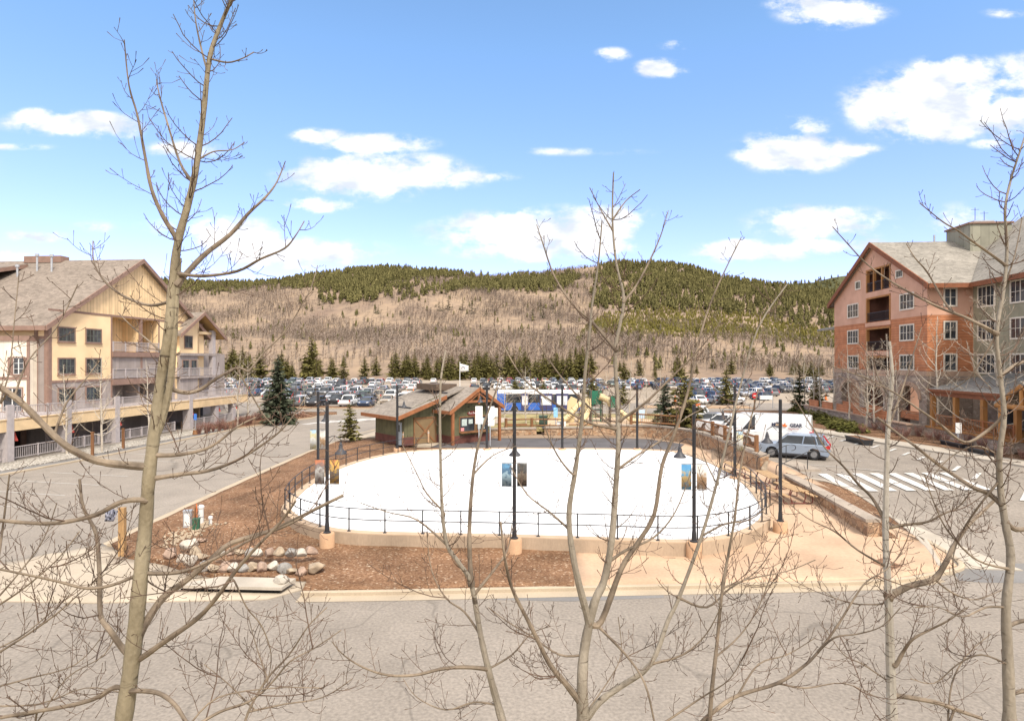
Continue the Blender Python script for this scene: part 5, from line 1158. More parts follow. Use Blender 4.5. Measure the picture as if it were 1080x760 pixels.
# oval sign with white lettering too small to read
mb = MB(); cx_, cz_ = 6.1, 2.70
mb.prism([(cx_+.78*math.cos(i*.3142), cz_+.20*math.sin(i*.3142)+.03*math.sin(i*1.2566)) for i in range(20)], FY-.07, FY-.01, 'y'); sg_ = mb.build('hut_sign', mat('dark_red_sign', (.17,.035,.03), .6, .1, 4), H)
mb = MB(); q = random.Random(8); x_ = cx_-.58
for wl in (3, 5):
    for i in range(wl):
        hgt = .20 if i == 0 else q.choice((.09,.11,.15)); mb.tube(cr([(x_,FY-.085,cz_-.06),(x_+.03,FY-.085,cz_-.06+hgt),(x_+.07,FY-.085,cz_-.06+hgt*.4),(x_+.11,FY-.085,cz_-.05)],3), .016, 4); x_ += .13
    x_ += .06
mb.build('lettering', M['white'], sg_)
for x_ in (5.4,6.0,7.0): mb = MB(); mb.tube([(x_,FY-.02,3.3),(x_,FY-.25,3.35),(x_,FY-.28,3.22)],.03,5); mb.build('wall_lamp', M['black'], H)
# roofs: long shed over the left part rising to the ridge, and a gable over the front
RX, RZh = 6.2, 5.05; ex = -1.1; ez = 2.65
def rz_(x): return RZh-(RX-x)*(RZh-ez)/(RX-ex) if x <= RX else RZh-(x-RX)*.62
mb = MB(); mb.slab([(ex,-.75,rz_(ex)),(LB+.3,-.75,rz_(LB+.3)),(RX,-.75,rz_(RX)),(RX,DP+.7,rz_(RX)),(ex,DP+.7,rz_(ex))], .16); mb.slab([(RX,-2.75,RZh),(9.0,-2.75,rz_(9.0)),(9.0,DP+.7,rz_(9.0)),(RX,DP+.7,RZh)], .16)
mb.slab([(FX0-.75,-2.75,RZh-(RX-FX0+.75)*.62),(RX,-2.75,RZh),(RX,-.6,RZh),(FX0-.75,.4,RZh-(RX-FX0+.75)*.62)], .16); hr = mb.build('roof', GRoof, H)
mb = MB()
def rake(x0, z0, x1, z1, y): mb.add([(x0,y,z0-.32),(x0,y+.08,z0-.32),(x0,y+.08,z0+.03),(x0,y,z0+.03),(x1,y,z1-.32),(x1,y+.08,z1-.32),(x1,y+.08,z1+.03),(x1,y,z1+.03)], [(0,1,2,3),(4,5,6,7),(0,1,5,4),(1,2,6,5),(2,3,7,6),(3,0,4,7)])
rake(ex,rz_(ex),LB+.2,rz_(LB+.2),-.85); zl = RZh-(RX-FX0+.75)*.62; rake(FX0-.75,zl,RX,RZh,-2.85); rake(RX,RZh,9.0,rz_(9.0),-2.85)
mb.box(ex-.08,ex,-.85,DP+.7,ez-.32,ez); mb.box(FX0-.83,FX0-.75,-2.85,.4,zl-.3,zl); mb.box(9.0,9.08,-2.85,DP+.7,rz_(9.0)-.3,rz_(9.0)); mb.build('fascia', GTrim, hr)
mb = MB(); mb.bar((RX,-2.65,RZh-1.5),(RX,-2.65,RZh-.15),.16,.16); mb.bar((FX0-.1,-2.65,zl+.25),(8.5,-2.65,zl+.25),.16,.2) if False else mb.bar((4.6,-2.65,RZh-1.25),(7.8,-2.65,RZh-1.25),.16,.2)
mb.bar((5.2,-2.65,RZh-1.2),(RX,-2.65,RZh-.5),.12,.14); mb.bar((7.2,-2.65,RZh-1.2),(RX,-2.65,RZh-.5),.12,.14); mb.build('truss', GTrim, H)
for x_ in (FX0-.4, 8.6): mb = MB(); mb.bar((x_,-2.65,0),(x_,-2.65,RZh-(abs(RX-x_))*.62-.15),.22,.22); mb.build('post', GTrim, H)
mb = MB(); mb.box(RX-2.2,RX+.1,1.0,4.6,RZh-.35,RZh+.22); mb.build('roof_cap', mat('brown_roof_cap', (.10,.07,.05), .8, .2, 2), hr)
for x_, y_ in ((0.6,1.2),(4.3,1.0)):
    mb = MB()
    for i in range(8): mb.box(x_+.02,x_+.16,y_-1.2+.3*i,y_-1.02+.3*i,rz_(x_)+.0,rz_(x_)+.16)
    mb.build('snow_guard', M['dark'], hr)
for px_, pb in ((427.5,468),(453.5,466)):
    x, y = W(px_, pb, .62); t = thing('bollard', 'tan %s bollard guarding the barn door of the green hut' % ('left' if px_ < 440 else 'right'), 'bollard', (x-.1,y-.35,.66)); mb = MB(); mb.lathe([(.09,0),(.09,1.0),(.05,1.08)],12); mb.build('post', M['polebase'], t, True); mb = MB(); mb.lathe([(.093,.8),(.093,.9)],12); mb.build('band', M['paint'], t)

# ------------------------------------------------------------------ stone walls, rail fences, stairs, tables
WST = cells('rust_brown_stone', [(.30,.16,.085),(.40,.26,.16),(.22,.14,.09),(.46,.33,.22),(.34,.20,.11)], 3.0, (.22,.155,.10), .06, stretch=(1,1,1.5))
CAP = mat('grey_brown_cap_stone', (.30,.25,.20), .9, .18, 1.5, fine=.12, fscale=12)
def stone_wall(label, pts, z0f, hf, th=.5, cap=.14):
    t = thing('stone_wall', label, 'wall', (pts[0][0], pts[0][1], 0)); ox, oy = pts[0]
    P_ = [Vector((x-ox,y-oy,0)) for x,y in pts]; 
    for nm, e, m_, lo, hi in (('wall', 0, WST, -1, 0), ('cap', .07, CAP, 0, cap)):
        vs = []
        for i, p in enumerate(P_):
            tt = (P_[min(i+1,len(P_)-1)]-P_[max(i-1,0)]).normalized(); n_ = Vector((tt.y,-tt.x,0)); ht = hf(i/(len(P_)-1)); zb = z0f(p.x+ox,p.y+oy)-.3
            for a in (-1, 1):
                q_ = p+n_*(a*(th/2+e)); vs += [(q_.x,q_.y,zb if lo < 0 else ht),(q_.x,q_.y,ht+(hi if lo < 0 else cap))]
        k_ = 4; fs = []
        for i in range(len(P_)-1):
            a, b_ = i*4, i*4+4; fs += [(a,b_,b_+1,a+1),(a+2,a+3,b_+3,b_+2),(a+1,b_+1,b_+3,a+3),(a,a+2,b_+2,b_)]
        fs += [(0,1,3,2),(len(vs)-4,len(vs)-2,len(vs)-1,len(vs)-3)]
        mb = MB(); mb.add(vs, fs); mb.build(nm, m_, t)
    return t
wl1 = [(15.95,27.2),(16.2,30),(16.5,33.5),(16.75,37.3)]
stone_wall('stone retaining wall with flat cap running down from the stairs beside the planted bed', dense(wl1,1.5), lambda x,y: g(15.5,y), lambda u: .86+.14*u)
wl2 = smooth2([(16.8,41),(16.75,46),(16.8,51),(16.3,55.5),(14.6,59.0),(11.5,60.7),(8,61.0)], 5)
stone_wall('curved rust stone retaining wall behind the right end of the rink below the rail fence', wl2, lambda x,y: .6, lambda u: 1.62-.05*u, .55)
stone_wall('rust stone wall along the back of the dark walkway in front of the playground', dense([(7.95,61.02),(3.2,61.0)],1), lambda x,y: .6, lambda u: 1.32, .5)
stone_wall('low stone seat wall beside the hut end of the dark walkway', dense([(2.4,61.2),(-.5,60.9),(-3.0,60.2)],1), lambda x,y: .6, lambda u: 1.22, .5)
q = random.Random(21)
for px_, pb, wpx, lab in ((805,493,26,'large brown boulder at the end of the curved stone wall by the stairs'),(793,488,20,'pale flat boulder on top of the curved stone wall end')):
    x, y = W(px_, pb, .9); s = wpx*y/F; o = bpy.data.objects.new('boulder', RK[0 if wpx > 22 else 2]); COL.objects.link(o); o.scale=(s,s*.8,s*.8); o.location=(x+.4,y,.85 if wpx > 22 else 1.35); o.rotation_euler.z = wpx; tag(o, lab, 'boulder')
def rail_fence(label, pts, zf, hgt=1.15, bal=True):
    ox, oy = pts[0]; t = thing('rail_fence', label, 'fence', (ox, oy, zf(ox,oy)))
    z0 = zf(ox,oy)
    for i, (x, y) in enumerate(pts):
        mb = MB(); z = zf(x,y)-z0; mb.tube([(x-ox,y-oy,z-.3),(x-ox,y-oy,z+hgt)], .15, 8); mb.build('post', M['wood'], t)
    for (x0,y0), (x1,y1) in zip(pts, pts[1:]):
        a, b_ = zf(x0,y0)-z0, zf(x1,y1)-z0
        for hh in (.95*hgt-.08, .25):
            mb = MB(); mb.tube([(x0-ox,y0-oy,a+hh),(x1-ox,y1-oy,b_+hh)], .075, 6); mb.build('rail', M['wood'], t)
        if bal:
            mb = MB(); n_ = int(math.dist((x0,y0),(x1,y1))/.2)
            for k in range(1, n_): f = k/n_; xx_, yy_, zz_ = x0+(x1-x0)*f-ox, y0+(y1-y0)*f-oy, a+(b_-a)*f; mb.box(xx_-.012,xx_+.012,yy_-.012,yy_+.012,zz_+.25,zz_+.95*hgt-.08)
            mb.build('mesh_bars', M['wood'], t)
    return t
zt_ = lambda x, y: 1.75 if y > 40 else g(18,y)
rail_fence('brown timber rail fence following the curved stone wall in front of the parked cars', [(16.75,42.2),(16.75,45.3),(16.75,48.5),(16.8,51.6),(16.3,55.4)], zt_)
rail_fence('short brown timber rail fence at the bend of the wall beneath the spruce', [(15.6,57.8),(11.7,60.6)], zt_)
rail_fence('log rail fence on the low wall between the hut and the playground', [(-.6,61.9),(2.0,62.2),(5.1,62.2),], lambda x,y: 1.2, 1.0, False)
t = thing('stone_steps', 'pale stone steps leading from the plaza up to the car park', 'steps', (16.9,37.6,.55))
for i in range(4): mb = MB(); mb.box(-.4+.38*i,2.0,0.1+0*i,3.2,.0+.2*i,.2+.2*i); mb.build('step', CAP, t)
for y_ in (.15, 3.1):
    mb = MB(); mb.tube(cr([(-.7,y_,.0),(-.7,y_,.95),(-.3,y_,1.15),(1.2,y_,1.85),(1.75,y_,1.85),(1.8,y_,1.6),(1.55,y_,1.5)],4), .025, 6); mb.tube([(1.2,y_,.8),(1.2,y_,1.85)], .025, 6); mb.build('handrail', M['black'], t)
def picnic(x, y, rz, label):
    t = thing('picnic_table', label, 'picnic table', (x, y, g(15,y)+.13), rz, 'picnic tables beside the stone wall')
    mb = MB(); [mb.box(-1.2,1.2,-.37+.19*i,-.37+.19*i+.17,.71,.75) for i in range(4)]; mb.build('tabletop', M['woodpale'], t)
    for s_ in (-1, 1): mb = MB(); mb.box(-1.2,1.2,s_*.72-.13,s_*.72+.13,.43,.47); mb.build('bench', M['woodpale'], t)
    for s_ in (-1, 1):
        mb = MB(); x_ = s_*.8; mb.tube(cr([(x_,-.75,.42),(x_,-.78,.12),(x_,-.68,.02),(x_,0,.02),(x_,.68,.02),(x_,.78,.12),(x_,.75,.42)],3), .03, 6); mb.tube(cr([(x_,-.3,.7),(x_,-.42,.4),(x_,-.3,.02)],2), .03, 6); mb.tube(cr([(x_,.3,.7),(x_,.42,.4),(x_,.3,.02)],2), .03, 6); mb.build('leg', mat('dark_red_tube', (.14,.045,.035), .6, .2, 4), t)
picnic(15.0, 33.2, 1.62, 'wooden picnic table with dark red tube legs nearest the low end of the stone wall'); picnic(15.2, 36.6, 1.5, 'wooden picnic table behind the first one, close to the stone steps'); picnic(14.4, 39.9, 1.55, 'farthest wooden picnic table beyond the plaza lamp pole')
t = thing('guard_rail', 'short black handrail on the plaza beside the picnic tables', 'railing', (13.3,38.5,g(13,38)+.13)); mb = MB(); mb.tube([(0,0,0),(0,0,1.0),(.1,-6.5,1.0),(.1,-6.5,0)], .025, 6); mb.tube([(0,0,.55),(.1,-6.5,.55)], .02, 6); mb.build('rail', M['black'], t)
for i in (1,2,3): mb = MB(); mb.tube([(.025*i,-1.6*i,0),(.025*i,-1.6*i,1.0)], .022, 6); mb.build('post', M['black'], t)

# ------------------------------------------------------------------ playground, bus, signs
PT = mat('tan_plastic', (.55,.44,.25), .55, .08, 1.5); PG = mat('green_plastic_panel', (.02,.13,.075), .55, .1, 2); PB = mat('brown_play_post', (.10,.075,.06), .6, .15, 3)
def at2(px_, Y): return ((px_-540)/F*Y, Y)
x, y = at2(614, 67); t = thing('climbing_slide', 'tan plastic climbing wall with a double slide on the playground sand', 'slide', (x, y, 1.2))
mb = MB(); mb.prism([(-1.7,.1),(-.9,.1),(-.55,2.6),(-1.2,2.9),(-1.6,2.3)], -.2, .3, 'y'); mb.prism([(-.55,.0),(.4,.0),(.95,2.1),(.9,2.7),(.2,2.7),(-.1,2.0)], -.3, .1, 'y'); mb.build('climbing_wall', PT, t)
mb = MB(); mb.tube(cr([(-.2,-.2,2.2),(-1.1,-.6,1.3),(-1.9,-.9,.55),(-2.7,-1.0,.3)],5), .28, 8); mb.build('chute', PT, t, True)
mb = MB(); mb.tube(cr([(.7,-.2,1.9),(.4,-.7,1.0),(-.1,-1.2,.3)],5), .30, 8); mb.build('chute', PT, t, True)
for i in range(5): mb = MB(); a = -1.3+.45*i; mb.tube([(a,-.34,.8+.3*(i%3)),(a,-.42,.8+.3*(i%3))], .09, 6); mb.build('hand_hold', PB, t)
x, y = at2(628.5, 68); t = thing('play_tower', 'green panelled play tower with a ladder next to the tan slide', 'play tower', (x, y, 1.2))
for a, b_ in ((-.6,-.6),(.6,-.6),(-.6,.6),(.6,.6)): mb = MB(); mb.cyl(a,b_,-.1,3.6,.07,8); mb.build('post', PB, t)
mb = MB(); mb.box(-.55,.55,-.62,-.55,2.0,3.5); mb.box(-.62,-.55,-.5,.5,2.0,3.5); mb.build('panel', PG, t); mb = MB(); mb.box(-.6,.6,-.6,.6,1.3,1.4); mb.build('platform', PB, t)
mb = MB(); [mb.tube([(-.45,-.75,.3*i),(.45,-.75,.3*i)], .03, 5) for i in range(1,6)]; mb.tube([(-.45,-.75,0),(-.45,-.75,2.1)],.035,5); mb.tube([(.45,-.75,0),(.45,-.75,2.1)],.035,5); mb.build('ladder', PG, t)
x, y = at2(648, 67); t = thing('play_tower', 'narrow green play tower at the end of the tan tube slide', 'play tower', (x, y, 1.2))
for a, b_ in ((-.5,-.5),(.5,-.5),(-.5,.5),(.5,.5)): mb = MB(); mb.cyl(a,b_,-.1,3.0,.07,8); mb.build('post', PB, t)
mb = MB(); mb.box(-.45,.45,-.55,-.48,1.7,3.0); mb.build('panel', PG, t); mb = MB(); mb.box(-.5,.5,-.5,.5,1.3,1.4); mb.build('platform', PB, t)
mb = MB(); mb.tube(cr([(-1.6,.2,2.9),(-1.0,.2,2.7),(-.5,.1,2.3),(-.3,0,1.9)],5), .38, 10); mb.build('tube_slide', PT, t, True); mb = MB(); mb.tube(cr([(.4,-.2,1.5),(1.2,-.6,.8),(1.8,-.9,.35),(2.5,-1,.3)],5), .26, 8); mb.build('chute', PT, t, True)
for lab, px0, px1, Y, z in (('brown timber edge along the front of the play sand',600,665,64.2,1.25),('brown log lying at the left edge of the lawn by the white boards',533,556,64.5,1.25)):
    x0, _ = at2(px0, Y); x1, _ = at2(px1, Y); o = MB().bar((x0,Y,z),(x1,Y,z+.02),.22,.25).build('timber_edging', M['wood']); tag(o, lab, 'timber')
x, y = at2(573, 63); t = thing('electrical_box', 'dark green electrical cabinet on the lawn above the stone wall', 'utility box', (x, y, 1.25)); mb = MB(); mb.box(-.42,.42,-.4,.4,0,1.05); mb.build('cabinet', mat('dark_green_metal', (.045,.07,.05), .6, .15, 3), t); mb = MB(); mb.box(-.45,.45,-.43,.43,1.05,1.13); mb.build('lid', mat('dark_green_metal_lid', (.055,.085,.06), .6, .15, 3), t)
def board(px_, Y, z0, z1, wd, label, m_, zb=.6, rz=0, legs=1, name='notice_board'):
    x, y = at2(px_, Y); t = thing(name, label, 'sign', (x, y, zb), rz); mb = MB()
    for s_ in ((0,) if legs == 1 else (-wd*.45, wd*.45)): mb.box(s_-.04,s_+.04,.02,.09,-.05,z1-zb)
    mb.build('post', M['wood'] if legs > 1 else M['steel'], t); mb = MB(); mb.box(-wd/2,wd/2,-.02,.02,z0-zb,z1-zb); mb.build('panel', m_, t); return t
pst = mat('white_notice', (.72,.72,.70), .7, .06, 6); pbl = mat('blue_white_notice', (.62,.66,.68), .7, .12, 4, tint=(.35,.5,.62))
board(505.2, 54.0, 2.45, 4.0, .62, 'tall white notice with an orange picture hung beside the hut windows', banner_mat('hut_notice', (.72,.72,.7), (.6,.35,.15), (.7,.7,.68), 2, 9))
board(517, 53.8, 2.3, 4.0, .72, 'larger white board hung on the grey pole right of the hut', pst)
board(523, 66, 1.9, 3.6, .75, 'white notice on a brown timber frame between the hut and the bus', pst, 1.2, 0, 2)
board(586, 63, 2.2, 3.2, .42, 'light blue and white sign on the lawn left of the slide', mat('sky_blue_sign', (.25,.48,.68), .6, .2, 3), 1.2)
board(592, 62.4, 1.35, 1.85, .9, 'low white information panel in front of the blue sign', pst, 1.2)
board(677, 64, 2.0, 2.9, .6, 'light blue sign behind the rink near the dark spruce', pbl, 1.2)
board(776, 46, 2.0, 2.9, .55, 'white and yellow notice tied to the rail fence by the parked van', banner_mat('fence_notice', (.7,.7,.68), (.62,.5,.15), (.7,.7,.68), 2, 4), 1.7)
board(1011, 47.5, 2.4, 3.2, .45, 'small white parking sign beside the black planters at the hotel', pst, 1.2)
# city bus behind the lawn
bx0, _ = at2(524.5, 85); bx1, _ = at2(612, 85); LBs = bx1-bx0
t = thing('city_bus', 'blue and white city bus with dark windows stopped behind the lawn', 'bus', ((bx0+bx1)/2, 86.2, .82))
Bl = mat('bus_blue', (.035,.12,.42), .4, .08, 1); Bw = mat('bus_white', (.72,.71,.69), .5, .05, 1); Bd = mat('bus_navy', (.05,.05,.12), .5, .15, 1)
h_ = LBs/2; mb = MB(); mb.box(-h_,h_,-1.25,1.25,.35,1.35); mb.build('lower_body', Bl, t)
mb = MB(); mb.prism([(-1.25,2.55),(1.25,2.55),(1.25,2.85),(1.05,3.05),(-1.05,3.05),(-1.25,2.85)], -h_+.1, h_-.1); mb.build('roof', Bw, t)
mb = MB(); mb.box(-h_+.15,h_-.1,-1.22,1.22,1.35,2.55); mb.build('window_band', M['carglass'], t)
mb = MB(); mb.prism([(-1.27,.35),(1.27,.35),(1.27,2.6),(1.05,2.95),(-1.05,2.95),(-1.27,2.6)], -h_-.02, -h_+1.15); mb.build('front_cap', Bl, t)
for i, xx_ in enumerate((-h_+3.4,-h_+6.0,-h_+8.2)):
    mb = MB(); mb.box(xx_-.12,xx_+ (.9 if i == 0 else 1.6),-1.262,-1.22,.4,2.62); mb.build('side_panel', Bd, t)
    mb = MB(); mb.box(xx_+.02,xx_+(.8 if i == 0 else 1.45),-1.275,-1.263,1.05,2.3); mb.build('poster', banner_mat('bus_poster%d' % i, (.62,.62,.62), (.4,.35,.4), (.6,.58,.6), 3, i+2), t)
for xx_ in (-h_+2.4, h_-3.0):
    mb = MB(); mb.tube([(xx_,-1.28,.48),(xx_,-1.0,.48)], .48, 18); wh = mb.build('wheel', M['tyre'], t); mb = MB(); mb.tube([(xx_,-1.3,.48),(xx_,-1.27,.48)], .26, 14); mb.build('rim', M['rim'], wh)
mb = MB(); mb.box(-h_-.05,-h_-.02,-1.0,1.0,1.3,2.5); mb.build('windscreen', M['carglass'], t)
# flag
x, y = at2(485, 99); t = thing('flag', 'white flag with a dark round emblem flying above the hut roof', 'flag', (x, y, .8))
zt = CAMZ-2*y/F; mb = MB(); mb.lathe([(.07,-.1),(.045,zt-.8),(.02,zt-.8)], 8); mb.lathe([(0.01,zt-.85),(.09,zt-.78),(.01,zt-.7)], 8); mb.build('flagpole', M['white'], t)
P_ = []; 
for i in range(11):
    f = i/10
    for j in range(5): P_.append((.05+1.35*f, .14*math.sin(f*5.5+j*.3), zt-1.0-.15*f*2.2-(1.35-.45*f)*j/4))
mb = MB(); mb.add(P_, [(i*5+j,i*5+j+1,(i+1)*5+j+1,(i+1)*5+j) for i in range(10) for j in range(4)]); o = mb.build('cloth', M['white'], t, True); o.modifiers.new('t','SOLIDIFY').thickness = .01
mb = MB(); c_ = (.52,-.12,zt-1.75); n_ = 20
R0 = [(c_[0]+.30*math.cos(6.283*i/n_), .14*math.sin((.47+.3*math.cos(6.283*i/n_)*1)/1.35*5.5+.6)-.03, c_[2]+.30*math.sin(6.283*i/n_)) for i in range(n_)]; R1 = [(c_[0]+.18*math.cos(6.283*i/n_), .14*math.sin((.47+.18*math.cos(6.283*i/n_))/1.35*5.5+.6)-.03, c_[2]+.18*math.sin(6.283*i/n_)) for i in range(n_)]
mb.add(R0+R1, [(i,(i+1)%n_,n_+(i+1)%n_,n_+i) for i in range(n_)]); mb.build('emblem', mat('grey_emblem', (.22,.22,.26), .7, .1, 4), t)
# no entry sign, blue disabled sign, trail posts
x, y = at2(796, 88); t = thing('no_entry_sign', 'round red no entry sign with white bar above a brown post at the junction', 'road sign', (x, y, g(x,y)))
mb = MB(); mb.box(-.08,.08,0,.14,-.05,1.6); mb.build('post', M['wood'], t); mb = MB(); mb.tube([(0,-.05,2.05),(0,-.02,2.05)], .40, 24); mb.build('panel', mat('road_sign_red', (.55,.03,.03), .5, .05, 3), t); mb = MB(); mb.box(-.28,.28,-.065,-.051,1.98,2.12); mb.build('white_bar', M['white'], t)
mb = MB(); mb.box(-.04,.04,-.015,.0,1.5,2.5); mb.build('bracket', M['steel'], t)
x, y = at2(808, 92); t = thing('white_banner', 'long blank white banner strung between two posts behind the no entry sign', 'banner', (x, y, g(x,y))); mb = MB(); mb.box(-1.0,1.0,-.02,.02,1.35,1.95); mb.build('cloth', pst, t)
for s_ in (-1, 1): mb = MB(); mb.box(s_*1.0-.04,s_*1.0+.04,-.04,.04,0,2); mb.build('post', M['steel'], t)
x, y = (-33.9, 66.0); t = thing('parking_sign', 'small blue sign on a rust planter base at the end of the picket railing', 'road sign', (x, y, .1)); mb = MB(); mb.box(-.03,.03,-.03,.03,.4,2.2); mb.build('post', M['steel'], t); mb = MB(); mb.box(-.16,.16,-.045,-.03,1.55,2.2); mb.build('panel', mat('blue_sign', (.05,.16,.5), .5, .05, 3), t); mb = MB(); mb.lathe([(.3,0),(.22,.45)],10); mb.build('base', M['wood'], t)
for (px_, pb, h2, lab) in ((97.5,480,1.9,'thin rust brown trail post on the gravel strip nearer to us'),(130,472,1.7,'thin rust brown trail post on the gravel strip farther along')):
    x, y = W(px_, pb, .1); o = MB().box(-.09,.09,-.09,.09,-.1,h2).box(-.11,.11,-.11,.11,h2,h2+.06).build('trail_post', M['wood'], None, False, (x,y,.1)); tag(o, lab, 'post')
for (px_, pb, lab, L_) in ((898,467,'long black planter trough under the hotel terrace wall',3.0),(1000,472,'black planter trough beside the small white parking sign',2.6),(1028,480,'black planter trough nearest the porch entrance',2.4)):
    x, y = W(px_, pb, 1.3); t = thing('planter', lab, 'planter', (x+.6, y, 1.35), 1.5); mb = MB(); mb.prism([(-.30,-.2),(.30,-.2),(.40,.38),(-.40,.38)], -L_/2, L_/2); mb.build('trough', M['black'], t); mb = MB(); mb.box(-L_/2-.04,L_/2+.04,-.44,-.36,.33,.42); mb.box(-L_/2-.04,L_/2+.04,.36,.44,.33,.42); mb.build('rim', M['dark'], t); mb = MB(); mb.box(-L_/2+.02,L_/2-.02,-.35,.35,.385,.395); mb.build('soil', M['mulch'], t)
# traffic cones and barrels in the car park lane
cone = MB(); cone.box(-.2,.2,-.2,.2,0,.04); cone.lathe([(.15,.04),(.04,.75)],10); cm_ = cone.mesh('traffic_cone', M['orange'])
for (px_, Y) in ((424,118),(430,124),(436,133),(442,142),(447,150),(452,160),(700,104),(712,106),(860,110),(871,112)):
    x, y = at2(px_, Y); o = bpy.data.objects.new('traffic_cone', cm_); COL.objects.link(o); o.location = (x,y,.8); o.scale = (1.6,1.6,1.6); tag(o, 'orange traffic cone marking the lane of the far car park', 'traffic cone', 'cones in the far car park')

# ------------------------------------------------------------------ vehicles
def car_parts(style, paintm):
    """returns [(name, MB, materials, parent)] for a vehicle pointing along +x, wheels on z=0"""
    S = {'suv': dict(L=4.55,W=1.82,H=1.66,bz=1.02,lo=.26,hood=1.02,A=(1.05,.45),D=(-1.95,-2.12),wr=.345,wb=(1.34,-1.30),rf=(.35,-1.75)),
         'sedan': dict(L=4.7,W=1.80,H=1.44,bz=.92,lo=.22,hood=.88,A=(1.0,.30),D=(-1.1,-1.75),wr=.325,wb=(1.4,-1.38),rf=(.2,-1.05)),
         'hatch': dict(L=4.3,W=1.78,H=1.5,bz=.95,lo=.22,hood=.92,A=(1.1,.40),D=(-1.75,-2.05),wr=.32,wb=(1.3,-1.28),rf=(.3,-1.5)),
         'pickup': dict(L=5.5,W=1.95,H=1.82,bz=1.15,lo=.38,hood=1.14,A=(1.25,.75),D=(-.75,-.95),wr=.39,wb=(1.75,-1.7),rf=(.65,-.65)),
         'van': dict(L=5.95,W=2.05,H=2.52,bz=1.32,lo=.30,hood=1.25,A=(2.35,1.35),D=(-2.95,-2.95),wr=.36,wb=(2.02,-1.95),rf=(1.3,-2.9))}[style]
    L, Wd, Hh, bz, lo, hood = S['L']/2, S['W']/2, S['H'], S['bz'], S['lo'], S['hood']; wr = S['wr']
    out = []
    def archp(xc):       # wheel arch from rear to front along the sill
        r = wr*1.22; return [(xc+r*math.cos(a), max(lo, wr+r*math.sin(a)*1.0)) for a in [math.pi*i/8 for i in range(9)]]
    back_top = bz if style != 'pickup' else bz-.02
    top = [(L-.02,lo+.18),(L,lo+.42),(L-.06,hood-.22),(L-.22,hood-.08),(S['A'][0],bz+.0),(S['D'][1]+.05,back_top),(-L+.1,back_top-(.04 if style in ('suv','hatch','van','pickup') else .10)),(-L,back_top-.25),(-L+.01,lo+.2),(-L+.12,lo)]
    bottom = []
    for xc in (S['wb'][1], S['wb'][0]):
        a = archp(xc); a.reverse(); bottom += a
    poly = top[::-1]; poly = [(-L+.12,lo)] + bottom + [(L-.10,lo)] + top[:-1]
    n = len(poly); mb = MB(); st = [(-Wd+.0,.965),(-Wd+.07,1.0),(Wd-.07,1.0),(Wd,.965)]
    vs = []
    for y, k in st:
        for (x, z) in poly:
            xm, zm = x*(.985 if k < 1 else 1), (lo+(z-lo)*(.93 if k < 1 and z > bz*.8 else 1)); vs.append((xm, y, zm))
    fs = [(i*n+(j+1)%n, i*n+j, (i+1)*n+j, (i+1)*n+(j+1)%n) for i in range(3) for j in range(n)] + [tuple(range(n)), tuple(range(4*n-1,3*n-1,-1))]
    mb.add(vs, fs); out.append(('body', mb, [paintm], None))
    # cabin: dark glass frustum, painted roof and pillars
    xf, xr = S['A'][0], S['D'][1]; tf, tr_ = S['rf']; w0, w1 = Wd-.06, Wd-(.24 if style != 'van' else .12); zt = Hh-.09
    if style == 'van':
        mb = MB(); P0 = [(tf+.0,bz),(tf-.05,zt),(xr+.06,zt),(xr,bz)]
        mb.prism([(x,z) for x, z in P0], -w0, w0, 'y'); mb.prism([(tf-.05,zt),(tf-.35,Hh),(xr+.2,Hh-.02),(xr+.06,zt)], -w1, w1, 'y'); out.append(('cargo_body', mb, [paintm], None))
        mb = MB(); mb.add([(xf,-w0,bz-.02),(xf,w0,bz-.02),(tf,w0,bz-.02),(tf,-w0,bz-.02),(tf+.15,-w1,zt),(tf+.15,w1,zt),(tf-.1,w1,zt),(tf-.1,-w1,zt)], [(0,1,5,4),(1,2,6,5),(2,3,7,6),(3,0,4,7),(4,5,6,7),(3,2,1,0)]); out.append(('windscreen', mb, [M['carglass']], None))
        mb = MB(); mb.slab([(tf+.2,-w1,Hh-.12),(tf+.2,w1,Hh-.12),(tf-.35,w1,Hh),(tf-.35,-w1,Hh)], .1)
        for s_ in (-1, 1): mb.bar((xf+.02,s_*w0,bz),(tf+.16,s_*w1,zt),.09,.09); mb.box(tf-.12,tf+.0,s_*(w0-.02)-.02,s_*(w0-.02)+.03,bz,zt)
        out.append(('cab_roof', mb, [paintm], None))
    else:
        mb = MB(); mb.add([(xf,-w0,bz-.03),(xf,w0,bz-.03),(xr,w0,bz-.03),(xr,-w0,bz-.03),(tf,-w1,zt),(tf,w1,zt),(tr_,w1,zt),(tr_,-w1,zt)], [(0,1,5,4),(1,2,6,5),(2,3,7,6),(3,0,4,7),(4,5,6,7),(3,2,1,0)]); out.append(('windows', mb, [M['carglass']], None))
        mb = MB(); mb.add([(tf+.08,-w1-.02,zt-.03),(tf+.08,w1+.02,zt-.03),(tr_-.08,w1+.02,zt-.03),(tr_-.08,-w1-.02,zt-.03),(tf-.12,-w1+.1,Hh),(tf-.12,w1-.1,Hh),(tr_+.1,w1-.1,Hh-.02),(tr_+.1,-w1+.1,Hh-.02)], [(0,1,5,4),(1,2,6,5),(2,3,7,6),(3,0,4,7),(4,5,6,7),(3,2,1,0)])
        xm = (xf+xr)/2; tm = (tf+tr_)/2
        for s_ in (-1, 1):
            mb.bar((xf,s_*w0,bz-.02),(tf+.02,s_*w1,zt),.07,.07); mb.bar((xr,s_*w0,bz-.02),(tr_,s_*w1,zt),.10,.16 if style != 'sedan' else .12); mb.bar((xm-.05,s_*(w0+.004),bz),(tm,s_*(w1+.004),zt),.05,.07)
            if style == 'suv': mb.bar((xr+.62,s_*(w0+.004),bz),(tr_+.42,s_*(w1+.004),zt),.05,.08)
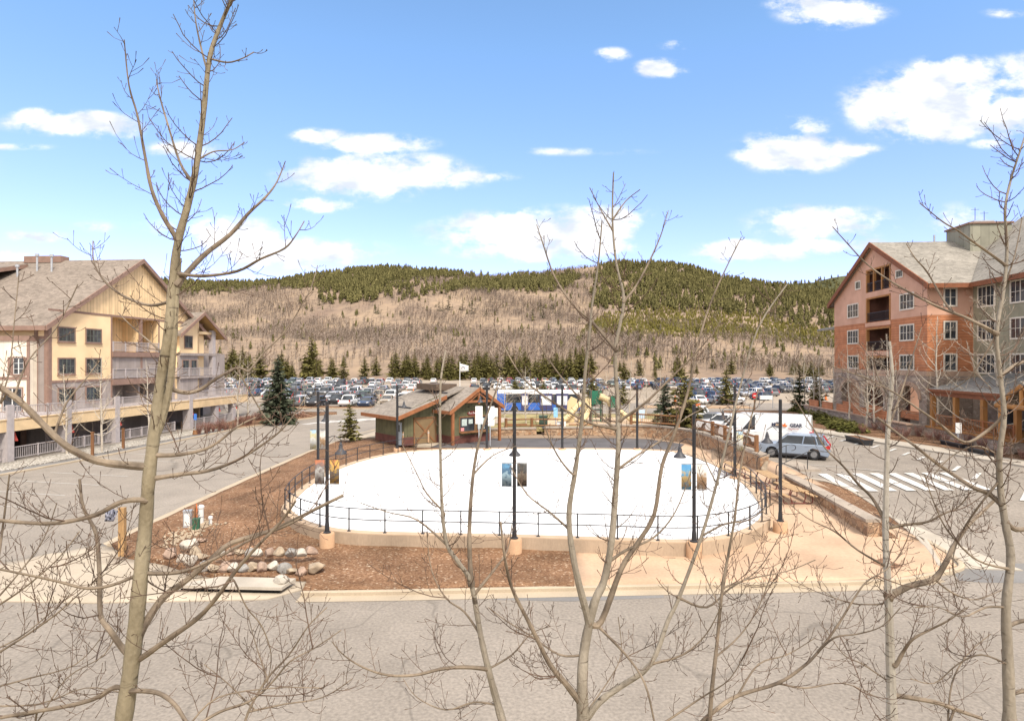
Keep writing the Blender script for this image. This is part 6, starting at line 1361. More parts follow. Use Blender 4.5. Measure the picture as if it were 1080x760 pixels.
        out.append(('roof', mb, [paintm], None))
    if style == 'pickup':
        mb = MB(); mb.box(-L+.15,xr-.05,-Wd+.14,Wd-.14,bz-.019,bz-.015); out.append(('bed', mb, [M['dark']], None))
    for i, (xc, s_) in enumerate([(S['wb'][0],-1),(S['wb'][0],1),(S['wb'][1],-1),(S['wb'][1],1)]):
        mb = MB(); y0, y1 = s_*(Wd-.22), s_*(Wd-.01); mb.tube([(xc,y0,wr),(xc,y0+s_*.03,wr),(xc,y1-s_*.03,wr),(xc,y1,wr)], [wr*.94,wr,wr,wr*.93], 20); out.append(('wheel', mb, [M['tyre']], None))
        mb = MB(); mb.tube([(xc,y1-s_*.02,wr),(xc,y1+s_*.012,wr)], [wr*.66,wr*.60], 16); out.append(('rim', mb, [M['rim']], 'wheel'))
    for s_ in (-1, 1):
        mb = MB(); zl = hood-.26; mb.add([(L-.30,s_*(Wd+.002),zl),(L-.05,s_*(Wd-.12),zl-.02),(L+.004,s_*(Wd-.42),zl-.0),(L-.03,s_*(Wd-.42),zl+.13),(L-.10,s_*(Wd-.1),zl+.14),(L-.36,s_*(Wd-.02),zl+.15)], [(0,1,4,5),(1,2,3,4)]); out.append(('headlight', mb, [M['lens']], None))
        mb = MB(); zl0, zl1 = (bz-.16, zt-.06) if style == 'suv' else ((.95,1.35) if style == 'van' else (bz-.30, bz-.06)); xt = xr if style != 'sedan' and style != 'pickup' else -L
        if style == 'suv': mb.bar((-L+.10,s_*(Wd-.10),bz-.12),(tr_-.02,s_*(w1+.0),zt-.05),.12,.12); mb.box(-L+.0,-L+.32,s_*(Wd-.14)-.06,s_*(Wd-.14)+.145,bz-.25,bz-.05)
        else: mb.box(-L-.01,-L+.2,s_*(Wd-.12)-.1,s_*(Wd-.12)+.125,zl0,zl1)
        out.append(('taillight', mb, [M['red']], None))
        mb = MB(); mb.box(xf-.32,xf-.16,s_*(Wd+.09)-.09,s_*(Wd+.09)+.09,bz+.02,bz+.17); out.append(('mirror', mb, [M['black']], None))
    mb = MB(); mb.box(-L+.14,L-.12,-Wd+.07,Wd-.07,lo-.06,lo+.10); mb.box(L-.02,L+.015,-Wd*.55,Wd*.55,lo+.28,hood-.30); mb.box(S['wb'][1]+wr*1.25,S['wb'][0]-wr*1.25,-Wd-.006,Wd+.006,lo,lo+.10); out.append(('lower_trim', mb, [M['dark']], None))
    for s_ in (-1, 1):
        mb = MB()
        for xx_ in ((.05,-.85) if style != 'van' else (1.25,)): mb.box(xx_-.12,xx_+.06,s_*(Wd+.012)-.012,s_*(Wd+.012)+.012,bz-.16,bz-.12)
        out.append(('door_handle', mb, [paintm], None))
    mb = MB(); mb.box(-L-.015,-L+.02,-.26,.26,lo+.35,lo+.50); out.append(('number_plate', mb, [M['white']], None))
    return out
PAINT = {}
def cpaint(n, c, met=.0):
    m, nt, p = newmat('car_paint_'+n); p.inputs['Base Color'].default_value = (*c,1); p.inputs['Roughness'].default_value = .35; p.inputs['Coat Weight'].default_value = .6; p.inputs['Coat Roughness'].default_value = .08; p.inputs['Metallic'].default_value = met
    tc = N(nt,'ShaderNodeTexCoord'); nz = N(nt,'ShaderNodeTexNoise'); nz.inputs['Scale'].default_value = 1.5; nz.inputs['Detail'].default_value = 6; nt.links.new(tc.outputs['Object'], nz.inputs['Vector']); mr = N(nt,'ShaderNodeMapRange'); mr.inputs[3].default_value=.9; mr.inputs[4].default_value=1.1; nt.links.new(nz.outputs['Fac'], mr.inputs[0])
    vm = N(nt,'ShaderNodeVectorMath',operation='SCALE'); vm.inputs[0].default_value = c; nt.links.new(mr.outputs[0], vm.inputs['Scale']); nt.links.new(vm.outputs[0], p.inputs['Base Color'])
    PAINT[n] = m; return m
for n_, c, mt in (('white',(.72,.72,.71),0),('silver',(.42,.43,.45),.4),('grey',(.16,.165,.17),.3),('black',(.018,.018,.02),0),('red',(.36,.025,.02),0),('blue',(.035,.06,.12),.2),('silver blue',(.26,.31,.38),.35),('green',(.05,.09,.07),.2),('tan',(.35,.29,.22),.2)): cpaint(n_, c, mt)
def car(name, style, colour, label, x, y, rz, cat='car'):
    t = thing(name, label, cat, (x, y, g(x,y)+.025), rz); last = None
    for nm, mb, ms, par in car_parts(style, PAINT[colour]):
        o = mb.build(nm, ms, last if par == 'wheel' else t, nm in ('wheel','body','roof','cargo_body'))
        if nm == 'wheel': last = o
    return t
an = math.atan2(1.2, -2.2)
car('parked_car', 'suv', 'silver blue', 'silver blue crossover parked nose in beside the timber fence', 19.55, 42.75, an)
v = car('cargo_van', 'van', 'white', 'tall white cargo van with navy lettering on its side parked beyond the silver blue crossover', 20.35, 48.0, an, 'van'); v.scale = (.93,1,1)
def text(s, size, m_, par, loc, bold=.012, name='lettering'):
    cu = bpy.data.curves.new('t', 'FONT'); cu.body = s; cu.size = size; cu.extrude = .006; cu.offset = bold; cu.align_x = 'CENTER'
    to = bpy.data.objects.new('t', cu); COL.objects.link(to); bpy.context.view_layer.update()
    me = bpy.data.meshes.new_from_object(to.evaluated_get(bpy.context.evaluated_depsgraph_get())); bpy.data.objects.remove(to)
    me.materials.clear(); me.materials.append(m_); o = bpy.data.objects.new(name, me); COL.objects.link(o); o.parent = par; o.location = loc; return o
# lettering on the side that faces the rink: local +y side when nose points away from x+
ink = mat('navy_lettering', (.03,.035,.07), .5, .1, 4)
yside = 1.02
for s_, xx_, sz in (('M', -.12, .36), ('GEAR', -1.80, .36)):
    o = text(s_, sz, ink, v, (xx_, yside, 1.68)); o.rotation_euler = (R(90), 0, R(180))
mb = MB(); mb.tube([(-.42,1.0,1.80),(-.42,1.022,1.80)], .20, 24); o = mb.build('round_emblem', mat('dark_emblem', (.08,.08,.10), .5, .3, 6), v)
mb = MB(); mb.prism([(-.17-.42,1.72),(.17-.42,1.72),(.06-.42,1.90),(.0-.42,1.82),(-.07-.42,1.87)], 1.023, 1.03, 'y'); mb.build('emblem_peak', mat('tan_emblem', (.42,.30,.2), .5, .1, 4), v)
mb = MB(); mb.prism([(-.82,1.66),(-1.10,1.66),(-1.18,1.80),(-1.05,1.78),(-1.0,1.97),(-.88,1.82),(-.78,1.86)], 1.0, 1.03, 'y'); mb.build('orange_flame', M['orange'], v)
mb = MB(); mb.bar((-1.5,1.03,1.45),(-1.2,1.03,1.56),.02,.05); mb.bar((-2.0,1.03,1.52),(-1.5,1.03,1.52),.02,.03); mb.build('small_logo', mat('dark_red_logo', (.3,.05,.04), .5, .1, 4), v)
v2 = car('cargo_van', 'van', 'white', 'plain white van without lettering parked just behind the lettered cargo van', 20.2, 51.8, an, 'van'); v2.scale = (.88,.95,.9)
car('parked_pickup', 'pickup', 'white', 'white pickup truck with low nose parked behind the two white vans', 20.3, 55.2, an, 'pickup')
car('parked_car', 'suv', 'white', 'white crossover parked between the white pickup and the dark grey sedan', 20.0, 58.7, an)
car('parked_car', 'sedan', 'grey', 'dark grey sedan half hidden behind the timber fence and spruce', 20.0, 62.4, an)
pt = car('patrol_pickup', 'pickup', 'white', 'white patrol truck with an orange and red roof light bar, farthest in the parked row', 20.0, 66.4, an, 'pickup')
mb = MB(); mb.box(-.12,.12,-.75,-.2,1.82,1.98); mb.box(-.12,.12,.2,.75,1.82,1.98); mb.build('beacon', M['orange'], pt); mb = MB(); mb.box(-.1,.1,-.2,.2,1.82,1.93); mb.build('light_bar', M['black'], pt)
# the far car park, row by row
far = {}
def farmesh(style, colour):
    k_ = (style, colour)
    if k_ in far: return far[k_]
    mats = [PAINT[colour], M['carglass'], M['tyre'], M['rim'], M['red'], M['lens'], M['dark'], M['black'], M['white']]; mb = MB()
    for nm, p_, ms, par in car_parts(style, PAINT[colour]):
        if nm in ('door_handle','number_plate'): continue
        mb.add(p_.v, p_.f, mats.index(ms[0]))
    far[k_] = mb.mesh('parked_car', mats); return far[k_]
q = random.Random(31)
rows = [('nearest',97,[(296,322),(334,358),(368,398)]),('nearest',103,[(300,462),(735,788)]),('second',113,[(285,408),(412,440),(735,805)]),('third',125,[(240,415),(735,830)]),('fourth',138,[(230,425),(590,640),(730,900)]),
        ('fifth',152,[(225,440),(500,900)]),('sixth',167,[(225,450),(500,900)]),('seventh',183,[(225,458),(500,900)]),('farthest',200,[(225,462),(500,905)])]
nc = 0
for rn, Y, spans in rows:
    for p0, p1 in spans:
        x = (p0-540)/F*Y
        while x < (p1-540)/F*Y and nc < 296:
            if q.random() < (.86 if Y < 145 else .80):
                st_ = q.choice(('suv','suv','sedan','hatch','pickup','suv')); cl = q.choice(('white','white','white','white','silver','silver','silver','grey','grey','grey','black','black','black','red' if q.random() < .5 else 'grey','blue','tan','silver blue','green' if q.random() < .5 else 'white'))
                o = bpy.data.objects.new('parked_car', farmesh(st_, cl)); COL.objects.link(o); yy_ = Y+q.uniform(-.4,.4); o.location = (x, yy_, g(x,yy_)+.01); o.rotation_euler.z = R(q.choice((-90,90))+q.uniform(-3,3)+(12 if x > 20 else 0))
                kind = {'suv':'crossover','sedan':'sedan','hatch':'hatchback','pickup':'pickup truck'}[st_]
                tag(o, f'{cl} {kind} in the {rn} row of the far car park', 'car', f'{cl} {kind}s in the {rn} car park row'); nc += 1
            x += 2.75+q.uniform(0,.25)
o = bpy.data.objects.new('parked_car', farmesh('suv','black')); COL.objects.link(o); o.location = (-8.3,140,.8); o.rotation_euler.z = R(-75); tag(o, 'black crossover driving alone in the open lane of the far car park', 'car')

# ------------------------------------------------------------------ young bare aspens about the place
BKW = bark_mat('white_aspen_bark', (.44,.385,.31), (.10,.08,.06), .60, 5)
BKT = mat('aspen_twig_bark', (.16,.155,.11), .9, .25, 3, tint=(.30,.23,.165))
BKP = mat('pale_twig_bark', (.30,.24,.175), .9, .25, 3)
def grow_twigs(mb, path, rad, q, lmin, lmax, gap, r0, sub=True, start=.12, n=4, up=.10, segs=4):
    """side shoots along a branch, each with small spurs"""
    P = [Vector(p) for p in path]; L = [0]
    for a, b in zip(P, P[1:]): L.append(L[-1]+(b-a).length)
    tot = L[-1]; d = tot*start; side = q.uniform(0, 6.28)
    while d < tot:
        i = max(k for k in range(len(L)-1) if L[k] <= d); f = (d-L[i])/max(1e-6, L[i+1]-L[i]); p = P[i].lerp(P[i+1], f); t = (P[i+1]-P[i]).normalized()
        side += 2.4 + q.uniform(-.6,.6); u = t.orthogonal().normalized(); v = t.cross(u); s = u*math.cos(side)+v*math.sin(side)
        fr = d/tot; l = q.uniform(lmin, lmax)*(1.12-.6*fr); dr = (t*q.uniform(.35,.8)+s*.85+Vector((0,0,up))).normalized(); pts = [p]; c = Vector(p); bend = Vector((q.uniform(-.45,.45),q.uniform(-.35,.35),q.uniform(.15,.95)))
        for k in range(segs):
            c = c+dr*(l/segs); pts.append(c.copy()); dr = (dr+bend*.42+Vector((q.uniform(-.13,.13),q.uniform(-.13,.13),q.uniform(-.1,.1)))).normalized()
        rr = [r0*(1-.55*k/segs) for k in range(segs+1)]; rr[-1] = r0*.95
        mb.tube(pts, rr, n, cap=False)
        if sub:
            sp = gap*.55; e = l*.2; sd_ = q.uniform(0,6.28)
            while e < l*.97:
                k = min(segs-1, int(e/l*segs)); pp = pts[k].lerp(pts[k+1], e/l*segs-k); t2 = (pts[k+1]-pts[k]).normalized(); sd_ += 2.6+q.uniform(-.5,.5)
                u2 = t2.orthogonal().normalized(); s2 = u2*math.cos(sd_)+t2.cross(u2)*math.sin(sd_); l2 = q.uniform(.04,.17)*(lmax/.5)*q.choice((.6,1,1,1.7)); d2 = (t2*.7+s2*.8+Vector((0,0,.2))).normalized()
                m_ = pp+d2*l2*.55; d3 = (d2+Vector((0,0,.45))).normalized(); e_ = m_+d3*l2*.45
                mb.tube([pp, m_, e_], [r0*.75, r0*.55, r0*1.1], 3, cap=False); e += sp*q.uniform(.6,1.5)
        d += gap*q.uniform(.55,1.5)
def aspen_young(name, label, h, seed, group=None, lean=.03, spread=1.0, low=.2, twr=.008, dens=1.0, bark=None, tw=None):
    q = random.Random(seed); t = thing(name, label, 'tree', group=group); mb = MB(); tw_ = MB()
    pts = [(0,0,-.2)]; x = y = 0
    for i in range(1, 9): x += q.uniform(-lean,lean)*h/8*3; y += q.uniform(-lean,lean)*h/8*3; pts.append((x,y,h*i/8))
    P = cr(pts, 3); r0 = h*.0105+.015; rad = [r0*(1-.86*i/(len(P)-1)) for i in range(len(P))]; mb.tube(P, rad, 8)
    nb = int(15*dens+4)
    for i in range(nb):
        f = low+(1-low)*.93*(i+q.random())/nb; k = int(f*(len(P)-1)); p = P[k]; a = i*2.4+q.uniform(-.5,.5); l = h*(.30*(1-f)**.7+.07)*q.uniform(.7,1.2)*spread
        dr = Vector((math.cos(a),math.sin(a),q.uniform(.35,.9))).normalized(); c = Vector(p); bp = [c.copy()]
        for s in range(5): c = c+dr*l/5; bp.append(c.copy()); dr = (dr+Vector((q.uniform(-.15,.15),q.uniform(-.15,.15),q.uniform(.05,.3)))).normalized()
        rb = rad[k]*.5; mb.tube(bp, [max(.006, rb*(1-.8*s/5)) for s in range(6)], 5, cap=False)
        grow_twigs(tw_, bp, None, q, l*.18, l*.42, l/(7*dens+2), twr, False, .2, 3, .2, 3)
    mb.build('trunk', bark or BKW, t, True); tw_.build('crown', tw or BKP, t); return t
protos = {}
def young(px_, pb, h, label, variant=0, z=None, group=None, rz=0):
    zz_ = z if z is not None else .8
    x, y = W(px_, pb, zz_)
    if variant not in protos:
        o = aspen_young('aspen_tree', label, 8.0, 200+variant, group, low=(.22,.15,.3,.1)[variant % 4], dens=(1,1.3,.8,1.6)[variant % 4], spread=(1,1.1,.8,1.3)[variant % 4], twr=.012); protos[variant] = o
    else: o = dup(protos[variant], label=label)
    if group: o['group'] = group
    elif 'group' in o.keys(): del o['group']
    o.location = (x, y, zz_-.05); o.rotation_euler.z = rz; s = h/8; o.scale = (s,s,s); return o
young(71,478,7.6,'bare white aspen before the first grey pillar of the yellow lodge',0,.1,None,.4)
young(108,476,8.4,'taller bare white aspen beside the rust trail post under the yellow lodge',1,.1,None,1.4)
young(157,469,8.0,'thin bare aspen partly hidden behind the big olive trunk by the lodge walkway',2,.1,None,2.2)
young(250,449,8.6,'bare white aspen at the far end of the lodge walkway',0,.1,None,3.0)
young(262,440,8,'bare aspen in the mulch bed left of the blue spruce',1,.1,None,.9)
young(243,441,7,'thin bare aspen behind the last lodge pillar',3,.1,None,5)
young(321,432,4.6,'small bare aspen on the far verge right of the blue spruce',2,.3,None,1)
young(400,437,4.6,'small pale bare aspen at the edge of the far car park behind the little spruce',3,.3,None,1)
for k, (a, b_, h, lab) in enumerate([(879,441,9.2,'leftmost bare aspen in the bed below the hotel'),(896,448,8.4,'thin bare aspen in the shrubs before the first hotel arch'),(913,452,8.6,'leaning bare aspen before the middle hotel arch'),(921,453,8.0,'bare aspen close beside the leaning one before the middle arch'),(940,456,9.2,'stout white aspen with a wide crown before the right hotel arch'),(947,457,6.8,'slim aspen growing against the stout white one'),(987,461,10.6,'tall slender white aspen at the corner of the stone base and porch'),(1052,470,12.4,'tall white aspen in front of the porch railing'),(866,437,8.6,'bare aspen on the mulch island by the junction'),(858,436,8.0,'thin bare aspen on the island behind the junipers'),(849,434,8.2,'bare aspen on the island nearest the no entry sign'),(838,431,6.4,'small bare aspen at the tip of the mulch island')]):
    young(a, b_, h, lab, (0,2,1,3)[k % 4], 1.3 if a > 870 else 1.0, None, k*1.3)
for k, (a, b_, h, lab) in enumerate([(555,447,6.2,'bare aspen on the lawn left of the electrical cabinet'),(640,446,6.0,'bare aspen beside the narrow play tower'),(664,445,6.8,'pale bare aspen between the play tower and the dark spruce'),(682,442,5.6,'bare aspen at the right edge of the play sand'),(696,440,6.0,'thin bare aspen just left of the dark spruce'),(532,441,5.0,'slim bare aspen in front of the bus')]):
    young(a, b_, h, lab, (1,3,2,0)[k % 4], 1.2, None, k*2.1)
# spruces of the place
x, y = W(293,446,.2); o = tree_proto('spruce_tree', 'large blue green spruce at the bend of the left street', 8.8, 2.15, 61, MS, whorls=27, per=13, spray=8, bare=.05, droop=.22); o.location = (x,y,.2)
x, y = W(369,464,.35); o = tree_proto('spruce_tree', 'small sparse spruce at the corner of the mulch bed near the hut', 4.2, 1.15, 62, MP, whorls=15, per=8, spray=6, bare=.12, droop=.12); o.location = (x,y,.2)
x, y = W(701,449,1.2); o = tree_proto('spruce_tree', 'dark blue spruce standing behind the bend of the stone wall', 5.4, 1.35, 63, MS, whorls=19, per=10, spray=7, bare=.04, droop=.2); o.location = (x,y,1.15)
x, y = W(722,451,1.2); o = tree_proto('pine_tree', 'loose olive pine right of the dark blue spruce behind the short rail fence', 6.6, 1.9, 64, MP, whorls=15, per=9, spray=7, bare=.06, droop=-.05); o.location = (x,y,1.15)
for k, (px_, Y, h, r_, lab) in enumerate([(543,101,4.6,1.9,'round olive pine standing behind the bus'),(573,101,4.0,1.6,'olive pine behind the middle of the bus'),(625,98,5.2,1.7,'olive pine behind the play tower'),(657,100,4.6,1.2,'narrow olive pine right of the play tower'),(766,100,7.0,1.7,'thin olive pine on the car park verge by the no entry sign'),(843,80,6.8,1.3,'tall narrow spruce on the mulch island by the hotel'),(861,84,6.6,1.5,'spruce behind the aspens on the mulch island')]):
    x, y = at2(px_, Y); o = tree_proto('pine_tree', lab, h, r_, 70+k, MP if k != 5 else MD, whorls=19, per=9, spray=5, bare=.08, droop=0); o.location = (x,y,.75)
# low shrubs
def shrub_mesh(seed, n, r, h, leaf, ms):
    q = random.Random(seed); mb = MB()
    for i in range(n):
        a = q.uniform(0,6.28); d = r*math.sqrt(q.random()); z = h*(1-(d/r)**2)*q.uniform(.15,1.05)+.02; x_, y_ = d*math.cos(a), d*math.sin(a); s = leaf*q.uniform(.6,1.4); th = q.uniform(0,6.28); c, s_ = math.cos(th)*s, math.sin(th)*s
        mb.add([(x_-c,y_-s_,z),(x_+s_*.5,y_-c*.5,z+q.uniform(-.3,.5)*s),(x_+c,y_+s_,z+q.uniform(-.2,.8)*s),(x_-s_*.5,y_+c*.5,z+q.uniform(-.3,.5)*s)], [(0,1,2,3)], q.choice((0,0,1)))
    return mb.mesh('juniper_shrub', ms)
MJ = [mat('juniper_green', (.085,.085,.025), 1, .3, 3, spec=0), mat('juniper_tips', (.14,.13,.045), 1, .3, 3, spec=0)]
jm = [shrub_mesh(300+i, 420, 1.0, .75, .11, MJ) for i in range(3)]
for k in range(22):
    f = k/21; x, y = W(835+58*f+q.uniform(-2,3), 437+23*f+q.uniform(-4,0), 1.1); o = bpy.data.objects.new('juniper_shrub', jm[k % 3]); COL.objects.link(o); o.location = (x+.4,y,g(x,y)+.08); s = q.uniform(.9,1.5); o.scale = (s,s,s*.9); o.rotation_euler.z = k
    tag(o, 'spreading olive juniper in the hedge bed along the hotel sidewalk', 'shrub', 'junipers along the hotel sidewalk')
def twiggy(seed, h, ms):
    q = random.Random(seed); mb = MB()
    for i in range(46):
        a = q.uniform(0,6.28); l = h*q.uniform(.6,1.1); c = Vector((q.uniform(-.1,.1),q.uniform(-.1,.1),0)); d = Vector((math.cos(a)*.5,math.sin(a)*.5,1)).normalized(); pts = [c.copy()]
        for s in range(4): c = c+d*l/4; pts.append(c.copy()); d = (d+Vector((q.uniform(-.3,.3),q.uniform(-.3,.3),.1))).normalized()
        mb.tube(pts, [.016,.013,.010,.007,.004], 3, cap=False)
        for s in (1,2,3): mb.tube([pts[s], pts[s]+Vector((q.uniform(-.2,.2),q.uniform(-.2,.2),q.uniform(.1,.3)))*h*.6], [.009,.004], 3, cap=False)
    return mb.mesh('dogwood_shrub', ms)
dwm = [twiggy(400+i, 1.1, mat('red_brown_twigs%d' % i, (.20,.10,.075), .9, .25, 3)) for i in range(2)]
for k in range(22):
    f = k/21; px_, pb = (212+78*f+q.uniform(-4,4), 456-13*f+q.uniform(-3,3)); x, y = W(px_, pb, .15); o = bpy.data.objects.new('dogwood_shrub', dwm[k % 2]); COL.objects.link(o); o.location = (x,y,.12); o.rotation_euler.z = k*1.7; o.scale = (q.uniform(.8,1.3),)*3
    tag(o, 'leafless red brown shrub in the mulch at the end of the yellow lodge', 'shrub', 'leafless shrubs at the lodge end')
o = bpy.data.objects.new('dogwood_shrub', shrub_mesh(333, 700, 1.5, 1.1, .12, [mat('rusty_shrub_leaves', (.20,.10,.065), 1, .3, 2), mat('rusty_shrub_tips', (.26,.15,.10), 1, .3, 2)])); COL.objects.link(o); x, y = W(316,441,.15); o.location = (x,y,.12); tag(o, 'rounded rusty shrub on the little mulch point right of the blue spruce', 'shrub')
for k in range(16):
    x, y = W(905+11*k+q.uniform(-3,3), 459+1.7*k+q.uniform(-6,2), 1.3); o = bpy.data.objects.new('dogwood_shrub', dwm[k % 2]); COL.objects.link(o); o.location = (x+.6,y,1.4); o.rotation_euler.z = k*1.1; o.scale = (q.uniform(.7,1.1),)*3
    tag(o, 'leafless twiggy shrub in the bed under the hotel terrace', 'shrub', 'leafless shrubs below the hotel terrace')

# ------------------------------------------------------------------ big bare aspens close to the balcony
BK1 = bark_mat('olive_aspen_bark', (.215,.178,.115), (.06,.045,.03), .63, 4)
BK2 = bark_mat('tan_aspen_bark', (.215,.183,.14), (.06,.045,.03), .63, 4)
BK3 = bark_mat('whitish_aspen_bark', (.35,.315,.26), (.07,.055,.04), .62, 4)
BKB = mat('brown_branch_bark', (.115,.087,.062), .85, .3, 5, tint=(.19,.148,.105), fine=.1, fscale=40)
TWG = mat('dark_brown_twigs', (.065,.040,.027), .85, .3, 6, tint=(.11,.072,.05))
def near_tree(name, label, Y, stems, limbs, bark, base, seed, tw=1.0, lb=None):
    """stems and limbs: lists of (photo points, width at start, width at end, depth change, twig factor)"""
    q = random.Random(seed); t = thing(name, label, 'tree', base)
    B = Vector(base); known = []
    def world(p, yy): return Vector(((p[0]-540)/F*yy, yy, CAMZ-(p[1]-380)/F*yy))
    tr, lm, tg, kn = MB(), MB(), MB(), MB()
    for kind, lst in (('stem', stems), ('limb', limbs)):
        for pts, w0, w1, dy, tf in lst:
            ys = Y; snap = None
            if known:
                kd, ky = min(((math.hypot(a-pts[0][0], b-pts[0][1]), yy) for a, b, yy in known))
                if kd < 28:
                    ys = ky; ka, kb, _ = min(known, key=lambda k_: math.hypot(k_[0]-pts[0][0], k_[1]-pts[0][1])); snap = (ka, kb)
            if snap: pts = [snap]+([pts[0]] if math.dist(snap, pts[0]) > 5 else [])+list(pts[1:])
            L = [0]
            for a, b in zip(pts, pts[1:]): L.append(L[-1]+math.dist(a, b))
            jit = [q.uniform(-.05,.05)*(i > 0) for i in range(len(pts))]
            y_ = [ys+dy*(l/L[-1])+j for l, j in zip(L, jit)]
            P = [world(p, yy) for p, yy in zip(pts, y_)]
            sub = 4
            S = [Vector(p) for p in cr(P, sub)]
            n = len(S); rad = []
            for i, s in enumerate(S):
                f = i/(n-1); w1_ = w1*(.65 if kind == 'limb' and w1 < 2 else 1); w = w0+(w1_-w0)*f**((.8 if seed == 51 else (.42 if seed == 56 else .55)) if kind == 'stem' else .7); rad.append(max(.004, w/2*s.y/F*(1+.05*math.sin(i*2.1+w0))))
            for s in S: known.append((540+F*s.x/s.y, 380-F*(s.z-CAMZ)/s.y, s.y))
            if kind == 'stem' and pts[0][1] >= 755:
                g0 = B+Vector((q.uniform(-.1,.1), q.uniform(-.1,.1), -.2)); d0 = S[0]
                ex = [g0, g0.lerp(d0, .35)+Vector((0,0,.0)), g0.lerp(d0, .7)]; S = ex+S; rad = [rad[0]*1.5, rad[0]*1.25, rad[0]*1.1]+rad
            mb = tr if kind == 'stem' else lm
            mb.tube([s-B for s in S], rad, 12 if w0 > 12 else (8 if w0 > 5 else 6))
            if kind == 'limb' and w0 >= 3:          # collar where the limb leaves
                mb.tube([S[0]-B-(S[1]-S[0])*.4, S[0]-B, S[1]-B], [rad[0]*1.15, rad[0]*1.4, rad[1]*1.02], 8)
            if tf > 0:
                vis = S[3:] if kind == 'stem' and pts[0][1] >= 755 else S
                grow_twigs(tg, [s-B for s in vis], None, q, .12*tf, .50*tf, .102/tw, .0029, True, .42 if kind == 'stem' else .10, 4, .08)
                if tf >= .85 and kind == 'limb':    # branchlets that carry twigs of their own
                    for _ in range(max(1, int(L[-1]/95))):
                        k = q.randint(int(n*.15), n-3); c = Vector(S[k]); tt = (S[k+1]-S[k]).normalized(); d3 = (tt*.6+Vector((q.uniform(-1,1),q.uniform(-.7,.7),q.uniform(-.5,.9)))).normalized(); l3 = q.uniform(.35,.85); bp = [c.copy()]
                        for _s in range(6): c = c+d3*l3/6; bp.append(c.copy()); d3 = (d3+Vector((q.uniform(-.15,.15),q.uniform(-.15,.15),q.uniform(0,.28)))).normalized()
                        tg.tube([s-B for s in bp], [.0055-.00055*i for i in range(7)], 4, cap=False); grow_twigs(tg, [s-B for s in bp], None, q, .08, .30, .085, .0029, True, .15, 4, .1)
            if kind == 'stem' and tf < .8 and w0 > 8:       # many short upswept shoots along the upper stem
                for k in range(int(n*.30), n-2):
                    for _ in range(1 if w0 < 14 else 2):
                        if q.random() < .45: continue
                        c = Vector(S[k if pts[0][1] < 755 else k+3]); a_ = q.uniform(0, 6.28); d3 = Vector((math.cos(a_), math.sin(a_)*.8, q.uniform(.1,.7))).normalized(); l3 = q.uniform(.14,.46)*tw; bp = [c.copy()]
                        for _s in range(5): c = c+d3*l3/5; bp.append(c.copy()); d3 = (d3+Vector((q.uniform(-.2,.2),q.uniform(-.2,.2),q.uniform(.1,.4)))).normalized()
                        tg.tube([s-B for s in bp], [.0046-.0004*i for i in range(6)], 4, cap=False); grow_twigs(tg, [s-B for s in bp], None, q, .03, .11, .055, .0026, False, .15, 3, .1, 3)
            if w0 > 9:                                # dark branch scars
                for i in range(2, n-2):
                    if q.random() < .62: continue
                    s = S[i].lerp(S[i+1], q.random())-B; a = q.uniform(2.9, 6.5); r = rad[min(len(rad)-1,i+(3 if pts[0][1] >= 755 else 0))]; u_ = Vector((-math.sin(a), math.cos(a), 0)); c_ = s+Vector((math.cos(a)*r*.97, math.sin(a)*r*.97, 0)); hw = r*q.uniform(.15,.4); kn.tube([c_-u_*hw-Vector((0,0,hw*.3)), c_+Vector((0,0,hw*.25)), c_+u_*hw-Vector((0,0,hw*.3))], [r*.04, r*q.uniform(.08,.15), r*.04], 5)
    tr.build('trunk', bark, t, True); lm.build('branches', lb or BKB, t, True); tg.build('twigs', TWG, t)
    if kn.v: kn.build('branch_scars', TWG, t)
    return t
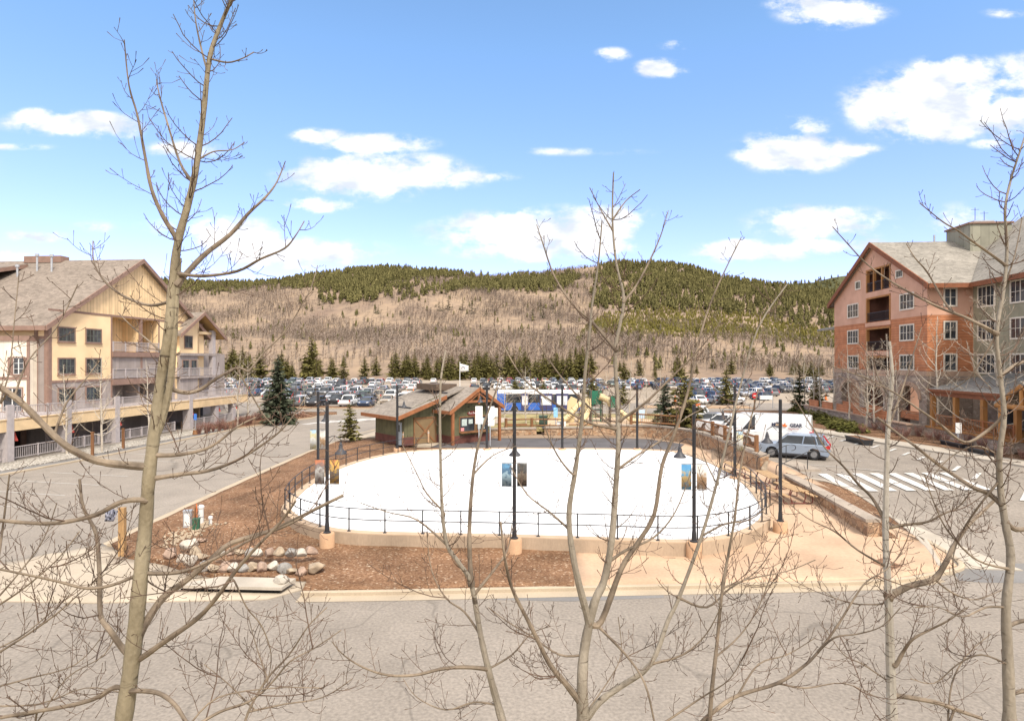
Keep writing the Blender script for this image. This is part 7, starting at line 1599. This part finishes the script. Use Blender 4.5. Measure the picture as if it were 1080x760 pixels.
near_tree('aspen_tree', 'tallest bare aspen with a thick olive trunk rising past the yellow lodge', 4.6,
 [([(130,762),(140,690),(147,620),(153,560),(157,505),(163,455),(170,400),(178,350),(182,300),(188,254),(197,220),(206,182),(214,125),(221,62),(232,28),(246,-6),(250,-30)],17.5,2.4,.15,.55),
  ([(160,470),(172,440),(180,400),(184,350),(186,310),(189,272)],8,5.5,.10,.3)],
 [([(189,255),(172,228),(160,200),(153,165),(145,122),(136,90),(131,42)],6,1.6,-.3,.75),
  ([(204,196),(190,172),(176,128),(168,100),(165,84)],4,1.4,.35,.7),
  ([(186,296),(214,270),(243,247),(262,225),(280,208),(292,192),(301,170)],7,1.6,.5,.8),
  ([(186,292),(214,291),(250,286),(275,273),(300,262),(312,248),(321,233)],5,1.4,-.4,.8),
  ([(180,318),(158,322),(130,312),(110,296),(99,276),(98,254)],5,1.5,.4,.8),
  ([(210,165),(225,160),(245,158),(258,150)],2.5,1.2,.3,.6),([(220,75),(212,50),(206,20),(204,-8)],3,1.3,.2,.6),([(222,60),(240,66),(255,62),(268,55)],2.5,1.2,-.2,.5),
  ([(177,372),(160,362),(140,345),(125,330)],3,1.2,.4,.6),([(172,405),(190,413),(208,412),(230,398),(250,388),(262,392)],7,2,.35,.7),
  ([(262,392),(280,370),(300,350),(325,310),(335,280)],2.5,1.0,.2,.7),([(250,388),(262,410),(280,440),(300,455)],2.5,1.2,.2,.7),
  ([(156,490),(130,490),(100,485),(70,470),(45,447),(22,424),(-4,405)],9,6,-.3,.6),
  ([(55,455),(70,425),(90,400),(105,380)],3,1.2,.2,.6),([(12,415),(30,380),(60,345),(82,300)],2.4,1.0,.3,.6),([(0,425),(10,390),(15,340),(20,290)],2.4,1.0,.3,.6),
  ([(160,502),(190,500),(220,496),(248,486),(275,470),(300,450),(322,420)],6,1.6,.45,.95),([(160,478),(190,479),(222,471),(250,450),(270,440)],6,1.8,.3,.9),
  ([(151,527),(128,529),(100,543),(62,551),(30,551),(-5,548)],7,3.6,-.25,.9),
  ([(149,607),(120,616),(92,620),(62,613),(30,606),(-5,599)],4,2.2,-.4,.9),
  ([(150,607),(190,603),(226,589),(258,572),(300,552),(345,530)],5,2,.2,.9),
  ([(137,694),(152,660),(172,630),(196,612),(222,590),(245,572),(296,556),(330,538),(362,522)],10,3.2,.6,.95),
  ([(143,697),(175,675),(210,650),(232,625),(250,600),(272,575),(296,550),(312,528)],8,2.2,-.45,.9),
  ([(130,684),(116,664),(106,648),(105,605),(101,562),(88,535),(84,505)],8,2.6,.35,.9),
  ([(122,724),(98,737),(66,745),(30,751),(-5,757)],6,3.6,-.3,.9),([(140,728),(166,730),(184,742),(197,762)],6,4,-.3,.3),
  ([(205,765),(232,750),(263,739),(286,720),(306,697),(330,684),(360,664)],4.5,1.6,.3,1.0),([(247,612),(260,640),(276,660),(286,690),(282,720)],2.6,1.2,.2,.9),
  ([(-5,690),(30,668),(62,645),(90,620),(118,600),(150,576)],3,1.2,.2,1.0),([(-5,640),(25,620),(60,590),(84,560)],2.6,1.2,-.2,.9),([(40,760),(70,715),(110,690),(125,660)],2.4,1.1,.3,1.0),
  ([(200,765),(230,735),(290,725),(340,725)],2.6,1.2,.2,1.0)],
 BK1, (-3.1,4.7,.1), 51)
near_tree('aspen_tree', 'bare aspen with several brown stems at the centre of the view before the rink', 5.2,
 [([(615,762),(614,720),(617,680),(627,635),(637,612),(645,570),(649,520),(652,470),(651,420),(649,368),(658,318),(650,278),(646,232),(647,182)],15,1.4,.3,.5),
  ([(624,655),(607,600),(600,545),(607,495),(614,440),(617,395),(622,349),(625,318),(631,278),(635,232)],9,1.3,-.35,.55),
  ([(620,762),(632,740),(652,725),(686,700),(704,655),(716,630),(740,565),(757,505),(768,460),(780,410),(800,345),(830,300)],9.5,1.3,.5,.75)],
 [([(634,655),(655,600),(672,573),(690,542),(698,492),(711,458),(725,415),(737,360),(750,318),(768,278),(782,250)],8,1.4,.4,.7),
  ([(613,742),(598,722),(580,700),(560,660),(540,620),(532,585),(528,550)],8,2,-.3,.9),
  ([(649,452),(620,428),(590,395),(560,350)],4,1.6,.2,.4),([(648,366),(625,340),(605,322),(585,292),(572,255),(566,237)],4.5,1.3,.3,.55),
  ([(658,320),(672,300),(689,267),(698,245),(705,222)],3.2,1.2,.3,.5),([(648,240),(634,222),(622,198)],2.2,1.0,0,.3),([(647,232),(660,212),(675,200)],2.2,1.0,0,.3),
  ([(649,452),(620,445),(585,425),(555,402),(535,372),(520,340)],3.6,1.3,.4,.75),([(654,445),(680,425),(708,398),(738,368),(760,340)],4,1.3,-.3,.7),
  ([(650,500),(672,480),(700,462),(724,440),(755,425)],3.2,1.2,.3,.7),([(605,560),(580,540),(555,520),(538,490)],3,1.2,.3,.8),
  ([(604,500),(588,480),(575,450),(571,420)],3.2,1.2,-.3,.7),([(640,590),(660,580),(690,566),(712,540),(728,500)],4,1.3,.3,.8),([(634,660),(660,690),(680,720),(690,760)],3,2,-.3,.6),
  ([(617,690),(590,690),(560,670),(535,655),(515,640)],3,1.2,.2,.9),([(716,632),(745,640),(770,620),(800,600),(825,560)],3.2,1.2,.3,.95),([(690,700),(720,690),(745,668),(760,640)],3,1.2,-.2,.95),
  ([(741,566),(765,552),(790,548),(815,530)],2.6,1.1,.3,.9),([(756,510),(742,480),(735,450)],2.4,1.1,.2,.8),
  ([(610,762),(640,720),(655,690),(652,650)],2.4,1.2,.3,.9)],
 BK2, (.6,5.4,.1), 52, 1.0)
near_tree('aspen_tree', 'slender bare aspen left of centre with pale stem crossing the road and rink', 5.4,
 [([(531,764),(523,735),(515,705),(507,670),(497,615),(483,592),(472,575),(467,545),(465,500),(464,440),(465,400),(470,370)],10,1.8,.2,.7)],
 [([(497,615),(495,570),(497,522),(502,480),(511,445),(522,415),(527,396)],6,1.6,.35,.7),
  ([(512,702),(490,703),(465,705),(440,711),(415,712),(395,708),(375,699),(360,688),(350,676)],5,1.6,-.4,.95),
  ([(507,672),(490,645),(470,630),(455,600),(450,560)],3,1.2,.3,.9),([(500,622),(520,602),(535,580),(540,552)],4,1.5,.3,.7),
  ([(468,540),(450,520),(440,500),(425,470)],3,1.2,.2,.8),([(472,575),(440,548),(410,540),(380,530)],2.6,1.1,.2,.8),([(515,705),(540,690),(560,668),(580,660)],2.6,1.2,.3,.9),([(500,500),(520,480),(545,470)],2.4,1.0,.3,.7),
  ([(525,745),(500,740),(470,748),(440,735),(425,715)],2.6,1.1,.2,1.0)],
 BK2, (-.2,5.6,.1), 53, .9)
near_tree('aspen_sapling', 'thin bare aspen sapling with curved lower branch before the tan plaza', 5.0,
 [([(748,764),(751,725),(756,680),(762,620),(769,580),(775,545),(780,500),(790,450),(800,410)],6,1.4,.3,.9)],
 [([(738,764),(755,748),(778,733),(820,720),(845,704),(862,688),(884,658),(900,632),(914,613),(935,600),(952,582)],6,1.5,.3,1.0),
  ([(862,688),(880,672),(905,668),(930,660),(950,640)],2.8,1.1,-.3,.95),([(778,733),(800,700),(830,690),(860,672)],2.6,1.1,.3,.95),([(756,690),(780,670),(800,640),(815,600)],2.4,1.1,.2,.95),
  ([(762,625),(790,610),(830,602),(860,590)],2.2,1.0,.2,.9),([(760,640),(745,610),(735,580)],2.2,1.0,.2,.8),([(700,762),(740,735),(770,715),(790,680)],2.6,1.1,-.2,1.0),([(820,720),(850,725),(890,720),(925,735)],2.4,1.1,.2,1.0)],
 BKB, (1.6,5.2,.1), 54)
near_tree('aspen_tree', 'bare aspen with a smooth whitish trunk in front of the striped crossing', 5.6,
 [([(941,764),(939,693),(937,629),(934,566),(935,500),(937,445),(941,400),(938,360)],12,3,.25,.35)],
 [([(938,628),(958,618),(985,610),(998,592),(1006,575),(1020,555),(1035,540),(1049,527)],8,3,.5,.8),
  ([(936,556),(955,553),(978,550),(996,541),(1010,535),(1024,518)],5,1.8,-.3,.9),
  ([(932,546),(920,525),(905,510),(890,492),(871,473),(860,455),(850,440),(838,420)],4,1.4,.3,.8),
  ([(944,702),(952,688),(962,674),(980,664),(1000,654),(1020,640)],6,1.8,-.3,.9),([(944,735),(965,736),(990,741),(1012,749),(1035,757)],6,3.5,.2,.8),
  ([(931,636),(915,637),(900,636),(880,630),(862,618)],2.6,1.1,.2,.9),([(937,450),(950,415),(958,390),(972,345)],3.4,1.3,.3,.6),([(938,420),(925,395),(920,372)],2.6,1.1,.2,.6),
  ([(934,600),(905,580),(880,560),(850,545),(820,520)],3,1.2,.3,.95),([(941,720),(910,700),(890,690),(870,662)],2.6,1.1,.2,.95),([(985,610),(1005,625),(1030,632),(1060,620)],2.6,1.1,.2,.95),
  ([(1000,762),(1004,720),(1020,690),(1045,668)],3,1.2,.2,1.0)],
 BK3, (3.5,5.8,.1), 55)
near_tree('aspen_tree', 'bare aspen with a thick bent tan trunk at the right edge before the hotel porch', 4.8,
 [([(1065,764),(1063,693),(1061,640),(1066,588),(1060,550),(1055,515),(1054,480),(1059,438),(1055,397),(1051,352),(1059,302),(1062,260),(1060,222),(1066,190),(1074,165),(1082,140)],14,1.5,.2,.5)],
 [([(1054,530),(1042,520),(1027,514),(1005,500),(985,486),(965,470),(947,457),(925,440)],6,2,.35,.8),
  ([(1054,355),(1035,343),(1017,334),(995,326),(978,318),(945,300),(915,279),(895,258),(878,239)],5,1.3,.4,.55),
  ([(1005,330),(996,318),(978,287),(965,272),(956,257)],3,1.2,.2,.5),([(1059,282),(1045,268),(1025,254),(1010,243),(996,235),(982,224),(970,214)],3.4,1.2,-.3,.55),
  ([(1058,440),(1040,455),(1017,466),(990,446),(970,432),(945,415),(919,401),(895,392),(871,384)],4,1.4,.3,.8),
  ([(1060,552),(1072,558),(1092,556)],6,5,.1,.3),([(1064,660),(1075,655),(1095,652)],5,4,.1,.3),([(1064,735),(1080,728),(1095,730)],5,4,.1,.3),([(1056,395),(1070,385),(1090,378)],4,3,.2,.4),
  ([(1062,640),(1040,640),(1015,650),(990,640),(965,640)],3,1.2,-.3,.95),([(1058,505),(1035,530),(1015,560),(1005,590),(1010,620)],3,1.2,.3,.95),([(1061,600),(1030,590),(1000,560),(985,530),(975,500)],3,1.2,-.2,.95),
  ([(1064,700),(1035,690),(1010,700),(985,720),(960,715)],3,1.2,.2,1.0),([(1059,300),(1070,270),(1078,230)],2.4,1.2,.2,.5),([(1052,352),(1035,380),(1020,400),(1005,410)],2.4,1.1,.2,.7),
  ([(1056,480),(1030,470),(1005,480),(985,500)],2.4,1.1,.2,.9)],
 BK2, (3.9,5.0,.1), 56)
near_tree('aspen_sapling', 'thin bare sapling whose branches enter low along the left edge', 5.0,
 [([(-30,764),(-22,700),(-12,640),(-2,590),(5,540),(10,500)],6,1.4,.2,1.0)],
 [([(-20,690),(20,672),(60,640),(90,612)],3,1.2,.2,1.0),([(-25,730),(30,715),(80,700),(110,668)],3,1.2,.2,1.0),([(-12,640),(15,610),(45,570),(60,530)],2.6,1.1,.2,1.0),([(-25,745),(40,742),(90,725),(130,730)],2.6,1.1,-.2,1.0)],
 BKB, (-4.2,5.2,.1), 57, .9)
near_tree('aspen_sapling', 'low bare sapling spreading over the road between the olive trunk and centre stems', 5.2,
 [([(250,790),(262,750),(282,715),(305,690),(325,660),(345,640)],4,1.2,.2,1.0)],
 [([(262,750),(300,742),(340,735),(372,715)],2.6,1.1,.2,1.0),([(285,712),(270,680),(262,650)],2.2,1.0,.2,1.0),([(268,745),(240,720),(215,700)],2.4,1.0,.2,1.0)],
 BKB, (-2.2,5.4,.1), 58, .9)
